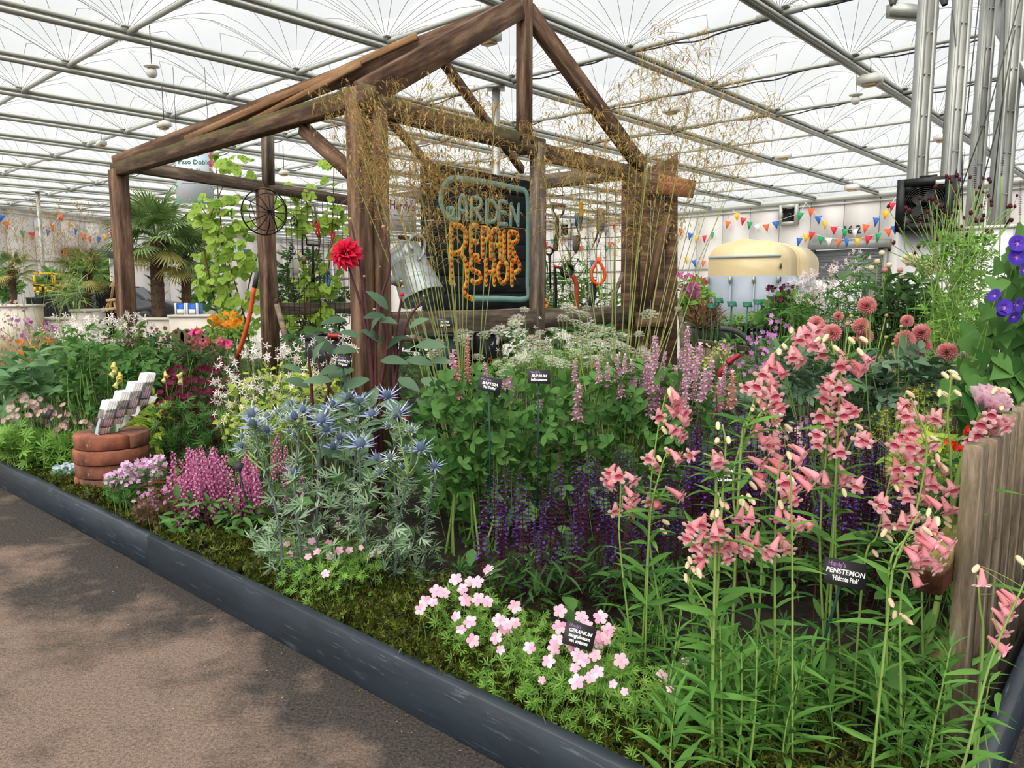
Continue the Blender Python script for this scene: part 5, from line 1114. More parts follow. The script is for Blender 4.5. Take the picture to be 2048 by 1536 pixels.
tops = [(972, 958), (990, 930), (1012, 905), (1025, 945), (1042, 922), (1058, 965), (1085, 962), (1090, 975), (1114, 1003), (1148, 870), (1152, 962), (1140, 990), (1166, 900), (1178, 885), (1188, 890), (1198, 915), (1060, 1045), (1105, 930), (1118, 885), (1008, 990), (1205, 930), (1040, 985), (1172, 930), (1160, 995), (1130, 1040), (1070, 1000), (995, 975)]
salvia('front clump of dark purple salvia spikes between baptisia and penstemons', [(x, y, U(2.85, 3.15), U(150, 210)) for x, y in tops], 1085, 3.0, [(1085, 1150, 120, 50)], 0)
tops = [(1228, 905), (1240, 880), (1253, 872), (1268, 898), (1215, 985), (1230, 1005), (1250, 990), (1262, 1010), (1290, 930), (1300, 960), (1310, 920), (1330, 945), (1345, 890), (1283, 1000), (1236, 950), (1275, 960), (1322, 1000), (1342, 1020), (1358, 960), (1368, 930), (1220, 1050), (1304, 1040)]
salvia('middle clump of dark purple salvia spikes behind the shortest penstemon stems', [(x, y, U(2.8, 3.1), U(150, 200)) for x, y in tops], 1290, 2.95, [(1280, 1170, 90, 50)], 0)
tops = [(U(1375, 1620), U(815, 930)) for i in range(46)]+[(1382, 830), (1433, 785), (1450, 790), (1478, 772), (1490, 790), (1400, 850), (1596, 790), (1572, 805), (1610, 830), (1620, 795)]
salvia('broad clump of violet salvia spikes around the black salvia label', [(x, y, U(2.85, 3.4), U(160, 230)) for x, y in tops], 1480, 3.1, [(1490, 1140, 130, 60)], 0)
tops = [(U(1640, 1850), U(850, 960)) for i in range(40)]+[(1717, 815), (1775, 788), (1733, 815), (1765, 835), (1790, 845), (1700, 830), (1620, 800), (1640, 840), (1872, 880)]
salvia('right hand clump of violet salvia spikes before the pompon dahlias', [(x, y, U(2.7, 3.2), U(160, 230)) for x, y in tops], 1740, 2.95, [(1740, 1130, 110, 60)], 0)

# ------------------------------------------------------------------ salmon pink penstemons
M_BELL = gm('salmon_bell', '#f38f9e', '#fbbdc3', '#f7a4b0', .4); M_LIP = flat('pale_lip', '#fbcdd1', .6); M_THROAT = flat('crimson_throat', '#dc6480', .6); M_CALYX = gm('green_calyx', '#8fae5a', '#b7cc86', None, .2); M_BUD = gm('cream_bud', '#dfe0a8', '#f0d8b8', '#e6c9a8', .2)
def bell():
    n = 10; prof = [(.06, 0), (.085, .1), (.12, .28), (.175, .5), (.2, .7)]; mb = MB(); a = np.arange(n)*2*np.pi/n; V = []
    for r, y in prof:
        for t in a: V.append((r*math.cos(t), y, r*.85*math.sin(t)))
    for t in a: V.append((.22*math.cos(t), .76, .19*math.sin(t)))
    Fc = []
    for i in range(len(prof)):
        for j in range(n): a0 = i*n+j; a1 = i*n+(j+1) % n; Fc += [(a0, a1, a1+n), (a0, a1+n, a0+n)]
    V = np.array(V); V[:, 2] -= .12*V[:, 1]**2; mm = np.zeros(len(Fc), int); mb.add(V, Fc, mm); lb = leaf(2, 1.0, -.1, .35, tip=.4, base=.6, pos=.55)
    for t in (.3, 1.57, 2.84, 4.1, 5.3): mb.addt(recol(lb, 1), frames((math.cos(t), .45, .85*math.sin(t)), (0, 1, 0))[0], (.19*math.cos(t), .72, .165*math.sin(t)-.06), .24)
    mb.lathe([(.17, .66), (.09, .5), (.0, .42)], 8, 2, M=Z2Y, loc=(0, 0, -.04)); 
    for t in (1.0, 1.57, 2.14, 4.2, 5.2): mb.add([(.2*math.cos(t-.08), .69, .17*math.sin(t-.08)-.06), (.2*math.cos(t+.08), .69, .17*math.sin(t+.08)-.06), (.36*math.cos(t), .79, .3*math.sin(t)-.06)], [(0, 1, 2)], 2)
    mb.addt(recol(rosette(leaf(0, .45, .2, 0), 5, 1.15), 3), M=Z2Y, sc=.2); return mb.tmpl()
T_BELL = bell(); BELLM = MB().addt(T_BELL).mesh('bell_flower', [M_BELL, M_LIP, M_THROAT, M_CALYX], True)
budm = MB().lathe([(.0, 0), (.16, .1), (.22, .4), (.2, .75), (.0, 1.0)], 8, 0, M=Z2Y); budm.addt(recol(rosette(leaf(0, .5, .2, 0), 5, 1.1), 1), M=Z2Y, sc=.35); BUDM = budm.mesh('bud', [M_BUD, M_CALYX], True)
def shoot(seed, npair, lf):
    r = random.Random(seed); mb = MB(); mb.tube(bez([(0, 0, 0), (r.uniform(-.04, .04), .5, 0), (0, 1, 0)], 6), .011, .005, n=4, mat=1, cap=False)
    for i in range(npair):
        t = .12+.86*i/(npair-1); a = i*1.57+r.uniform(-.3, .3); s = lf*(1-.45*max(0, t-.5)*2)*r.uniform(.85, 1.15); el_ = .35+.75*t
        for k in (0, math.pi): d = np.array([math.cos(a+k)*math.cos(el_), math.sin(el_), math.sin(a+k)*math.cos(el_)]); mb.addt(L_LANCE, frames(d, (0, 1, 0), r.uniform(-.3, .3))[0], (0, t, 0), s)
    return MB().addt(mb.tmpl()).mesh('leafy_shoot', [G_PEN, G_STEM])
SHOOT = [[shoot(i, 8, .5) for i in range(3)], [shoot(i+5, 13, .27) for i in range(4)]]
def z2(x, y): return 1180+x/3.34, 640+y/3.34
def z3(x, y): return 1460+x/2.843, 640+y/2.843
def z4(x, y): return 1700+x/2.793, 700+y/2.793
def penstemon(label, px, Y, stemlines, bells, buds, lp, nleafmass, ells, mass=(.1, .35), pa_=70):
    e = plant('penstemon', label, 'penstemon', px, Y); mb = MB(); pts = []; LL, DD, SS = [], [], []
    for k, s in enumerate(stemlines):
        yd = Y+U(-.08, .08); q = np.array([P(x, y, yd) for x, y in s]); b_ = np.array([q[0][0]+U(-.02, .02), yd+U(-.02, .06), SOIL])
        if q[0][2] > SOIL+.04: q = np.vstack([b_, q])
        c = bez(q, 30); mb = MB().tube(c, .0038, .002, n=6); mb.build('stem', G_STEM, e, True); pts.append(c)
        Lg = 0; ph = U(0, 6)
        for i in range(2, 21):
            z = c[i][2]
            if i % 2 == 0:
                ph += 1.57; size = (.135 if i < 9 else .11 if i < 13 else .06)*lp
                for sg_ in (0, math.pi): a = ph+sg_; LL.append(c[i]); DD.append((math.cos(a), math.sin(a), U(.25, .7))); SS.append(size*U(.8, 1.15))
    LL, DD, SS = np.array(LL), np.array(DD), np.array(SS); ra = ST(.115, .55, .7); kp = ~((np.abs(LL[:, 0]-ra[0]*.98) < .12) & (LL[:, 1] < 2.0) & (LL[:, 2] > .52) & (LL[:, 2] < .85)); LL, DD, SS = LL[kp], DD[kp], SS[kp]
    scatter(e, 'leaf', L_LANCE, G_PEN, LL, DD, SS, 120)
    allp = np.vstack(pts); pr = []
    for k, (lst, me, sz) in enumerate(((bells, BELLM, .06), (buds, BUDM, .03))):
        for f in lst:
            x, y = f[0], f[1]; q = P(x, y, Y+U(-.06, .05)); i = np.argmin(np.sum(((allp-q)*[1, .5, 1.2])**2, 1)+(allp[:, 2] < q[2]-.06)*.01); a = allp[i]; out = (q-a)*[1, 0, 0]; out = np.array([math.copysign(min(abs(out[0])*18, .9), out[0]), -.85+U(-.25, .5), -.5+U(-.2, .2)]); 
            if len(f) > 2: out = np.array([f[2], -.35+U(-.3, .2), f[3]])
            d = unit(out); s = sz*U(.92, 1.1)*(Y/2.0)**.5; o = q-d*s*.45; obj('bell_flower' if k == 0 else 'bud', me, e, m4(frames(d, (0, 0, 1), U(-.4, .4))[0], o, s)); pr.append((a+np.array([0, 0, -.015]), o))
    stems(e, pr, .0013, G_STEM, name='flower_stalk', bow=.08, n=3, seg=4)
    for i in range(int(nleafmass*.11)):
        r = math.sqrt(U(0, 1)); t = U(0, 6.28); cx, cy, rx, ry = ells[0]; Yd = Y+U(mass[0]-.2, mass[1]-.05); q = P(cx+1.15*rx*r*math.cos(t), cy-60+1.3*ry*r*math.sin(t), Yd); hm = max(.12, q[2]-SOIL); b_ = np.array([q[0]+U(-.05, .05), Yd, SOIL]); d = unit(q-b_); obj('leafy_shoot', RND.choice(SHOOT[0 if hm < .3 else 1]), e, m4(frames(d, (0, -1, 0), U(0, 6))[0], b_, hm))
    if nleafmass:
        n = int(nleafmass*1.2); L = ell(n, ells, Y+mass[0], Y+mass[1]); scatter(e, 'leaf', L_LANCE, G_PEN, L, rdir(n, .55, .15), RNG.uniform(.06, .13, n), pa_)
        bs_ = L[::3]; stems(e, [(np.array([q[0]+U(-.03, .03), q[1], SOIL]), q) for q in bs_], .003, G_STEM, name='leafy_shoot', n=4, seg=4)
S = [z2(*p_) for p_ in ((200, 1500), (203, 1200), (207, 1050))]
penstemon('slender penstemon with two tiers of salmon bells, first stem beside the dark salvias', 1262, 2.45, [[(1262, 1290)]+S, ], [z2(*p_) for p_ in ((140, 1000), (130, 1045), (145, 1075), (275, 1050), (195, 1020), (265, 1150), (280, 1180), (265, 1215), (170, 1255), (262, 1262))], [], 1.0, 60, [(1280, 1330, 70, 110)])
penstemon('tall penstemon with salmon bells, second stem beside the dark salvias', 1312, 2.4, [[(1330, 1290), z2(400, 1500), z2(400, 1240), z2(415, 1010), z2(460, 700), z2(505, 500)], [z2(400, 1360), z2(470, 1010), z2(515, 880)], [z2(405, 1300), z2(470, 1180), z2(512, 1110)]],
    [z2(*p_) for p_ in ((570, 500), (560, 545), (590, 530), (545, 605), (610, 605), (620, 660), (460, 625), (580, 735), (600, 760), (545, 720), (400, 905), (435, 960), (560, 890), (575, 910), (560, 1145), (585, 1160), (395, 1190), (445, 1215))]+[z2(690, 890)+(-.95, -.1)], [z2(*p_) for p_ in ((495, 735), (515, 870), (460, 925), (505, 1350), (490, 1410), (530, 480))], 1.0, 70, [(1340, 1330, 70, 120)])
penstemon('penstemon with arching buds and low salmon bells before the salvia label', 1425, 1.85, [[(1440, 1536), (1432, 1300), z2(850, 1500), z2(870, 1360), z2(960, 1300)], [z2(840, 1250), z2(840, 1060), z2(820, 930), z2(760, 890)], [z2(880, 1250), z2(905, 850), z2(885, 700)], [(1378, 1160), (1420, 1240), (1425, 1400)][::-1]],
    [z2(*p_) for p_ in ((700, 1360), (755, 1340), (830, 1410), (660, 1430), (730, 1470), (870, 935), (845, 920))]+[(1395, 1085), (1408, 1065), (1430, 1095), (1432, 1060), (1404, 1110), (1446, 1085), (1466, 1085), (1452, 1110), (1440, 1050), (1400, 1132), (1415, 1090)], [z2(*p_) for p_ in ((855, 705), (850, 805), (925, 800), (850, 1165), (845, 1220), (880, 1215), (910, 1240), (820, 1300), (850, 1290))]+[(1372, 1155), (1380, 1120), (1388, 1140), (1398, 1145), (1375, 1130)], 1.05, 130, [(1440, 1390, 90, 130)])
b3 = [z3(*p_) for p_ in ((430, 65), (400, 85), (450, 110), (480, 45), (355, 190), (390, 200), (375, 220), (230, 240), (290, 280), (195, 290), (240, 345), (110, 370), (165, 360), (165, 405), (250, 410), (240, 445), (270, 480), (185, 480), (245, 540), (150, 600), (180, 665), (230, 690), (260, 680), (215, 710), (380, 730), (400, 740), (370, 780), (265, 770), (270, 820), (290, 820), (245, 850), (155, 800), (165, 880), (175, 925))]
penstemon('tallest penstemon stem leaning left with dense salmon bells to the top', 1500, 2.0, [[(1560, 1440), (1480, 1080), z3(20, 900), z3(80, 650), z3(140, 450), z3(230, 220), z3(370, 70)], [z3(60, 760), z3(120, 620), z3(200, 520), z3(310, 640)]], b3, [z3(*p_) for p_ in ((130, 500), (200, 515), (205, 570), (60, 930), (110, 860), (130, 940), (330, 610), (350, 60), (280, 180), (310, 150), (160, 450))], 1.05, 110, [(1530, 1400, 80, 120)])
b4 = [z3(*p_) for p_ in ((440, 865), (470, 870), (310, 905), (390, 890), (430, 930), (355, 945), (300, 985), (350, 1005), (275, 1100), (335, 1120), (380, 1150), (435, 1150), (250, 1280), (300, 1250), (320, 1280), (230, 1310), (60, 1110), (120, 1105), (90, 1215), (145, 1250), (110, 1290), (20, 1270), (100, 1310))]
penstemon('penstemon with a loose cluster of salmon bells at mid height in front', 1560, 1.9, [[(1550, 1536), z3(255, 1500), z3(260, 1100), z3(275, 880), z3(290, 780)], [(1585, 1500), z3(355, 1500), z3(350, 1100), z3(340, 800)], [z3(180, 1400), z3(150, 1200), z3(60, 1050)]], b4, [z3(*p_) for p_ in ((345, 900), (290, 1050), (75, 1040), (95, 1060), (110, 1010), (130, 1030), (65, 1020), (335, 770))], 1.1, 150, [(1570, 1420, 100, 110)])
b5 = [z3(*p_) for p_ in ((530, 170), (640, 200), (650, 230), (630, 240), (770, 210), (700, 250), (735, 260), (710, 290), (580, 320), (550, 370), (620, 370), (670, 370), (550, 420), (600, 450), (645, 520), (685, 500), (510, 530), (560, 570), (500, 640), (510, 690), (575, 735), (630, 730), (750, 660), (605, 640), (660, 480), (545, 905), (640, 900), (650, 870), (725, 925), (700, 500), (575, 525), (770, 670), (490, 130))]
penstemon('straight penstemon with salmon bells in even tiers before the pink dahlias', 1650, 2.15, [[(1660, 1480), z3(515, 1450), z3(520, 1050), z3(545, 800), z3(560, 600), z3(600, 350)], [(1690, 1480), z3(600, 1400), z3(605, 1000), z3(615, 750), z3(630, 500), z3(625, 350), z3(575, 120)], [z3(625, 400), z3(660, 250), z3(685, 120)], [z3(610, 900), z3(660, 760), z3(725, 610)]], b5, [z3(*p_) for p_ in ((545, 100), (760, 110), (740, 180), (600, 160), (730, 605), (645, 630), (500, 110), (690, 115), (650, 980))], 1.05, 130, [(1660, 1420, 90, 110)])
b6 = [z4(*p_) for p_ in ((305, 295), (290, 330), (325, 360), (310, 350), (345, 450), (310, 460), (360, 430), (265, 510), (345, 520), (390, 545), (330, 590), (320, 600), (360, 575), (260, 640), (250, 700), (330, 710), (340, 640), (400, 640), (420, 660), (430, 720), (470, 740), (410, 820), (430, 830), (475, 850), (520, 775), (570, 760), (540, 870), (590, 890), (300, 790), (315, 800), (190, 850), (165, 830), (200, 950), (310, 940), (290, 950), (45, 740), (65, 480), (90, 490), (360, 905), (450, 515), (350, 640), (385, 370))]
penstemon('arching penstemon with rows of salmon bells near the fence, upper stems', 1800, 2.05, [[(1775, 1480), z4(215, 1250), z4(340, 1000), z4(430, 560), z4(370, 340), z4(340, 270)], [z4(80, 1200), z4(150, 1040), z4(210, 780), z4(265, 580)], [(1850, 1480), (1845, 1150), z4(470, 700), z4(440, 580)]], b6, [z4(*p_) for p_ in ((265, 565), (335, 245), (210, 1000), (190, 1020), (220, 1050), (250, 990), (490, 600), (465, 630), (530, 660), (140, 1135), (260, 770), (470, 495), (540, 940), (545, 975))], 1.05, 120, [(1790, 1420, 80, 110)])
b7 = [z4(*p_) for p_ in ((440, 970), (470, 985), (410, 1040), (450, 1060), (430, 1080), (360, 1100), (340, 1130), (390, 1130), (400, 1160), (370, 1200), (540, 1060), (505, 1105), (465, 1190), (370, 1280), (400, 1005), (350, 1150), (420, 1145), (380, 1090))]
penstemon('low penstemon with hanging salmon bells close to the rail end', 1830, 1.8, [[(1800, 1510), z4(280, 1450), z4(330, 1200), z4(400, 1010), z4(480, 930)], [z4(220, 1400), z4(250, 1200), z4(330, 1010), z4(390, 900)]], b7, [z4(*p_) for p_ in ((430, 1010), (470, 1010), (490, 955), (230, 1410), (250, 1480), (300, 1490), (320, 1510), (440, 905))], 1.0, 90, [(1840, 1420, 70, 110)])
b8 = [z4(*p_) for p_ in ((490, 365), (470, 375), (740, 400), (780, 440), (840, 400), (870, 385), (800, 400), (690, 480), (700, 520), (680, 490), (720, 465), (795, 350), (520, 655), (850, 415))]
penstemon('slim penstemon with few pale bells beside the pink peony', 1900, 2.1, [[(1902, 1350), z4(565, 700), z4(545, 400), z4(560, 200), z4(565, 120)], [(1960, 1200), z4(770, 530), z4(810, 330), z4(830, 250)]], b8, [z4(*p_) for p_ in ((530, 140), (575, 125), (500, 240), (525, 245), (600, 240), (860, 275), (880, 280), (845, 320), (810, 225), (870, 225), (480, 495), (590, 150))], .9, 60, [(1900, 1350, 50, 80)])
penstemon('penstemon leaning out through the fence pales over the edging', 2010, 1.6, [[(1930, 1520), (1960, 1400), (1990, 1300), (2060, 1140)], [(1965, 1300), (1960, 1215), (1955, 1150)]], [(1965, 1158, .05, -1), (2010, 1200), (2012, 1222), (2003, 1232), (2000, 1256), (1998, 1290), (2025, 1195)], [(1952, 1137), (2040, 1120)], .8, 6, [(1975, 1400, 25, 80)], (-.03, .06), 40)
# ------------------------------------------------------------------ blue sea hollies
M_CONE = gm('sea_holly_cone', '#46566c', '#6d7d94', None, .05); M_BRACT = gm('sea_holly_bract', '#7780ba', '#bcc5e4', '#949fd0', .1); M_GBR = gm('sea_holly_green_bract', '#a9bca8', '#dfe8dc', None, .1)
def holly(bm):
    mb = MB(); T = leaf(1, .1, .3, -.05, pos=.25, base=.7)
    for i in range(13): a = i*2.4; t = .1+.5*((i*7) % 5)/5; d = (math.cos(a)*math.cos(t), math.sin(a)*math.cos(t), math.sin(t)); mb.addt(recol(T, 1), frames(d)[0], sc=1.0 if i % 2 else .72)
    for i in range(7): a = i*.9+.4; d = (math.cos(a), math.sin(a), .9); mb.addt(recol(T, 1), frames(d)[0], sc=.62)
    n = 8; V = []
    mb.lathe([(.12, -.02), (.2, .08), (.21, .22), (.16, .38), (.06, .48), (.0, .5)], 9, 0)
    for i in range(46):
        z = -.0+.46*i/46; r = np.interp(z, [0, .08, .22, .38, .5], [.14, .2, .21, .16, .03]); a = i*2.4; mb.addt(recol(leaf(0, .35, .2, 0), 0), frames((math.cos(a), math.sin(a), .5))[0], (r*.9*math.cos(a), r*.9*math.sin(a), z), .09)
    return MB().addt(zup(mb.tmpl())).mesh('flower_head', [M_CONE, bm])
HOL = [holly(M_BRACT), holly(M_GBR)]
def z6(x, y): return 400+x/4.096, 600+y/4.096
e = plant('sea_holly', 'tall clump of steel blue sea hollies with silvery spiny leaves', 'sea holly', 690, 3.35)
hd = [(425, 955, 1.1), (440, 1035, 1.15), (745, 865, .9), (560, 970, .85), (640, 935, .85), (845, 915, 1.15), (780, 975, 1), (550, 1080, .9), (340, 1210, .9), (345, 1130, .75), (735, 1090, .7), (790, 1120, .75), (990, 1000, 1.25), (1035, 1070, 1), (1090, 880, 1.05), (1225, 810, .95), (1305, 850, 1.3), (1540, 800, 1.05), (1410, 950, 1), (1615, 950, 1.3), (1150, 1140, .95), (1095, 1220, 1), (1310, 1100, 1.2), (1315, 1200, 1.35), (1445, 1310, .9), (1810, 1230, 1.25), (1690, 1240, .8), (1735, 1080, .8), (1545, 1050, .7), (770, 1420, .95), (1040, 920, .8), (1920, 1370, .9), (430, 1110, .6), (500, 1010, .7), (1560, 1300, .8), (1480, 1420, .7), (1250, 1000, .6), (680, 970, .6), (1660, 1380, .7)]
main = [[(562, 1086), (545, 990), (521, 911), (508, 850)], [(634, 1090), (637, 929), (650, 860), (640, 845)], [(750, 1181), (726, 1041), (719, 911), (720, 880)], [(796, 1100), (788, 918), (792, 850)], [(788, 1164), (800, 1040), (815, 952)], [(849, 1171), (853, 1041), (870, 960)], [(690, 1120), (705, 1000), (715, 850), (722, 820)], [(600, 1090), (590, 980), (600, 840)]]
mp_ = []
for i, s in enumerate(main):
    Yd = 3.1+.09*i % .5; q = np.array([P(x, y, 3.1+(i*.13) % .45) for x, y in s]); q = np.vstack([[q[0][0], q[0][1], SOIL], q]) if q[0][2] > SOIL+.03 else q; c = bez(q, 26); mp_.append(c); MB().tube(c, .0075, .004, n=6).build('stem', G_BLUEST, e, True)
mp_ = np.vstack(mp_); pr = []; LL = []; DD = []
for i, (x, y, s) in enumerate(hd):
    q = P(*z6(x, y), 0+3.05+.5*((i*37) % 17)/17); cand = mp_[mp_[:, 2] < q[2]-.05]; a = cand[np.argmin(np.sum(((cand-q)*[1, .6, .5])**2, 1))]; d = unit(np.array([(q-a)[0]*.8, -.25, .35+U(0, .2)])) if i % 3 else unit(np.array([U(-.2, .2), -.35, .9])); obj('flower_head', HOL[0 if s > .85 else 1], e, m4(frames(d, (0, -1, 0), U(0, 6))[0], q, .074*s)); pr.append((a, q))
    for k in range(2): t = U(.3, .95); LL.append(a+(q-a)*t); DD.append((U(-1, 1), U(-1, .3), U(0, .7)))
stems(e, pr, .0042, G_STEM, name='branch', n=5, bow=.06)
for c in mp_[::2]: LL.append(c); DD.append((U(-1, 1), U(-1, .5), U(-.1, .6))); LL.append(c+[0, 0, .01]); DD.append((U(-1, 1), U(-1, .5), U(-.1, .6)))
b_ = ell(230, [(690, 1100, 170, 70), (560, 1080, 70, 50), (830, 1130, 60, 50), (690, 1000, 160, 60)], 3.0, 3.5); LL = np.array(LL+list(b_)); DD = np.array(DD+list(rdir(len(b_), .3, .3))); scatter(e, 'leaf', T_SPINY, G_SILVER, LL, DD, RNG.uniform(.05, .095, len(LL)), 200)

# ------------------------------------------------------------------ false indigo with grey green trefoil leaves
M_PEA = gm('lilac_pea_flower', '#d8a8c4', '#f2d3e0', '#e2b6cc', .3); M_PEA2 = gm('peach_pea_flower', '#e6a3a0', '#f2c4b8', None, .3)
pea = multi([(leaf(1, .9, .5, .3, tip=.4), frames((0, .8, .5))[0], (0, 0, 0), 1), (leaf(1, .7, .4, .1, tip=.4), frames((.35, .7, -.3))[0], (0, 0, 0), .8), (leaf(1, .7, .4, .1, tip=.4), frames((-.35, .7, -.3))[0], (0, 0, 0), .8), (leaf(0, .3, 0, 0), frames((0, 1, .1))[0], (0, 0, 0), .5)])
def raceme(seed, n=16, fs=.22):
    r = random.Random(seed); mb = MB(); mb.tube([(0, 0, 0), (0, 0, 1)], .012, .006, n=4, mat=1, cap=False)
    for i in range(n): t = i/(n-1); a = i*2.4; s = fs*(1-.4*t)*r.uniform(.85, 1.1); mb.addt(pea, frames((math.cos(a), math.sin(a), .25))[0], (0, 0, .05+.93*t), s)
    return zup(mb.tmpl())
RACE = [MB().addt(raceme(i, n_, f_)).mesh('flower_raceme', [mt, G_STEM]) for i, (mt, n_, f_) in enumerate(((M_PEA, 14, .25), (M_PEA, 14, .25), (M_PEA2, 14, .25), (M_PEA, 34, .115), (M_PEA, 34, .115), (M_PEA2, 30, .12)))]
def falseindigo(label, px, Y, ells, n, Y0, Y1, rac, npart, mat, stemx=(), size=(.054, .08), T=T_TRI):
    e = plant('false_indigo', label, 'false indigo', px, Y); L = ell(n, ells, Y0, Y1); pr = []
    c0 = L.mean(0); D = unit((L-c0)*[1, .3, .5]+rdir(n, .55, .45)*.5); scatter(e, 'leaf', T, mat, L, D, RNG.uniform(*size, n), npart, up=(0, -.7, 1))
    for x, y, h_, k in rac:
        Yd = U(Y0-.02, Y0+.28); q = P(x, y, Yd); hm = h_*Yd/F; d = unit((U(-.12, .12), U(-.1, .05), 1)); o = q-d*hm; obj('flower_raceme', RACE[k+(3 if h_ > 85 else 0)], e, m4(frames(d, (0, -1, 0), U(0, 6))[0], o, hm)); pr.append((o+np.array([U(-.06, .06), U(.15, .3), -U(.15, .3)]), o))
    stems(e, pr, .005, G_STEM, n=5) if pr else None
    pr = [(np.array([P(x, 900, Y0+.05)[0]+U(-.03, .03), Y0+U(0, .15), SOIL]), P(x+U(-20, 25), 985, Y0+.05)) for x in stemx]
    if pr: stems(e, pr, .007, G_STEM, name='cane', n=6)
    j = L[::9]; stems(e, [(np.array([q[0]*.85+c0[0]*.15, q[1]+.1, max(SOIL, q[2]-U(.2, .4))]), q) for q in j], .002, G_STEM, name='twig', n=3, seg=3)
    return e
rac = [(905, 705, 75, 0), (935, 672, 100, 2), (970, 728, 50, 0), (912, 730, 70, 2), (1022, 742, 70, 0), (1012, 750, 60, 0), (1080, 790, 60, 0), (1155, 775, 75, 0), (1160, 770, 60, 2), (1070, 893, 65, 2), (990, 788, 30, 0), (912, 838, 30, 0), (1150, 720, 50, 0), (1195, 718, 50, 0), (1215, 728, 50, 0)]
falseindigo('broad leafy false indigo with lilac pea flowers, left half behind the sea holly', 985, 3.75, [(940, 860, 105, 120), (1040, 850, 110, 100), (900, 960, 60, 75), (1000, 980, 110, 70), (905, 800, 60, 50)], 560, 3.5, 4.1, rac, 170, G_MID, [885, 900, 915, 930, 945, 955, 970, 985])
rac = [(1310, 672, 120, 0), (1313, 690, 150, 0), (1300, 720, 80, 0), (1375, 655, 130, 0), (1380, 690, 150, 0), (1395, 720, 90, 0), (1450, 735, 90, 0), (1465, 745, 80, 2), (1440, 760, 80, 0), (1290, 730, 60, 0), (1235, 712, 55, 0), (1330, 740, 70, 0), (1250, 710, 40, 0), (1372, 760, 70, 0), (1385, 775, 60, 2), (1240, 740, 60, 0), (1262, 722, 60, 0), (1290, 700, 90, 0), (1330, 705, 90, 0), (1352, 735, 70, 0), (1360, 700, 95, 0), (1410, 740, 70, 0), (1425, 720, 70, 0), (1400, 690, 80, 0), (1318, 760, 70, 0), (1345, 780, 60, 2), (1435, 775, 60, 2), (1270, 760, 50, 0), (1300, 790, 50, 0)]
falseindigo('broad leafy false indigo with taller lilac spikes, right half behind the salvias', 1290, 3.9, [(1180, 850, 110, 100), (1290, 800, 110, 80), (1250, 900, 110, 90), (1380, 830, 70, 90), (1250, 760, 70, 40), (1340, 900, 70, 70), (1200, 960, 100, 60)], 640, 3.6, 4.3, rac, 130, G_MID)

# ------------------------------------------------------------------ cream umbels with fine stems
M_UMB = gm('cream_umbel', '#e9ead2', '#f8f8ee', '#dfe3bd', .2)
def umbel():
    mb = MB(); fl_ = rosette(leaf(0, .8, 0, .1), 5, .15)
    for i in range(22):
        r = math.sqrt((i+.5)/22); a = i*2.4; c = np.array([r*math.cos(a), r*math.sin(a), .28*(1-r*r)]); mb.tube([(0, 0, -.55), c-[0, 0, .05]], .012, n=3, mat=1, cap=False)
        for k in range(6): b_ = k*1.05; mb.addt(fl_, frames((0, 1, 0))[0], c+[.13*math.cos(b_), .13*math.sin(b_), .02], .15)
        mb.addt(fl_, None, c+[0, 0, .05], .13)
    return MB().addt(zup(mb.tmpl())).mesh('flower_umbel', [M_UMB, G_STEM])
UMB = umbel()
def z8(x, y): return 800+x/4.096, 600+y/4.096
e = plant('great_pignut', 'airy clump of cream white umbels on wiry stems below the black sign', 'umbel plant', 1120, 4.75); pr = []
ul = [(1020, 80), (1340, 150), (940, 200), (820, 255), (960, 165), (1150, 270), (1440, 190), (1530, 220), (1640, 250), (1820, 300), (1960, 280), (690, 290), (310, 355), (285, 440), (1010, 370), (870, 420), (950, 500), (1020, 480), (1130, 430), (1150, 505), (1390, 380), (1440, 440), (1640, 370), (1800, 370), (1980, 440), (1990, 400), (1530, 410), (1560, 530), (880, 560), (860, 610), (800, 520), (1270, 510), (1340, 530), (1230, 480), (1580, 310), (1460, 280), (980, 270), (1740, 350), (1380, 70), (1500, 120), (1530, 65), (2040, 120), (2050, 470), (1700, 260), (1090, 330), (1220, 400), (1500, 350), (1320, 300), (1690, 440), (1050, 430), (930, 420), (1170, 370), (520, 280), (510, 330), (640, 470), (1260, 250), (1400, 320), (1850, 400), (1620, 480), (1300, 440)]
for i, (x, y) in enumerate(ul):
    Yd = U(4.35, 4.95); q = P(*z8(x, y), Yd); s = U(.042, .058) if i % 5 else U(.028, .036); d = unit((U(-.25, .25), -.55+U(-.2, .2), 1)); obj('flower_umbel', UMB, e, m4(frames(d, (0, -1, 0), U(0, 6))[0], q, s)); pr.append((np.array([q[0]*.8+P(1120, 700, 4.7)[0]*.2, Yd+U(-.05, .1), SOIL]), q-d*s*.5))
stems(e, pr, .0028, G_STEM, n=3); LL = ell(420, [(1100, 745, 150, 35), (1190, 730, 110, 35)], 4.8, 5.2); scatter(e, 'leaf', T_CUT, G_BRIGHT, LL, rdir(420, .3), RNG.uniform(.04, .07, 420), 40)
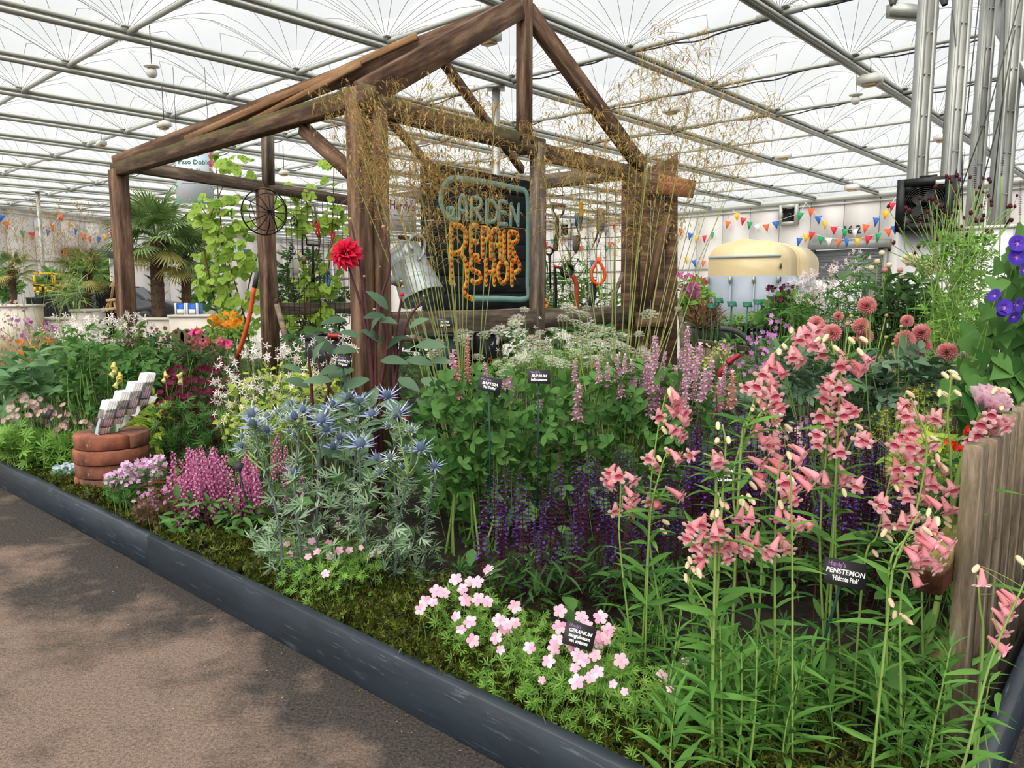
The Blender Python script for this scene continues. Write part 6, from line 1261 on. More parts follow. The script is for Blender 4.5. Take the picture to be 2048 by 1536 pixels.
# small red and white stars amongst them
M_RSTAR = gm('red_geum', '#d8452c', '#ef7a52', None, .3); M_STAR = gm('white_star_petal', '#f6ece8', '#fffaf6', '#f2d6d8', .25); M_SEP = gm('red_sepal', '#a8443c', '#c96f5c', None, .2)
STAR = MB().addt(zup(multi([(leaf(1, .26, .15, .25, pos=.6), frames((math.cos(a), math.sin(a), .25))[0], (0, 0, 0), s) for a, s in ((0, 1), (1.2, 1.1), (2.5, .95), (3.75, 1.1), (5.1, .9))]+[(recol(leaf(0, .3, 0, 0), 1), frames((math.cos(a), math.sin(a), -.6))[0], (0, 0, 0), .35) for a in (0, 2, 4)]))).mesh('star_flower', [M_STAR, M_SEP])
def stars(name, label, cat, px, Y, ells, n, Y0, Y1, sz, nl, Lells, lm, T=L_OVAL, lsz=(.04, .075), mesh=None, sm=G_STEM, npart=40, pname='flower', lastuff=True, up=.4, nflo=300):
    e = plant(name, label, cat, px, Y); L = ell(n, ells, Y0, Y1); mesh = mesh or STAR; pr = []
    for i, q in enumerate(L): d = rdir(1, up, .7)[0]; obj(pname, mesh, e, m4(frames(d, (0, 0, 1), U(0, 6))[0], q, U(*sz)))
    c0 = L.mean(0); stems(e, [(np.array([q[0]*.8+c0[0]*.2+U(-.05, .05), q[1]+U(0, .1), max(SOIL, q[2]-U(.3, .6))]), q) for q in L[::2]], .0016, sm, n=3, seg=4, bow=.06)
    if nl: LL = ell(nl, Lells, Y0, Y1+.15); scatter(e, 'leaf', T, lm, LL, rdir(nl, .35, .35), RNG.uniform(*lsz, nl), npart); stems(e, [(np.array([q[0]+U(-.05, .05), q[1]+.02, SOIL]), q) for q in LL[::6]], .0028, sm, name='twig', n=3, seg=4)
    return e
stars('gillenia', 'bushy white star flowered gillenia between the dark astrantia and the charcoal crate', 'gillenia', 590, 4.9, [(570, 740, 110, 45), (500, 790, 75, 45), (640, 700, 75, 35), (470, 830, 50, 35), (540, 700, 60, 25), (600, 770, 60, 30), (690, 690, 25, 30), (450, 760, 40, 50)], 300, 4.6, 5.2, (.022, .034), 520, [(570, 790, 110, 60), (620, 800, 90, 60), (510, 850, 70, 50)], G_LIME, L_OVAL, (.04, .075))
e2 = stars('geum', 'small scarlet and white star flowers scattered among the cream umbels', 'small flowers', 1130, 5.0, [(1120, 690, 150, 60), (1080, 735, 80, 30)], 95, 4.6, 5.2, (.014, .024), 0, [], None)
RST = STAR.copy(); RST.materials[0] = M_RSTAR
for q in ell(30, [(1100, 710, 150, 50), (940, 735, 30, 20), (915, 750, 25, 12)], 4.5, 5.0): obj('red_flower', RST, e2, m4(frames(rdir(1, .4, .7)[0], (0, 0, 1), U(0, 6))[0], q, U(.012, .02)))['label'] = 'scarlet star flower'

# ------------------------------------------------------------------ giant golden oats
SP = multi([(leaf(1, .13, .3, .1, pos=.4), frames((.12, 1, 0))[0], (0, 0, 0), 1), (leaf(1, .13, .3, .1, pos=.4), frames((-.14, 1, .08))[0], (0, 0, 0), .9)])
awn = MB().tube([(0, 0, 0), (.05, .9, 0), (.3, 1.9, .1)], .012, .004, n=3, cap=False).tmpl(); SPK = multi([(SP, np.eye(3), (0, 0, 0), 1), (awn, np.eye(3), (0, 0, 0), 1)])
def panicle(seed, n=86):
    r = random.Random(seed); mb = MB(); L, D = [], []
    for i in range(n):
        t = r.random()**.8; z = t; a = r.uniform(0, 6.28); w_ = (.05+.24*r.random())*(1.05-.55*t); p0 = np.array([0, 0, z-.05]); p1 = np.array([w_*math.cos(a), w_*math.sin(a), z+.05*r.random()-.02]); mb.tube([p0, (p0+p1)/2+[0, 0, .03], p1], .0014, n=3, mat=0, cap=False); L.append(p1); D.append((.45*math.cos(a)+r.gauss(0, .25), .45*math.sin(a)+r.gauss(0, .25), -1))
    L = np.array(L); mb.inst(SPK, frames(np.array(D), (1, 0, 0), RNG.uniform(0, 6, n)), L, RNG.uniform(.044, .068, n)); return zup(mb.tmpl())
PAN = [MB().addt(panicle(i)).mesh('oat_panicle', [G_STRAW, G_STRAWST]) for i in range(5)]
def oats(label, px, Y, tips, basepx, plen=(.45, .72), spread=70, leafn=60, z0=SOIL):
    e = plant('golden_oats', label, 'oat grass', px, Y)
    for i, (x, y) in enumerate(tips):
        Yd = Y+U(-.4, .4); tip = P(x, y, Yd); b_ = np.array([P(basepx+U(-spread, spread)*.4, 700, Y)[0], Y+U(-.12, .12), z0]); ln = U(*plen); m_ = b_+(tip-b_)*.55+np.array([0, 0, .06]); c = bez([b_, m_, tip], 24); MB().tube(c, .0036, .0014, n=5).build('culm', G_STRAWST, e, True)
        d = unit(c[-1]-c[-5]); o = tip-d*ln*.92; obj('oat_panicle', PAN[i % 5], e, m4(frames(d, (0, -1, 0), U(0, 6))[0], o, ln))
    L = np.array([b_*[0, 1, 0]+[P(basepx+U(-spread, spread)*.5, 700, Y)[0], U(-.15, .15), z0] for i in range(leafn)]); D = rdir(leafn, 1.4, .2); scatter(e, 'leaf', leaf(4, .012, .3, .6), G_MID, L, D, RNG.uniform(.4, .8, leafn), 0)
oats('giant golden oat grass arching before the main post and the black sign', 935, 4.35, [(640, 190), (690, 200), (712, 240), (742, 175), (765, 255), (790, 165), (812, 205), (838, 240), (860, 160), (885, 215), (770, 330), (800, 300), (845, 330), (905, 150), (930, 245), (960, 190), (990, 225), (1010, 330), (875, 300), (720, 290), (950, 320), (750, 215), (820, 270), (700, 170)], 935)
oats('giant golden oat grass standing before the plank door and wire grid', 1235, 4.5, [(1060, 250), (1085, 330), (1110, 210), (1140, 270), (1165, 330), (1185, 230), (1210, 290), (1240, 180), (1262, 250), (1285, 110), (1310, 150), (1330, 60), (1352, 120), (1380, 190), (1405, 75), (1425, 210), (1450, 170), (1490, 140), (1515, 210), (1545, 200), (1400, 300), (1290, 330), (1230, 340), (1340, 290), (1465, 260), (1150, 200)], 1235)
oats('golden oat grass behind the corner post on the left with pale hazy heads', 95, 8.6, [(20, 420), (45, 440), (75, 410), (100, 430), (118, 405), (140, 440), (160, 410), (185, 430), (60, 470), (10, 450), (130, 470), (205, 450)], 100, (.5, .8), 120, 60)

# ------------------------------------------------------------------ red dahlia with dark stems
M_RED1 = gm('crimson_petal', '#d3163f', '#ee2f55', '#c00f38', .3)
def dahl(npet, w, cup0, cup1, T=None, s0=.55, s1=1.0, deep=-.9, m=0):
    """full double bloom: spiral of petals from heart to back, facing +y"""
    mb = MB(); T = T or leaf(2, w, .5, .25, tip=.5, base=.45, pos=.6)
    for i in range(npet):
        t = i/(npet-1); a = i*2.39996; el_ = 1.45+(deep-1.45)*t; d = np.array([math.cos(a)*math.cos(el_), math.sin(a)*math.cos(el_), math.sin(el_)]); mb.addt(recol(T, m), frames(d, (0, 0, 1) if el_ < 1.2 else (1, 0, 0))[0], d*.12, s0+(s1-s0)*min(1, t*2))
    return zup(mb.tmpl())
e = plant('dahlia', 'dark stemmed dahlia with a single crimson bloom before the main post', 'dahlia', 765, 4.1)
st = [[(747, 830), (740, 720), (724, 620), (703, 552), (693, 520)], [(791, 850), (788, 700), (796, 640), (803, 595)], [(752, 830), (752, 690), (762, 600), (780, 530), (768, 460)], [(745, 760), (735, 640), (722, 540), (702, 445)], [(760, 780), (775, 680), (758, 620), (748, 585)], [(790, 760), (812, 650), (850, 595)], [(705, 850), (650, 760), (630, 700)], [(625, 820), (622, 760), (615, 700)], [(640, 840), (660, 760), (648, 690)]]
for s in st:
    c = bez(np.array([P(x, y, 4.1) for x, y in s]), 22); b_ = np.array([c[0][0], 4.15, SOIL]); MB().tube(np.vstack([b_, c]), .011, .005, n=7).build('stem', G_STEMD, e, True)
q = P(692, 508, 4.05); obj('flower', MB().addt(dahl(60, .42, 0, 0, s0=.5, s1=1, deep=-.5)).mesh('flower', M_RED1), e, m4(frames((-.35, -.75, .35))[0], q, .088))['label'] = 'open crimson double flower'
def budmesh(mats): 
    mb = MB().lathe([(.0, 0), (.45, .12), (.55, .45), (.4, .85), (0, 1.05)], 10, 0, M=Z2Y); mb.addt(recol(rosette(leaf(0, .45, .2, 0), 6, .5), 1), M=Z2Y, sc=.9); return mb.mesh('bud', mats, True)
BRED = budmesh([M_RED1, M_CALYX]); BPEACH = budmesh([gm('peach_bud', '#c98a70', '#dfb08c', None, .2), M_CALYX]); BGREEN = budmesh([gm('green_bud', '#b9b85e', '#d6d28a', None, .2), M_CALYX])
for x, y, s, mt in ((803, 589, .022, BRED), (812, 836, .022, BRED), (767, 453, .02, BPEACH), (701, 438, .017, BGREEN), (675, 518, .017, BGREEN), (729, 552, .013, BGREEN), (806, 573, .015, BPEACH), (748, 618, .013, BGREEN), (848, 592, .013, BGREEN), (760, 533, .008, BGREEN), (803, 562, .013, BGREEN)): obj('bud', mt, e, m4(frames((U(-.3, .3), -.3, 1))[0], P(x, y, 4.05)-np.array([0, 0, s*.5]), s))
lv = [(684, 640, -1, .1, .11), (735, 632, 1, .4, .11), (772, 612, -.4, .8, .12), (640, 660, .2, 1, .1), (705, 700, -1, .2, .12), (770, 720, 1, .2, .13), (700, 740, -1, -.1, .14), (820, 720, 1, .1, .13), (840, 690, 1, .3, .14), (655, 760, -1, .3, .12), (760, 680, -.5, .8, .12), (730, 760, -1, -.2, .14), (850, 760, 1, -.1, .13), (780, 690, .6, .8, .12), (630, 720, .2, 1, .13), (645, 745, .8, .6, .12), (805, 760, 1, -.3, .12), (690, 790, -.6, -.4, .12), (825, 650, .7, .7, .1), (745, 655, .3, .9, .11), (612, 770, -.7, .6, .11), (660, 700, -.4, .9, .11), (870, 720, 1, .3, .11), (765, 640, .9, .2, .1), (715, 670, -.8, .6, .1), (840, 800, .9, -.2, .12), (665, 800, .5, .4, .12), (600, 740, -.6, .7, .1)]
T_DL = multi([(leaf(4, .46, .12, .3, tip=.9, base=.2, pos=.4), np.eye(3), (0, 0, 0), 1)]); dm = MB().addt(T_DL).mesh('leaf', G_DAHL)
for x, y, a, b_, s in lv: obj('leaf', dm, e, m4(frames((a, -.45+U(-.3, .2), b_*.8), (0, -.8, 1))[0], P(x-8*a, y+8*b_, U(3.95, 4.15)), s*1.25))
L = ell(60, [(740, 830, 110, 60), (690, 880, 90, 50), (800, 900, 60, 60)], 3.8, 4.2); scatter(e, 'leaf', T_DL, G_DAHL, L, rdir(60, .2, .5), RNG.uniform(.1, .15, 60), 40)

# ------------------------------------------------------------------ pink pompon dahlias
M_POM = gm('coral_pink_petal', '#fba6ae', '#fed2c8', '#f8949e', .45); POM = MB().addt(dahl(150, .62, 0, 0, leaf(1, .6, .9, -.15, tip=.35, base=.5, pos=.6), .62, .8, -1.15)).mesh('pompon_flower', M_POM)
def pompon(label, px, Y, blooms, buds, ells, nl):
    e = plant('pompon_dahlia', label, 'dahlia', px, Y); b0 = base(px, Y); pr = []
    for x, y, r in blooms:
        Yd = Y+U(-.2, .2); q = P(x, y, Yd); d = unit((U(-.3, .3), -.85, .35+U(-.2, .3))); obj('pompon_flower', POM, e, m4(frames(d, (0, 0, 1), U(0, 6))[0], q-d*.012, 1.05*r*Yd/F)); pr.append((b0*[.5, .5, 1]+np.array([q[0]*.5, q[1]*.5, U(.2, .45)]), q-d*.02))
    for x, y, r, k in buds: q = P(x, y, Y); obj('bud', (BPEACH, BGREEN)[k], e, m4(frames((U(-.4, .4), -.4, .8))[0], q, r*Y/F)); pr.append((b0*[.5, .5, 1]+np.array([q[0]*.5, q[1]*.5, U(.2, .45)]), q))
    stems(e, pr, .0045, G_STEM, n=5, bow=.05); L = ell(nl, ells, Y-.2, Y+.3); scatter(e, 'leaf', T_PINN, G_DAHL, L, rdir(nl, .3, .4), RNG.uniform(.12, .2, nl), 70); stems(e, [(b0+RNG.normal(0, .05, 3)*[1, 1, 0], q) for q in L[::4]], .005, G_STEM, name='leaf_stalk', n=4)
pompon('coral pink pompon dahlia nearest the tall nursery shrubs', 1690, 3.75, [(1737, 610, 20), (1634, 645, 18), (1665, 664, 20), (1679, 630, 11), (1725, 650, 19), (1731, 673, 18), (1647, 655, 13)], [(1694, 651, 9, 0), (1740, 627, 7, 0), (1701, 635, 7, 1), (1771, 634, 7, 0), (1772, 677, 7, 1), (1705, 680, 8, 0)], [(1640, 760, 70, 60), (1700, 800, 80, 60), (1600, 740, 50, 40)], 130)
pompon('coral pink pompon dahlia nearest the heart leaved vine', 1810, 3.6, [(1816, 641, 14), (1812, 678, 22), (1845, 664, 19), (1846, 690, 20), (1896, 703, 21)], [(1802, 655, 6, 1), (1786, 690, 6, 1), (1873, 719, 6, 1)], [(1800, 760, 80, 50), (1790, 810, 70, 50), (1850, 770, 40, 40)], 120)

# ------------------------------------------------------------------ heart leaved vine with violet trumpets
M_TRV = gm('violet_trumpet', '#3f2aa0', '#5a3ac0', None, .25); M_TRE = flat('pale_trumpet_eye', '#d9a9d8', .6)
tr = MB(); n = 15; pf = [(.07, -.75, 1), (.1, -.4, 1), (.2, -.12, 1), (.45, .05, 0), (.85, .14, 0), (1.0, .12, 0)]
for (r0, y0, m0), (r1, y1, m1) in zip(pf, pf[1:]): tr.lathe([(r0, y0), (r1, y1)], n, m1, M=Z2Y)
tr.addt(recol(rosette(leaf(0, .14, 0, 0), 5, .12), 1), M=Z2Y, loc=(0, .07, 0), sc=.85); TRUMP = tr.mesh('trumpet_flower', [M_TRV, M_TRE], True)
e = plant('morning_glory', 'dense heart leaved morning glory with violet trumpets climbing behind the oak pales', 'climber', 2010, 3.3)
L = ell(330, [(2040, 600, 60, 110), (1990, 720, 80, 110), (2030, 800, 80, 110), (1960, 820, 55, 90), (2060, 900, 70, 90), (2060, 500, 40, 50), (1940, 770, 40, 60), (2080, 700, 60, 150), (1990, 900, 60, 60)], 3.05, 3.5); n = len(L); D = np.c_[RNG.normal(0, .5, n), -.5-RNG.uniform(0, .3, n), -.75+RNG.normal(0, .25, n)]; scatter(e, 'leaf', T_HEART, G_MID, L, D, RNG.uniform(.075, .115, n), 220, up=(0, -1, .6), roll=RNG.normal(0, .3, n)); T_STAKE = flat('green_cane', '#24594a', .5)
for i in range(4): x = 1950+i*35; MB().tube([base(x, 3.35), P(2010+i*12, 560, 3.4)], .008, n=6).build('cane', T_STAKE, e)
stems(e, [(base(U(1930, 2070), 3.35), q) for q in L[::7]], .004, G_STEM, n=4)
for x, y, s, d in ((2035, 487, .034, (-.2, -1, .25)), (2033, 515, .034, (-.15, -1, .3)), (2009, 615, .034, (-.1, -1, .2)), (1989, 591, .028, (-.9, -.3, .4)), (2036, 610, .03, (.4, -.8, 0)), (2028, 634, .026, (.1, -.9, -.3)), (2050, 540, .03, (.3, -.9, .1)), (2003, 627, .018, (-.4, -.5, -.5))): obj('trumpet_flower', TRUMP, e, m4(frames(d)[0], P(x, y, 2.98), s))

# burnet with maroon bobbles, tall behind the dahlias
M_BOB = gm('maroon_bobble', '#3a0f1c', '#5a1828', None, .05); bb = MB().lathe([(0, 0), (.32, .12), (.36, .5), (.28, .85), (0, 1.0)], 7, 0, M=Z2Y); BOB = bb.mesh('bobble', M_BOB, True)
e = plant('great_burnet', 'tall airy great burnet with maroon bobbles before the grey tower', 'burnet', 1900, 4.4); pr = []; LL = []
for i in range(78):
    x, y = (U(1850, 2040), U(355, 480)) if i < 62 else (U(1770, 1880), U(400, 520)); Yd = U(4.1, 4.7); q = P(x, y, Yd); obj('bobble', BOB, e, m4(frames((U(-.3, .3), U(-.3, .3), 1))[0], q, U(.018, .032))); m_ = P(x*.35+1890*.65+U(-25, 25), 560+U(-50, 60), Yd); pr.append((m_, q))
    if i % 3 == 0: pr.append((base(U(1850, 1960), Yd), m_))
    LL += [m_+(q-m_)*t for t in (U(0, .5), U(0, .6))]
stems(e, pr, .0034, G_STEM, n=4, bow=.08); LL = np.array(LL+list(ell(330, [(1925, 600, 55, 75), (1890, 670, 55, 60), (1945, 520, 45, 50), (1930, 660, 50, 60), (1900, 720, 50, 50)], 4.1, 4.7))); scatter(e, 'leaf', T_PINN, G_BRIGHT, LL, rdir(len(LL), .4), RNG.uniform(.05, .1, len(LL)), 60)
e = plant('culver_root', 'few slim violet spires high at the right beside the burnet', 'veronica', 2020, 4.5)
for x, y, ln in ((1973, 360, 60), (2046, 360, 70), (1925, 330, 70), (2008, 290, 60), (1955, 300, 75)):
    q = P(x, y, 4.4); hm = ln*4.4/F; obj('flower_spike', SALV[0], e, m4(frames((U(-.1, .1), 0, 1), (0, -1, 0))[0], q-np.array([0, 0, hm]), hm)); MB().tube(bez([base(x-20, 4.4), P(x-12, 560, 4.4), q-np.array([0, 0, hm])], 12), .005, .003, n=5).build('stem', G_STEM, e)
# peony, poppies, lady's mantle
M_PEO = gm('pale_pink_peony', '#f6cbd9', '#fdeaf0', '#efb4d0', .4); e = plant('peony', 'single large pale pink peony beside the nearest oak pales', 'peony', 1925, 2.15); q = P(1968, 806, 2.1); obj('flower', MB().addt(dahl(46, .95, 0, 0, leaf(2, .95, .5, -.55, tip=.3, base=.5, pos=.65), .75, 1, .15)).mesh('flower', M_PEO), e, m4(frames((.25, -.35, .8))[0], q-[0, 0, .02], .058)); MB().addt(rosette(leaf(1, .6, .3, -.3), 5, .5), M=frames((.25, -.35, .8))[0] @ Z2Y, loc=q-[.005, 0, .03], sc=.05).build('calyx', G_DAHL, e); MB().tube(bez([P(1880, 1180, 2.15), P(1915, 960, 2.14), P(1950, 860, 2.12), P(1962, 826, 2.1)], 18), .009, .006, n=7).build('stem', G_STEM, e, True); MB().tube([base(1880, 2.15), P(1880, 1180, 2.15)], .009, n=7).build('stem', G_STEM, e)
L = ell(46, [(1900, 980, 50, 60), (1880, 1080, 50, 80)], 2.1, 2.35); scatter(e, 'leaf', leaf(3, .32, .2, .2), G_DARK, L, rdir(46, .3, .3), RNG.uniform(.07, .12, 46), 46)
M_POP = gm('scarlet_petal', '#e0281a', '#f2502c', None, .3); POP = MB().addt(zup(rosette(leaf(2, 1.0, .1, -.3, tip=.3, pos=.7), 5, .5))).mesh('flower', M_POP)
e = plant('scarlet_avens', 'few scarlet flowers low behind the pink peony', 'avens', 1910, 2.7); pr = []
for x, y in ((1930, 856), (1896, 884), (1910, 889), (1925, 900), (1935, 866), (1887, 935), (1905, 895)): q = P(x, y, 2.65); obj('flower', POP, e, m4(frames(rdir(1, .3, .8)[0])[0], q, .018)); pr.append((base(x-10, 2.75), q))
stems(e, pr, .002, G_STEM, n=3); L = ell(160, [(1905, 960, 60, 50), (1880, 1010, 50, 50)], 2.6, 2.85); scatter(e, 'leaf', L_OVAL, G_MID, L, rdir(160, .3), RNG.uniform(.04, .08, 160), 30)
M_ALC = gm('acid_yellow_flower', '#a8b028', '#d6d64a', None, .2); e = plant('ladys_mantle', 'frothy acid yellow flowers between the pompon dahlias and the peony', "lady's mantle", 1860, 3.0); L = ell(760, [(1850, 820, 55, 55), (1800, 840, 40, 35), (1870, 870, 40, 50), (1770, 850, 40, 30)], 2.85, 3.2); scatter(e, 'flower', rosette(leaf(0, .6, 0, .1), 5, .3), M_ALC, L, rdir(760, .6), RNG.uniform(.009, .016, 760), 0, stuff='flower_froth'); stems(e, [(base(1850+U(-40, 40), 3.0), q) for q in L[::12]], .0018, G_STEM, n=3); L = ell(120, [(1850, 930, 70, 60)], 2.9, 3.2); scatter(e, 'leaf', T_HEART, G_LIME, L, rdir(120, .2, .4), RNG.uniform(.05, .09, 120), 20)
# mauve phlox
FIVE = lambda nm, a, c, w=.85: MB().addt(zup(rosette(leaf(1, w, 0, .15, tip=.35, pos=.7), 5, .2))).mesh('flower', gm(nm, a, c, None, .3))
FPHL = FIVE('mauve_phlox', '#c878cc', '#e2a2e2')
stars('sweet_rocket', 'mauve phlox like flowers round the green loppers', 'sweet rocket', 1530, 4.35, [(1490, 710, 65, 40), (1560, 700, 50, 50), (1600, 740, 30, 35), (1545, 660, 25, 30), (1470, 740, 45, 30)], 120, 4.2, 4.6, (.014, .021), 240, [(1530, 770, 90, 60), (1500, 830, 60, 40)], G_MID, L_LANCE, (.06, .11), FPHL)
stars('phlox', 'pale pink fringe of small flowers among the violet salvias', 'phlox', 1570, 3.55, [(1560, 840, 50, 30), (1590, 870, 40, 30), (1640, 850, 40, 25), (1510, 880, 50, 25)], 60, 3.45, 3.65, (.014, .022), 0, [], None, mesh=FIVE('blush_phlox', '#eeb4c4', '#f8d2d8'))
stars('bell_tuft', 'little yellow green flowered tuft by the low fence left of the loppers', 'tuft', 1415, 5.6, [(1420, 720, 45, 35), (1440, 700, 30, 20)], 80, 5.4, 5.8, (.01, .016), 140, [(1420, 745, 50, 40)], G_LIME, L_SMALL, (.03, .05), FIVE('lemon_tuft', '#c9c46a', '#e3df9a'))
# ------------------------------------------------------------------ left part of the bed
stars('gillenia', 'hazy pale pink star flowered gillenia before the corner post', 'gillenia', 220, 6.4, [(215, 645, 75, 28), (170, 660, 60, 25), (120, 650, 50, 22), (270, 660, 45, 28), (200, 670, 90, 30)], 230, 6.1, 6.8, (.03, .044), 260, [(210, 690, 110, 40), (120, 690, 60, 35)], G_MID, L_OVAL, (.06, .1))
def bush(label, name, cat, px, Y, ells, n, Y0, Y1, T, mat, sz, npart=60, up=.4):
    e = plant(name, label, cat, px, Y); L = ell(n, ells, Y0, Y1); c0 = L.mean(0); D = unit((L-c0)*[1, .4, .5]+rdir(n, up, .4)*.6); scatter(e, 'leaf', T, mat, L, D, RNG.uniform(*sz, n), npart, up=(0, -.6, 1)); stems(e, [(np.array([q[0]*.8+c0[0]*.2, q[1]+.03, max(SOIL, q[2]-U(.3, .5))]), q) for q in L[::5]], .0035, G_STEM, n=3, seg=3); return e
bush('bushy dark green lupin leaved plant behind the leaflet holder', 'leafy_bush', 'shrub', 210, 5.9, [(200, 760, 85, 75), (150, 740, 60, 60), (260, 780, 60, 60), (300, 740, 60, 45), (220, 840, 60, 40)], 620, 5.5, 6.2, T_TRI, G_MID, (.055, .085), 90)
bush('taller mid green bush under the pale star flowers', 'leafy_bush', 'shrub', 330, 6.3, [(330, 720, 80, 50), (280, 715, 60, 40), (380, 740, 60, 45), (340, 790, 70, 50)], 380, 6.0, 6.6, T_TRI, G_DARK, (.055, .085), 40)
bush('broad grey green leaves at the left edge of the bed', 'leafy_bush', 'shrub', 25, 5.9, [(15, 780, 50, 60), (60, 760, 50, 50), (20, 840, 50, 40)], 150, 5.6, 6.2, leaf(4, .3, .25, .4), G_BLUE, (.16, .28), 100)
bush('fresh bright green leaf mound under the pale astrantias', 'leaf_mound', 'foliage plant', 80, 5.35, [(60, 890, 75, 30), (120, 905, 50, 30), (90, 930, 40, 18), (20, 880, 50, 30), (150, 890, 30, 25)], 300, 5.1, 5.5, T_CUT, G_BRIGHT, (.07, .11), 90)
e = bush('lime green foxglove leaves behind the brick stack', 'foxglove', 'foxglove', 290, 5.35, [(285, 850, 45, 45), (310, 820, 30, 30), (255, 835, 25, 25), (300, 890, 30, 30)], 90, 5.2, 5.5, leaf(3, .3, .25, .35), G_LIME, (.1, .17), 90)
M_FOX = gm('lemon_foxglove', '#e3d97a', '#f0e9a8', None, .3); FOXB = MB().lathe([(.06, 0), (.2, .15), (.28, .5), (.36, .95), (.42, 1.05)], 9, 0, M=Z2Y).mesh('flower', M_FOX, True)
for x, y in ((229, 724), (233, 734), (238, 744), (234, 752), (243, 748), (237, 762), (231, 740), (268, 795), (285, 800), (330, 742), (334, 752), (365, 745), (362, 755), (275, 770)): obj('flower', FOXB, e, m4(frames((U(-.6, .6), -.5, -.7))[0], P(x, y, 5.3), .048))
stems(e, [(base(240, 5.4), P(228, 722, 5.3)), (base(285, 5.4), P(275, 765, 5.3)), (base(330, 5.4), P(330, 738, 5.3)), (base(360, 5.4), P(364, 740, 5.3))], .006, G_STEM, n=5, bow=.02)
# astrantias
def astr(c1, c2, c3):
    m1 = gm('astrantia_bract', c1, c2, None, .2); m2 = gm('astrantia_pin', c3, c1, None, .1); mb = MB(); mb.addt(rosette(leaf(1, .32, .1, .05, pos=.6), 13, .3))
    for i in range(14): a = i*2.4; r = .5*math.sqrt(i/14); mb.addt(recol(leaf(0, .3, 0, 0), 1), frames((math.cos(a)*.5, math.sin(a)*.5, 1))[0], (0, 0, 0), .38)
    return MB().addt(zup(mb.tmpl())).mesh('flower', [m1, m2])
stars('astrantia', 'wine red astrantia between the leaflet holder and the white stars', 'astrantia', 375, 5.3, [(330, 775, 40, 30), (385, 755, 60, 28), (430, 775, 35, 35), (350, 810, 50, 25), (320, 825, 25, 12), (450, 745, 30, 25), (430, 860, 20, 25)], 120, 5.1, 5.5, (.022, .032), 420, [(370, 850, 80, 50), (420, 880, 70, 40), (350, 900, 70, 40), (420, 920, 60, 30)], G_MID, T_CUT, (.06, .1), astr('#5a1230', '#7d1f45', '#8f3a58'), G_STEMD)
stars('astrantia', 'dusty pink astrantia at the left edge of the bed', 'astrantia', 70, 5.3, [(60, 815, 50, 22), (30, 795, 25, 8), (115, 820, 25, 20), (115, 845, 30, 22), (20, 845, 25, 10), (165, 850, 20, 15)], 60, 5.15, 5.5, (.02, .03), 0, [], None, mesh=astr('#b99a92', '#d3b8ae', '#c9a2a0'))
# bronze seed heads, brown hazes and the small hot coloured flowers
DOTM = FIVE('bronze_speck', '#574033', '#86674c')
stars('bronze_burnet', 'bronze brown seed heads under the bushes by the wine red astrantia', 'seed heads', 400, 6.4, [(340, 690, 60, 35), (280, 670, 40, 30), (400, 720, 40, 35), (240, 700, 60, 25), (160, 710, 60, 20)], 250, 6.0, 6.6, (.014, .022), 200, [(400, 750, 60, 40), (340, 730, 70, 40)], G_BRONZE, L_SMALL, (.03, .05), DOTM, G_BRONZE)
stars('feather_grass', 'brown pink haze of fine grass at the far left of the bed', 'grass', 20, 6.6, [(20, 660, 40, 60), (60, 690, 60, 40), (25, 720, 40, 40)], 230, 6.3, 6.9, (.012, .022), 240, [(30, 730, 60, 50), (90, 720, 60, 35)], G_STRAW, leaf(2, .03, .2, .4), (.2, .4), FIVE('pink_brown_speck', '#b08a86', '#d0b0a4'), G_STRAWST)
stars('crocosmia', 'orange flat flower heads at the left edge above the pale astrantias', 'helenium', 45, 6.2, [(45, 706, 16, 2), (60, 698, 10, 2), (97, 682, 6, 2), (40, 684, 8, 2), (73, 686, 3, 2)], 34, 6.15, 6.25, (.02, .028), 0, [], None, mesh=FIVE('orange_ray', '#ee7a18', '#f7a02c', .5))
stars('knautia', 'purple and magenta pincushion flowers at the far left', 'scabious', 60, 7.0, [(58, 645, 12, 6), (30, 640, 6, 4), (88, 646, 8, 5), (105, 668, 10, 20), (170, 680, 6, 6), (50, 672, 6, 8)], 50, 6.9, 7.1, (.02, .03), 0, [], None, mesh=FIVE('purple_pin', '#8a4a9a', '#b86ab0'))
stars('achillea', 'rose red yarrow heads beside the rusty plough crook', 'yarrow', 385, 6.9, [(380, 690, 20, 14), (392, 668, 10, 7), (405, 688, 12, 12), (440, 683, 10, 8), (455, 690, 10, 6)], 95, 6.8, 7.0, (.02, .03), 120, [(400, 720, 60, 25)], G_DARK, T_CUT, (.06, .09), FIVE('rose_yarrow', '#c95470', '#dd7f90'))
stars('alstroemeria', 'orange and yellow blooms by the orange shafted spade', 'alstroemeria', 445, 7.4, [(450, 645, 25, 10), (425, 640, 15, 8), (470, 640, 14, 14), (400, 660, 8, 6), (460, 622, 12, 8)], 60, 7.2, 7.6, (.03, .045), 160, [(450, 680, 50, 40), (480, 650, 30, 40)], G_BRIGHT, L_OVAL, (.07, .11), FIVE('orange_bloom', '#ef8a1c', '#f7b53a'))
stars('magenta_pinks', 'two magenta and pink blooms above the rose red yarrow', 'pinks', 400, 6.95, [(391, 666, 6, 4), (440, 680, 5, 4), (455, 687, 6, 4)], 14, 6.9, 7, (.035, .05), 0, [], None, mesh=FIVE('magenta_bloom', '#d93a8c', '#ec6aa8'))
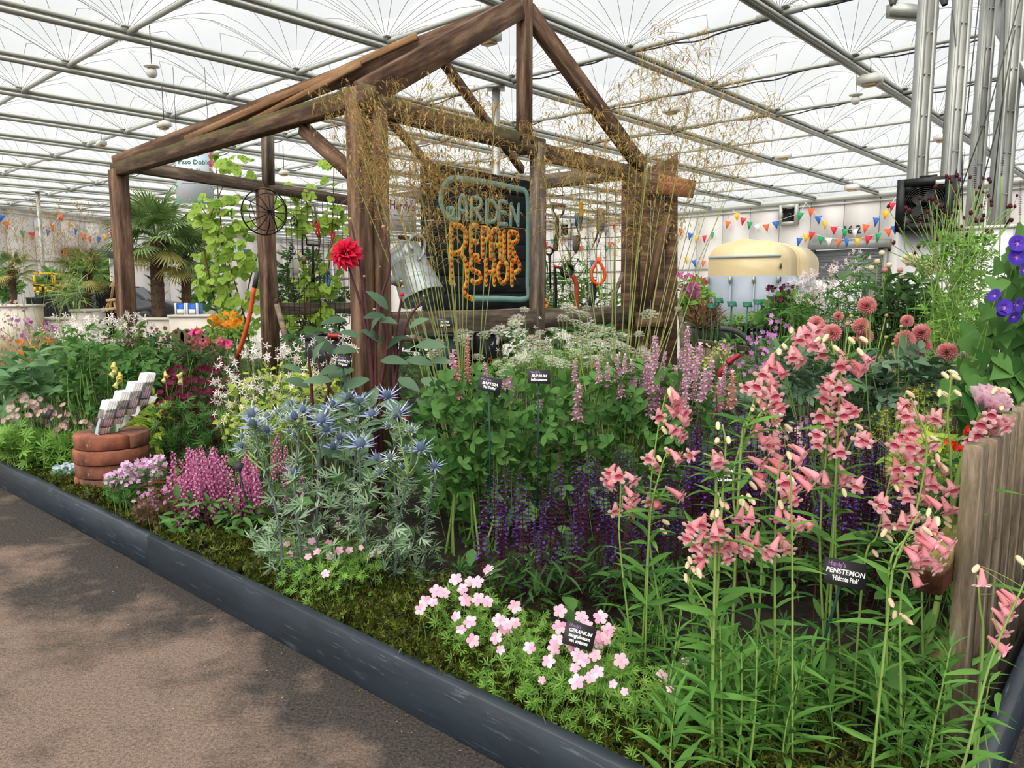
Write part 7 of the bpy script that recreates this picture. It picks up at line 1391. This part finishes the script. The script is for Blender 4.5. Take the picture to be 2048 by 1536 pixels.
# pink betony spikes, thyme cushions, pale blue cushion
M_BET = gm('betony_pink', '#cc6ca2', '#eaa4ca', '#dc86b6', .25)
def betony(seed):
    r = random.Random(seed); mb = MB(); mb.tube([(0, 0, 0), (0, 0, 1)], .012, .006, n=4, mat=1, cap=False); f = multi([(leaf(1, .8, .3, .3, tip=.4), frames((0, .6, .7))[0], (0, 0, 0), 1), (leaf(1, .8, .3, .3, tip=.4), frames((.2, .9, -.3))[0], (0, 0, 0), 1)])
    for i in range(46): t = i/45; a = i*2.4; mb.addt(f, frames((math.cos(a), math.sin(a), .2))[0], (.02*math.cos(a), .02*math.sin(a), .04+.94*t), .085*(1-.35*t)*r.uniform(.8, 1.1))
    return zup(mb.tmpl())
BET = [MB().addt(betony(i)).mesh('flower_spike', [M_BET, G_STEMD]) for i in range(3)]
e = plant('betony', 'dense pink betony spikes between brick stack and sea hollies', 'betony', 430, 3.95); pr = []
for i in range(58):
    x = U(345, 520); y = 900+U(-18, 50)+.0035*(x-430)**2*.6 if i < 46 else U(930, 980); Yd = U(3.7, 4.1); ln = U(75, 125); q = P(x, y, Yd); hm = ln*Yd/F; d = unit((U(-.15, .15), -.1, 1)); o = q-d*hm; obj('flower_spike', BET[i % 3], e, m4(frames(d, (0, -1, 0), U(0, 6))[0], o, hm)); pr.append((base(430+(x-430)*.6, Yd), o))
for x, y in ((560, 875), (575, 900), (590, 930), (545, 890), (600, 960), (570, 940)): q = P(x, y, 4.1); obj('flower_spike', BET[0], e, m4(frames((U(-.1, .1), 0, 1), (0, -1, 0))[0], q-[0, 0, .2], .22)); pr.append((base(x, 4.1), q-[0, 0, .2]))
stems(e, pr, .0028, G_STEMD, n=4); L = ell(230, [(430, 1040, 90, 40), (370, 1030, 40, 40), (490, 1040, 50, 40)], 3.6, 4.1); scatter(e, 'leaf', leaf(3, .34, .2, .3), G_MID, L, rdir(230, .35, .3), RNG.uniform(.05, .095, 230), 90)
def cushion(label, name, px, Y, ells, n, Y0, Y1, mesh, sz, lm, nl, cat):
    e = plant(name, label, cat, px, Y); L = ell(n, ells, Y0, Y1)
    for q in L[:140]: obj('flower', mesh, e, m4(frames(rdir(1, .8, .5)[0], (0, 0, 1), U(0, 6))[0], q, U(*sz)))
    if n > 140: V = np.empty(len(mesh.vertices)*3); mesh.vertices.foreach_get('co', V); T = (V.reshape(-1, 3), np.array([tuple(p_.vertices) for p_ in mesh.polygons]), 0); M_ = L[140:]; MB().inst(T, frames(rdir(len(M_), .8, .5), (0, 0, 1), RNG.uniform(0, 6, len(M_))), M_, RNG.uniform(*sz, len(M_))).build('flower', list(mesh.materials), e, kind='stuff')
    LL = L-[0, 0, .03]; LL = np.vstack([LL, ell(nl, [(cx, cy+ry*.8, rx, ry) for cx, cy, rx, ry in ells], Y0, Y1), ell(nl*2, [(cx, cy+ry*1.5, rx*.95, ry) for cx, cy, rx, ry in ells], Y0, Y1)]); LL[:, 2] = np.maximum(LL[:, 2], SOIL+.01); scatter(e, 'leaf', T_CUT, lm, LL, rdir(len(LL), .5), RNG.uniform(.018, .034, len(LL)), 30); stems(e, [(np.array([q[0], q[1]+.02, SOIL]), q) for q in L[::9]], .0013, G_STEM, n=3, seg=3); return e
cushion('pale pink flower cushion at the foot of the brick stack', 'erinus', 275, 4.2, [(280, 945, 45, 28), (240, 960, 30, 18), (310, 930, 25, 22), (220, 955, 12, 10)], 430, 4.0, 4.35, FIVE('pale_pink_cushion', '#dca6d2', '#efc9e8'), (.012, .018), G_MID, 260, 'cushion flowers')
cushion('thin scatter of mauve pink flowers below the pale pink cushion', 'thyme', 330, 3.9, [(320, 995, 40, 25), (290, 1000, 25, 20), (345, 975, 20, 25)], 110, 3.75, 4.0, FIVE('mauve_thyme', '#b87aa8', '#d6a0c4'), (.009, .014), G_BRONZE, 120, 'cushion flowers')
cushion('pale blue white flower cushion left of the brick stack', 'isotoma', 135, 4.95, [(135, 937, 30, 10), (125, 945, 22, 12), (155, 940, 18, 12)], 260, 4.85, 5.1, FIVE('ice_blue_cushion', '#b9cfe0', '#e3edf4'), (.011, .017), G_MID, 90, 'cushion flowers')
bush('dark bronze dock like leaves between pink cushion and betony', 'bronze_foliage', 'foliage plant', 355, 3.95, [(345, 990, 16, 55), (352, 1030, 20, 25)], 60, 3.85, 4.05, leaf(2, .1, .2, .3), gm('dark_red_leaf', '#4a2018', '#7a3a26', None, .2), (.08, .16), 60)

# ------------------------------------------------------------------ palms on the far left
M_TRUNK = flat('shaggy_palm_trunk', '#3f3127', .95, c2='#665241', scale=18, bmp=.9); G_PALM = gm('palm_blade', '#4c6a3a', '#88a262', '#66844a', .2); G_PALMY = gm('old_palm_blade', '#9a9850', '#c6bb78', None, .2)
def frond(seed):
    r = random.Random(seed); mb = MB(); mb.tube(bez([(0, 0, 0), (0, .3, .02), (0, .55, -.02)], 6), .012, .008, n=4); nb = 26
    for i in range(nb):
        a = (i/(nb-1)-.5)*4.6; ln = .5*(1-.12*abs(a))*r.uniform(.9, 1.06); mb.addt(leaf(3, .085, .3, .45, tip=.8, base=.5, pos=.3), frames((math.sin(a), math.cos(a), .15-.1*abs(a)))[0], (0, .55, -.02), ln)
    return MB().addt(mb.tmpl()).mesh('frond', G_PALM)
FR = [frond(i) for i in range(3)]; FRY = FR[0].copy(); FRY.materials[0] = G_PALMY
def palm(label, cx, cy, Y, r, tx0, ty0, tx1, ty1, nf, tw):
    e = thing('fan_palm', label, 'palm', Z(P(tx1, ty1, Y), 0)); c = P(cx, cy, Y); b_ = P(tx1, ty1, Y); t0 = P(tx0, ty0, Y); mb = MB(); pts = bez([Z(b_, .0), (t0*.5+Z(b_, 0)*.5), t0, c], 16); mb.tube(pts, tw, tw*.85, n=9)
    for i in range(150): k = RND.randrange(15); q = pts[k]; a = U(0, 6.28); mb.addt(leaf(1, .3, .2, .3), frames((math.cos(a)*.6, math.sin(a)*.6, 1))[0], q+np.array([math.cos(a), math.sin(a), 0])*tw*.9, U(.1, .2))
    mb.build('trunk', M_TRUNK, e)
    for i in range(nf):
        a = i*2.4+U(-.3, .3); el_ = 1.35-2.1*(i/nf)**.9; d = np.array([math.cos(a)*math.cos(el_), math.sin(a)*math.cos(el_), math.sin(el_)]); obj('frond', FRY if i > nf-5 else FR[i % 3], e, m4(frames(d, (0, 0, 1), U(-.3, .3))[0], c, r*U(.9, 1.15)))
palm('largest fan palm right behind the corner post of the frame', 312, 478, 16.8, 1.12, 314, 560, 317, 652, 30, .155); palm('second fan palm leaning right above the blue boxes', 372, 515, 17.2, .85, 372, 560, 370, 632, 24, .115)
palm('small fan palm in the square planter left of the corner post', 172, 545, 16.2, .66, 172, 570, 174, 615, 20, .1); palm('smallest pale fan palm at the left edge over the sandy planter', 25, 540, 15.6, .46, 25, 560, 25, 612, 18, .07)
bush('low grassy palm like tuft in the square planter', 'planter_grass', 'grass', 148, 15.6, [(148, 590, 20, 18)], 110, 15.3, 15.8, leaf(2, .06, .2, .5), G_PALM, (.3, .55), 0)
for px, Y, w_, hgt, lab in ((112, 20, 34, 30, 'green leafy display behind the yellow frames'), (10, 20, 30, 26, 'dark green display plants at the left edge by the tables'), (415, 19, 40, 45, 'dark shrub behind the blue boxes and climbing vine')):
    bush(lab, 'display_shrub', 'shrub', px, Y, [(px, 575, w_, hgt)], 240, Y-.4, Y+.4, L_OVAL, G_MID, (.15, .3), 0)
for px, lab in ((150, 'sunlit green tree outside the open roller door, left crown'), (190, 'sunlit green tree outside the open roller door, middle crown'), (228, 'sunlit green tree outside the open roller door, right crown')):
    q = P(px, 545, 46); e = thing('garden_tree', lab, 'tree', Z(q, 0)); MB().tube([Z(q, 0), Z(q, 3)], .2, n=8).build('trunk', M_TRUNK, e); L = ell(420, [(px, 545, 30, 45)], 45, 48); scatter(e, 'leaf', L_OVAL, G_BRIGHT, L, rdir(420, .3), RNG.uniform(.4, .8, 420), 0)

# ------------------------------------------------------------------ climbing vine on the back beam
e = plant('hop_vine', 'light green climbing vine with lobed leaves on the back of the frame', 'climber', 470, 9.9); vs = [[(480, 690), (455, 560), (440, 430), (430, 310)], [(500, 690), (480, 600), (440, 480), (395, 400)], [(640, 690), (655, 560), (665, 450), (668, 330)], [(470, 690), (500, 560), (520, 480), (500, 400)], [(600, 690), (620, 560), (640, 470), (600, 380)], [(450, 690), (420, 560), (410, 470), (455, 350)]]; L = []
for s in vs:
    c = bez(np.array([P(x, y, 9.95) for x, y in s]), 30); MB().tube(np.vstack([[c[0][0], 9.95, SOIL], c]), .012, .006, n=5).build('stem', flat('brown_vine', '#6b4a34', .8), e)
L = ell(330, [(478, 340, 34, 34), (415, 425, 35, 40), (465, 450, 45, 60), (440, 540, 50, 80), (500, 560, 30, 70), (590, 420, 60, 50), (660, 340, 25, 30), (670, 450, 25, 60), (640, 560, 40, 50), (605, 365, 40, 15), (480, 640, 50, 40), (440, 318, 10, 12), (620, 620, 50, 40)], 9.75, 10.2); n = len(L); T_LOBE = multi([(leaf(2, .75, .1, .15, tip=.6, base=.5), frames((math.sin(a), math.cos(a), 0))[0], (0, 0, 0), s) for a, s in ((0, 1), (.85, .72), (-.85, .72))]); scatter(e, 'leaf', T_LOBE, gm('hop_leaf', '#739a30', '#abc858', '#8cb040', .35), L, np.c_[RNG.normal(0, .6, n), -.5-RNG.uniform(0, .3, n), -.6+RNG.normal(0, .3, n)], RNG.uniform(.1, .17, n), 200, up=(0, -1, .5))
bush('dark feathery greenery behind the shears grid', 'shed_greenery', 'shrub', 610, 11.5, [(600, 560, 50, 60), (650, 600, 40, 50), (570, 600, 40, 60), (620, 640, 70, 40)], 420, 11.2, 12, T_PINN, G_DARK, (.16, .28), 40)
bush('mid green shrubs behind the trowel grid', 'shed_greenery', 'shrub', 1150, 9.6, [(1130, 590, 45, 50), (1190, 610, 50, 45), (1150, 540, 35, 22), (1100, 600, 20, 60), (1230, 640, 30, 30)], 520, 9.2, 10, L_LANCE, G_MID, (.14, .24), 60)
for i, (x, y, ln) in enumerate(((1203, 500, 25), (1215, 517, 24), (1229, 517, 30))):
    e = plant('veronica', ('shortest violet veronica spike behind the trowel grid', 'middle violet veronica spike behind the trowel grid', 'rightmost violet veronica spike behind the trowel grid')[i], 'veronica', x, 9.2); q = P(x, y, 9.2); hm = ln*9.2/F*1.3; obj('flower_spike', SALV[2], e, m4(np.eye(3)[:, [0, 2, 1]]*[1, 1, -1], q-[0, 0, hm], hm)); MB().tube([base(x, 9.2), q-[0, 0, hm]], .008, n=5).build('stem', G_STEM, e)
bush('low mixed greenery under the shelf inside the frame', 'shed_greenery', 'foliage plant', 850, 7.4, [(850, 690, 120, 35), (1000, 690, 90, 40), (640, 690, 60, 40), (1160, 680, 90, 35)], 760, 7.0, 8.0, L_OVAL, G_DARK, (.08, .14), 40)

# ------------------------------------------------------------------ nursery plants on the black crates
def nursery(lab, px, Y, ells, n, T, mat, sz, cat='shrub', up=.5): return bush(lab, 'nursery_plant', cat, px, Y, ells, n, Y-.25, Y+.3, T, mat, sz, 30, up)
nursery('reddish brown heath in the crate by the spade handle', 1410, 8.5, [(1412, 640, 30, 22)], 240, L_NEEDLE, gm('heath_brown', '#5f3a2c', '#8f6248', None, .1), (.12, .22), 'heath', 1.5)
nursery('soft low light green plants in the crate before the trailer', 1490, 8.5, [(1490, 645, 55, 15), (1530, 640, 30, 18)], 330, L_SMALL, G_BRIGHT, (.05, .1)); nursery('rounded dark green bush before the trailer wheel', 1575, 8.0, [(1575, 620, 40, 35), (1560, 640, 45, 22)], 360, L_OVAL, G_MID, (.09, .15))
stars('petunia_basket', 'magenta petunias spilling at the edge of the plank door', 'petunia', 1378, 9.6, [(1370, 570, 20, 25), (1362, 548, 10, 12), (1385, 585, 18, 20)], 42, 9.4, 9.8, (.035, .05), 240, [(1372, 600, 24, 40), (1390, 620, 30, 25)], G_BRIGHT, L_OVAL, (.1, .16), FIVE('magenta_petunia', '#c2409c', '#dc6ab8'))
stars('scarlet_bedding', 'red bedding flowers in the distance beside the trailer', 'bedding flowers', 1397, 12, [(1395, 565, 16, 14), (1402, 592, 10, 5)], 40, 11.8, 12.2, (.03, .05), 120, [(1398, 590, 22, 25)], G_BRIGHT, L_OVAL, (.1, .18), FIVE('scarlet_bed', '#c8243c', '#dd4a58'))
stars('dark_scabious', 'dark maroon flower heads before the trailer ramp', 'scabious', 1560, 7.6, [(1540, 578, 12, 8), (1572, 575, 16, 10), (1580, 600, 20, 10), (1555, 600, 10, 8)], 42, 7.5, 7.8, (.02, .032), 120, [(1570, 640, 40, 25)], G_MID, L_OVAL, (.07, .11), FIVE('maroon_scab', '#4a1426', '#6d2238'))
stars('gaura', 'airy pale pink star flowers before the roller shutter', 'gaura', 1655, 6.6, [(1640, 560, 40, 30), (1610, 580, 35, 30), (1690, 550, 35, 35), (1715, 520, 30, 20), (1660, 590, 50, 30)], 180, 6.4, 6.9, (.022, .034), 620, [(1640, 620, 60, 40), (1700, 600, 50, 60), (1720, 550, 30, 40), (1610, 630, 40, 30)], G_MID, L_LANCE, (.09, .14), FIVE('pale_gaura', '#e6c9cf', '#f3e2e2', .4))
nursery('upright dark leaved bush with budded stems by the partition', 1775, 6.4, [(1780, 620, 35, 60), (1760, 650, 40, 40), (1800, 590, 20, 40)], 330, leaf(3, .3, .2, .3), G_DARK, (.1, .16)); e = nursery('dark leaved peony with creamy white blooms before the partition', 1850, 6.2, [(1840, 610, 30, 55), (1865, 640, 40, 45), (1825, 650, 30, 40)], 330, leaf(3, .3, .2, .3), G_DARK, (.1, .16), 'peony'); WPE = MB().addt(dahl(40, .8, 0, 0, leaf(2, .8, .5, -.3, tip=.35, base=.5), .7, 1, .05)).mesh('flower', gm('cream_peony', '#f1ecd0', '#fbf8ea', '#efe3b8', .3))
for x, y, s in ((1820, 530, .085), (1838, 537, .07), (1858, 546, .09), (1862, 532, .06), (1845, 549, .06)): obj('flower', WPE, e, m4(frames((U(-.3, .3), -.5, .7))[0], P(x, y, 6.1), s))
e = plant('peony_buds', 'round pink and cream buds on tall stems left of the white blooms', 'peony', 1775, 6.4); pr = []; BB = budmesh([gm('pink_bud', '#d88a86', '#ebb8a6', None, .2), M_CALYX]); BC = budmesh([gm('cream_bud2', '#e6d3a6', '#f2e6c6', None, .2), M_CALYX])
for x, y, k in ((1763, 506, 1), (1755, 523, 1), (1776, 530, 1), (1769, 540, 0), (1799, 540, 0), (1803, 552, 1), (1742, 536, 1)): q = P(x, y, 6.3); obj('bud', (BB, BC)[k], e, m4(frames((U(-.3, .3), -.3, 1))[0], q-[0, 0, .02], .045)); pr.append((base(x+U(-8, 8), 6.4), q))
stems(e, pr, .007, G_STEM, n=5, bow=.03)
nursery('tall leafy green plants below the great burnet', 1905, 5.2, [(1900, 700, 50, 60), (1930, 640, 40, 60), (1880, 640, 30, 50)], 420, L_LANCE, G_BRIGHT, (.1, .17)); nursery('yellow green bedding along the low fence', 1600, 6.6, [(1600, 690, 60, 20), (1500, 690, 60, 15)], 220, L_OVAL, G_MID, (.06, .1))
bush('mixed foliage behind the loppers along the low fence', 'border_plant', 'foliage plant', 1600, 5.4, [(1560, 760, 120, 40), (1430, 770, 80, 30), (1680, 770, 80, 50)], 520, 5.0, 6, L_OVAL, G_DARK, (.08, .13), 30)
bush('large leaved foliage filling the bed behind the salvias', 'border_plant', 'foliage plant', 1650, 4.2, [(1650, 830, 120, 60), (1780, 880, 100, 60), (1500, 830, 90, 50)], 420, 4.0, 4.5, leaf(3, .42, .15, .25), G_DAHL, (.1, .16), 80)
SIGN_G = flat('green_plant_sign', '#1d6a4c', .4)
for i, (x, y, k, lab) in enumerate(((1437, 601, 0, 'tallest green plant sign before the trailer ramp'), (1424, 612, 0, 'leftmost low green plant sign by the heath'), (1464, 608, 0, 'green plant sign second from the tallest'), (1495, 609, 0, 'green plant sign in the middle of the trailer ramp'), (1516, 604, 0, 'green plant sign partly behind yellow green shoots'), (1551, 598, 1, 'black plant sign beside the dark maroon flowers'), (1568, 609, 0, 'green plant sign right of the black one'))):
    q = P(x, y, 8.0); e = thing('plant_sign', lab, 'plant sign', Z(q, .5), 'plant signs on the crates'); Fm = frames((.1, -.6, .55), (0, 0, 1))[0]; M3 = np.stack([Fm[:, 0], -Fm[:, 2], Fm[:, 1]], 1); MB().box(q, (.095, .075, .006), frames((.05, .75, .65))[0]).build('board', (SIGN_G, M_BLACK)[k], e); MB().tube([Z(q, .5), q-[0, 0, .02]], .0055, n=5).build('stake', (SIGN_G, M_BLACK)[k], e)

# ------------------------------------------------------------------ black plant labels with chalk lettering
M_SLATE = flat('black_label_card', '#2b2b2e', .5, c2='#333336'); M_LILAC = flat('lilac_print', '#a87fb4', .6); G_CANE = flat('teal_cane', '#1c4a44', .5)
def label(lab, px, py, Y, wpx, hpx, rot, lines, tilt=.5, yaw=0.0, brand=True, ls=1.0, h0=None):
    q = P(px, py, Y); e = thing('plant_label', lab, 'plant label', q, 'black plant labels in the bed'); w_ = wpx*Y/F; h_ = hpx*Y/F/ .93
    r = np.array([math.cos(rot)*math.cos(yaw), math.sin(yaw), -math.sin(rot)]); up = np.array([math.sin(rot)*.9, tilt, 1.0]); pm = plane_m(q, r, up)
    obj('card', MB().box((0, 0, 0), (w_, h_, .003)).mesh('card', M_SLATE), e, pm)
    n = len(lines)+(1 if brand else 0); lh_ = h_*.8/max(n, 3); y = h_*.43-lh_*.5
    if brand: text('brand_print', "Hardy's", lh_*.95, pm @ Matrix.Translation((-w_*.2, y, .0018)), M_LILAC, e, .0002, sx=.9); y -= lh_
    for s in lines: text('chalk_lettering', s, lh_*1.02*ls, pm @ Matrix.Translation((0, y, .0018)), M_CHALK, e, .0002, shear=.18, bold=.0004, sx=min(1.0, 1.55*w_/(lh_*ls*max(4, len(s))))); y -= lh_
    b_ = pm @ Vector((0, -h_*.3, -.004)); MB().tube([np.array(b_)+[0, .004, .02], (b_[0], b_[1]+.22, SOIL-.02)], .0045, n=5).build('stake', G_CANE, e)
label('black label lettered GERANIUM among the pale pink cranesbills', 1159, 1271, 2.12, 66, 46, .3, ['GERANIUM', 'sanguineum', 'var. striatum'])
label('black label lettered PENSTEMON among the salmon bells', 1690, 1147, 2.0, 90, 50, .2, ['PENSTEMON', "'Hidcote Pink'"])
label('black label lettered SALVIA half hidden in the violet spikes', 1452, 948, 2.75, 58, 42, .02, ['SALVIA', 'nem.', "'Caradonna'"])
label('black label lettered BAPTISIA above the trefoil leaves', 980, 769, 3.4, 46, 28, .2, ['BAPTISIA', "'Pink Truffles'"])
label('black label lettered BUNIUM at the cream umbels', 1078, 753, 3.5, 44, 28, .03, ['BUNIUM', 'bulbocastanum'])
label('black label lettered DAHLIA left of the dark stems', 687, 723, 4.0, 27, 24, .2, ['DAHLIA', "'Dovegrove'"])
label('black label lettered ERYNGIUM above the sea hollies', 630, 832, 3.5, 33, 18, 0, ['ERYNGIUM'])
label('black label lettered STIPA under the black sign', 890, 645, 4.8, 38, 21, 0, ['STIPA', 'gigantea'])
label('grey blank backed label in the pink betony', 476, 932, 3.65, 20, 16, .3, [], brand=False); label('small black label standing by the green trowel', 1562, 757, 4.0, 24, 18, .05, ['VERBASCUM', 'hybrid']) if False else label('small black label standing by the green trowel', 1562, 757, 4.0, 24, 18, .05, [], brand=False)
label('tilted dark label behind the pale pink cushion', 312, 925, 4.45, 26, 14, -.3, [], brand=False); label('grey backed label among the dusty pink astrantias', 97, 828, 5.2, 12, 20, .4, [], brand=False); label('dark label behind the pompon dahlias', 1735, 715, 4.4, 40, 20, .05, [], brand=False)
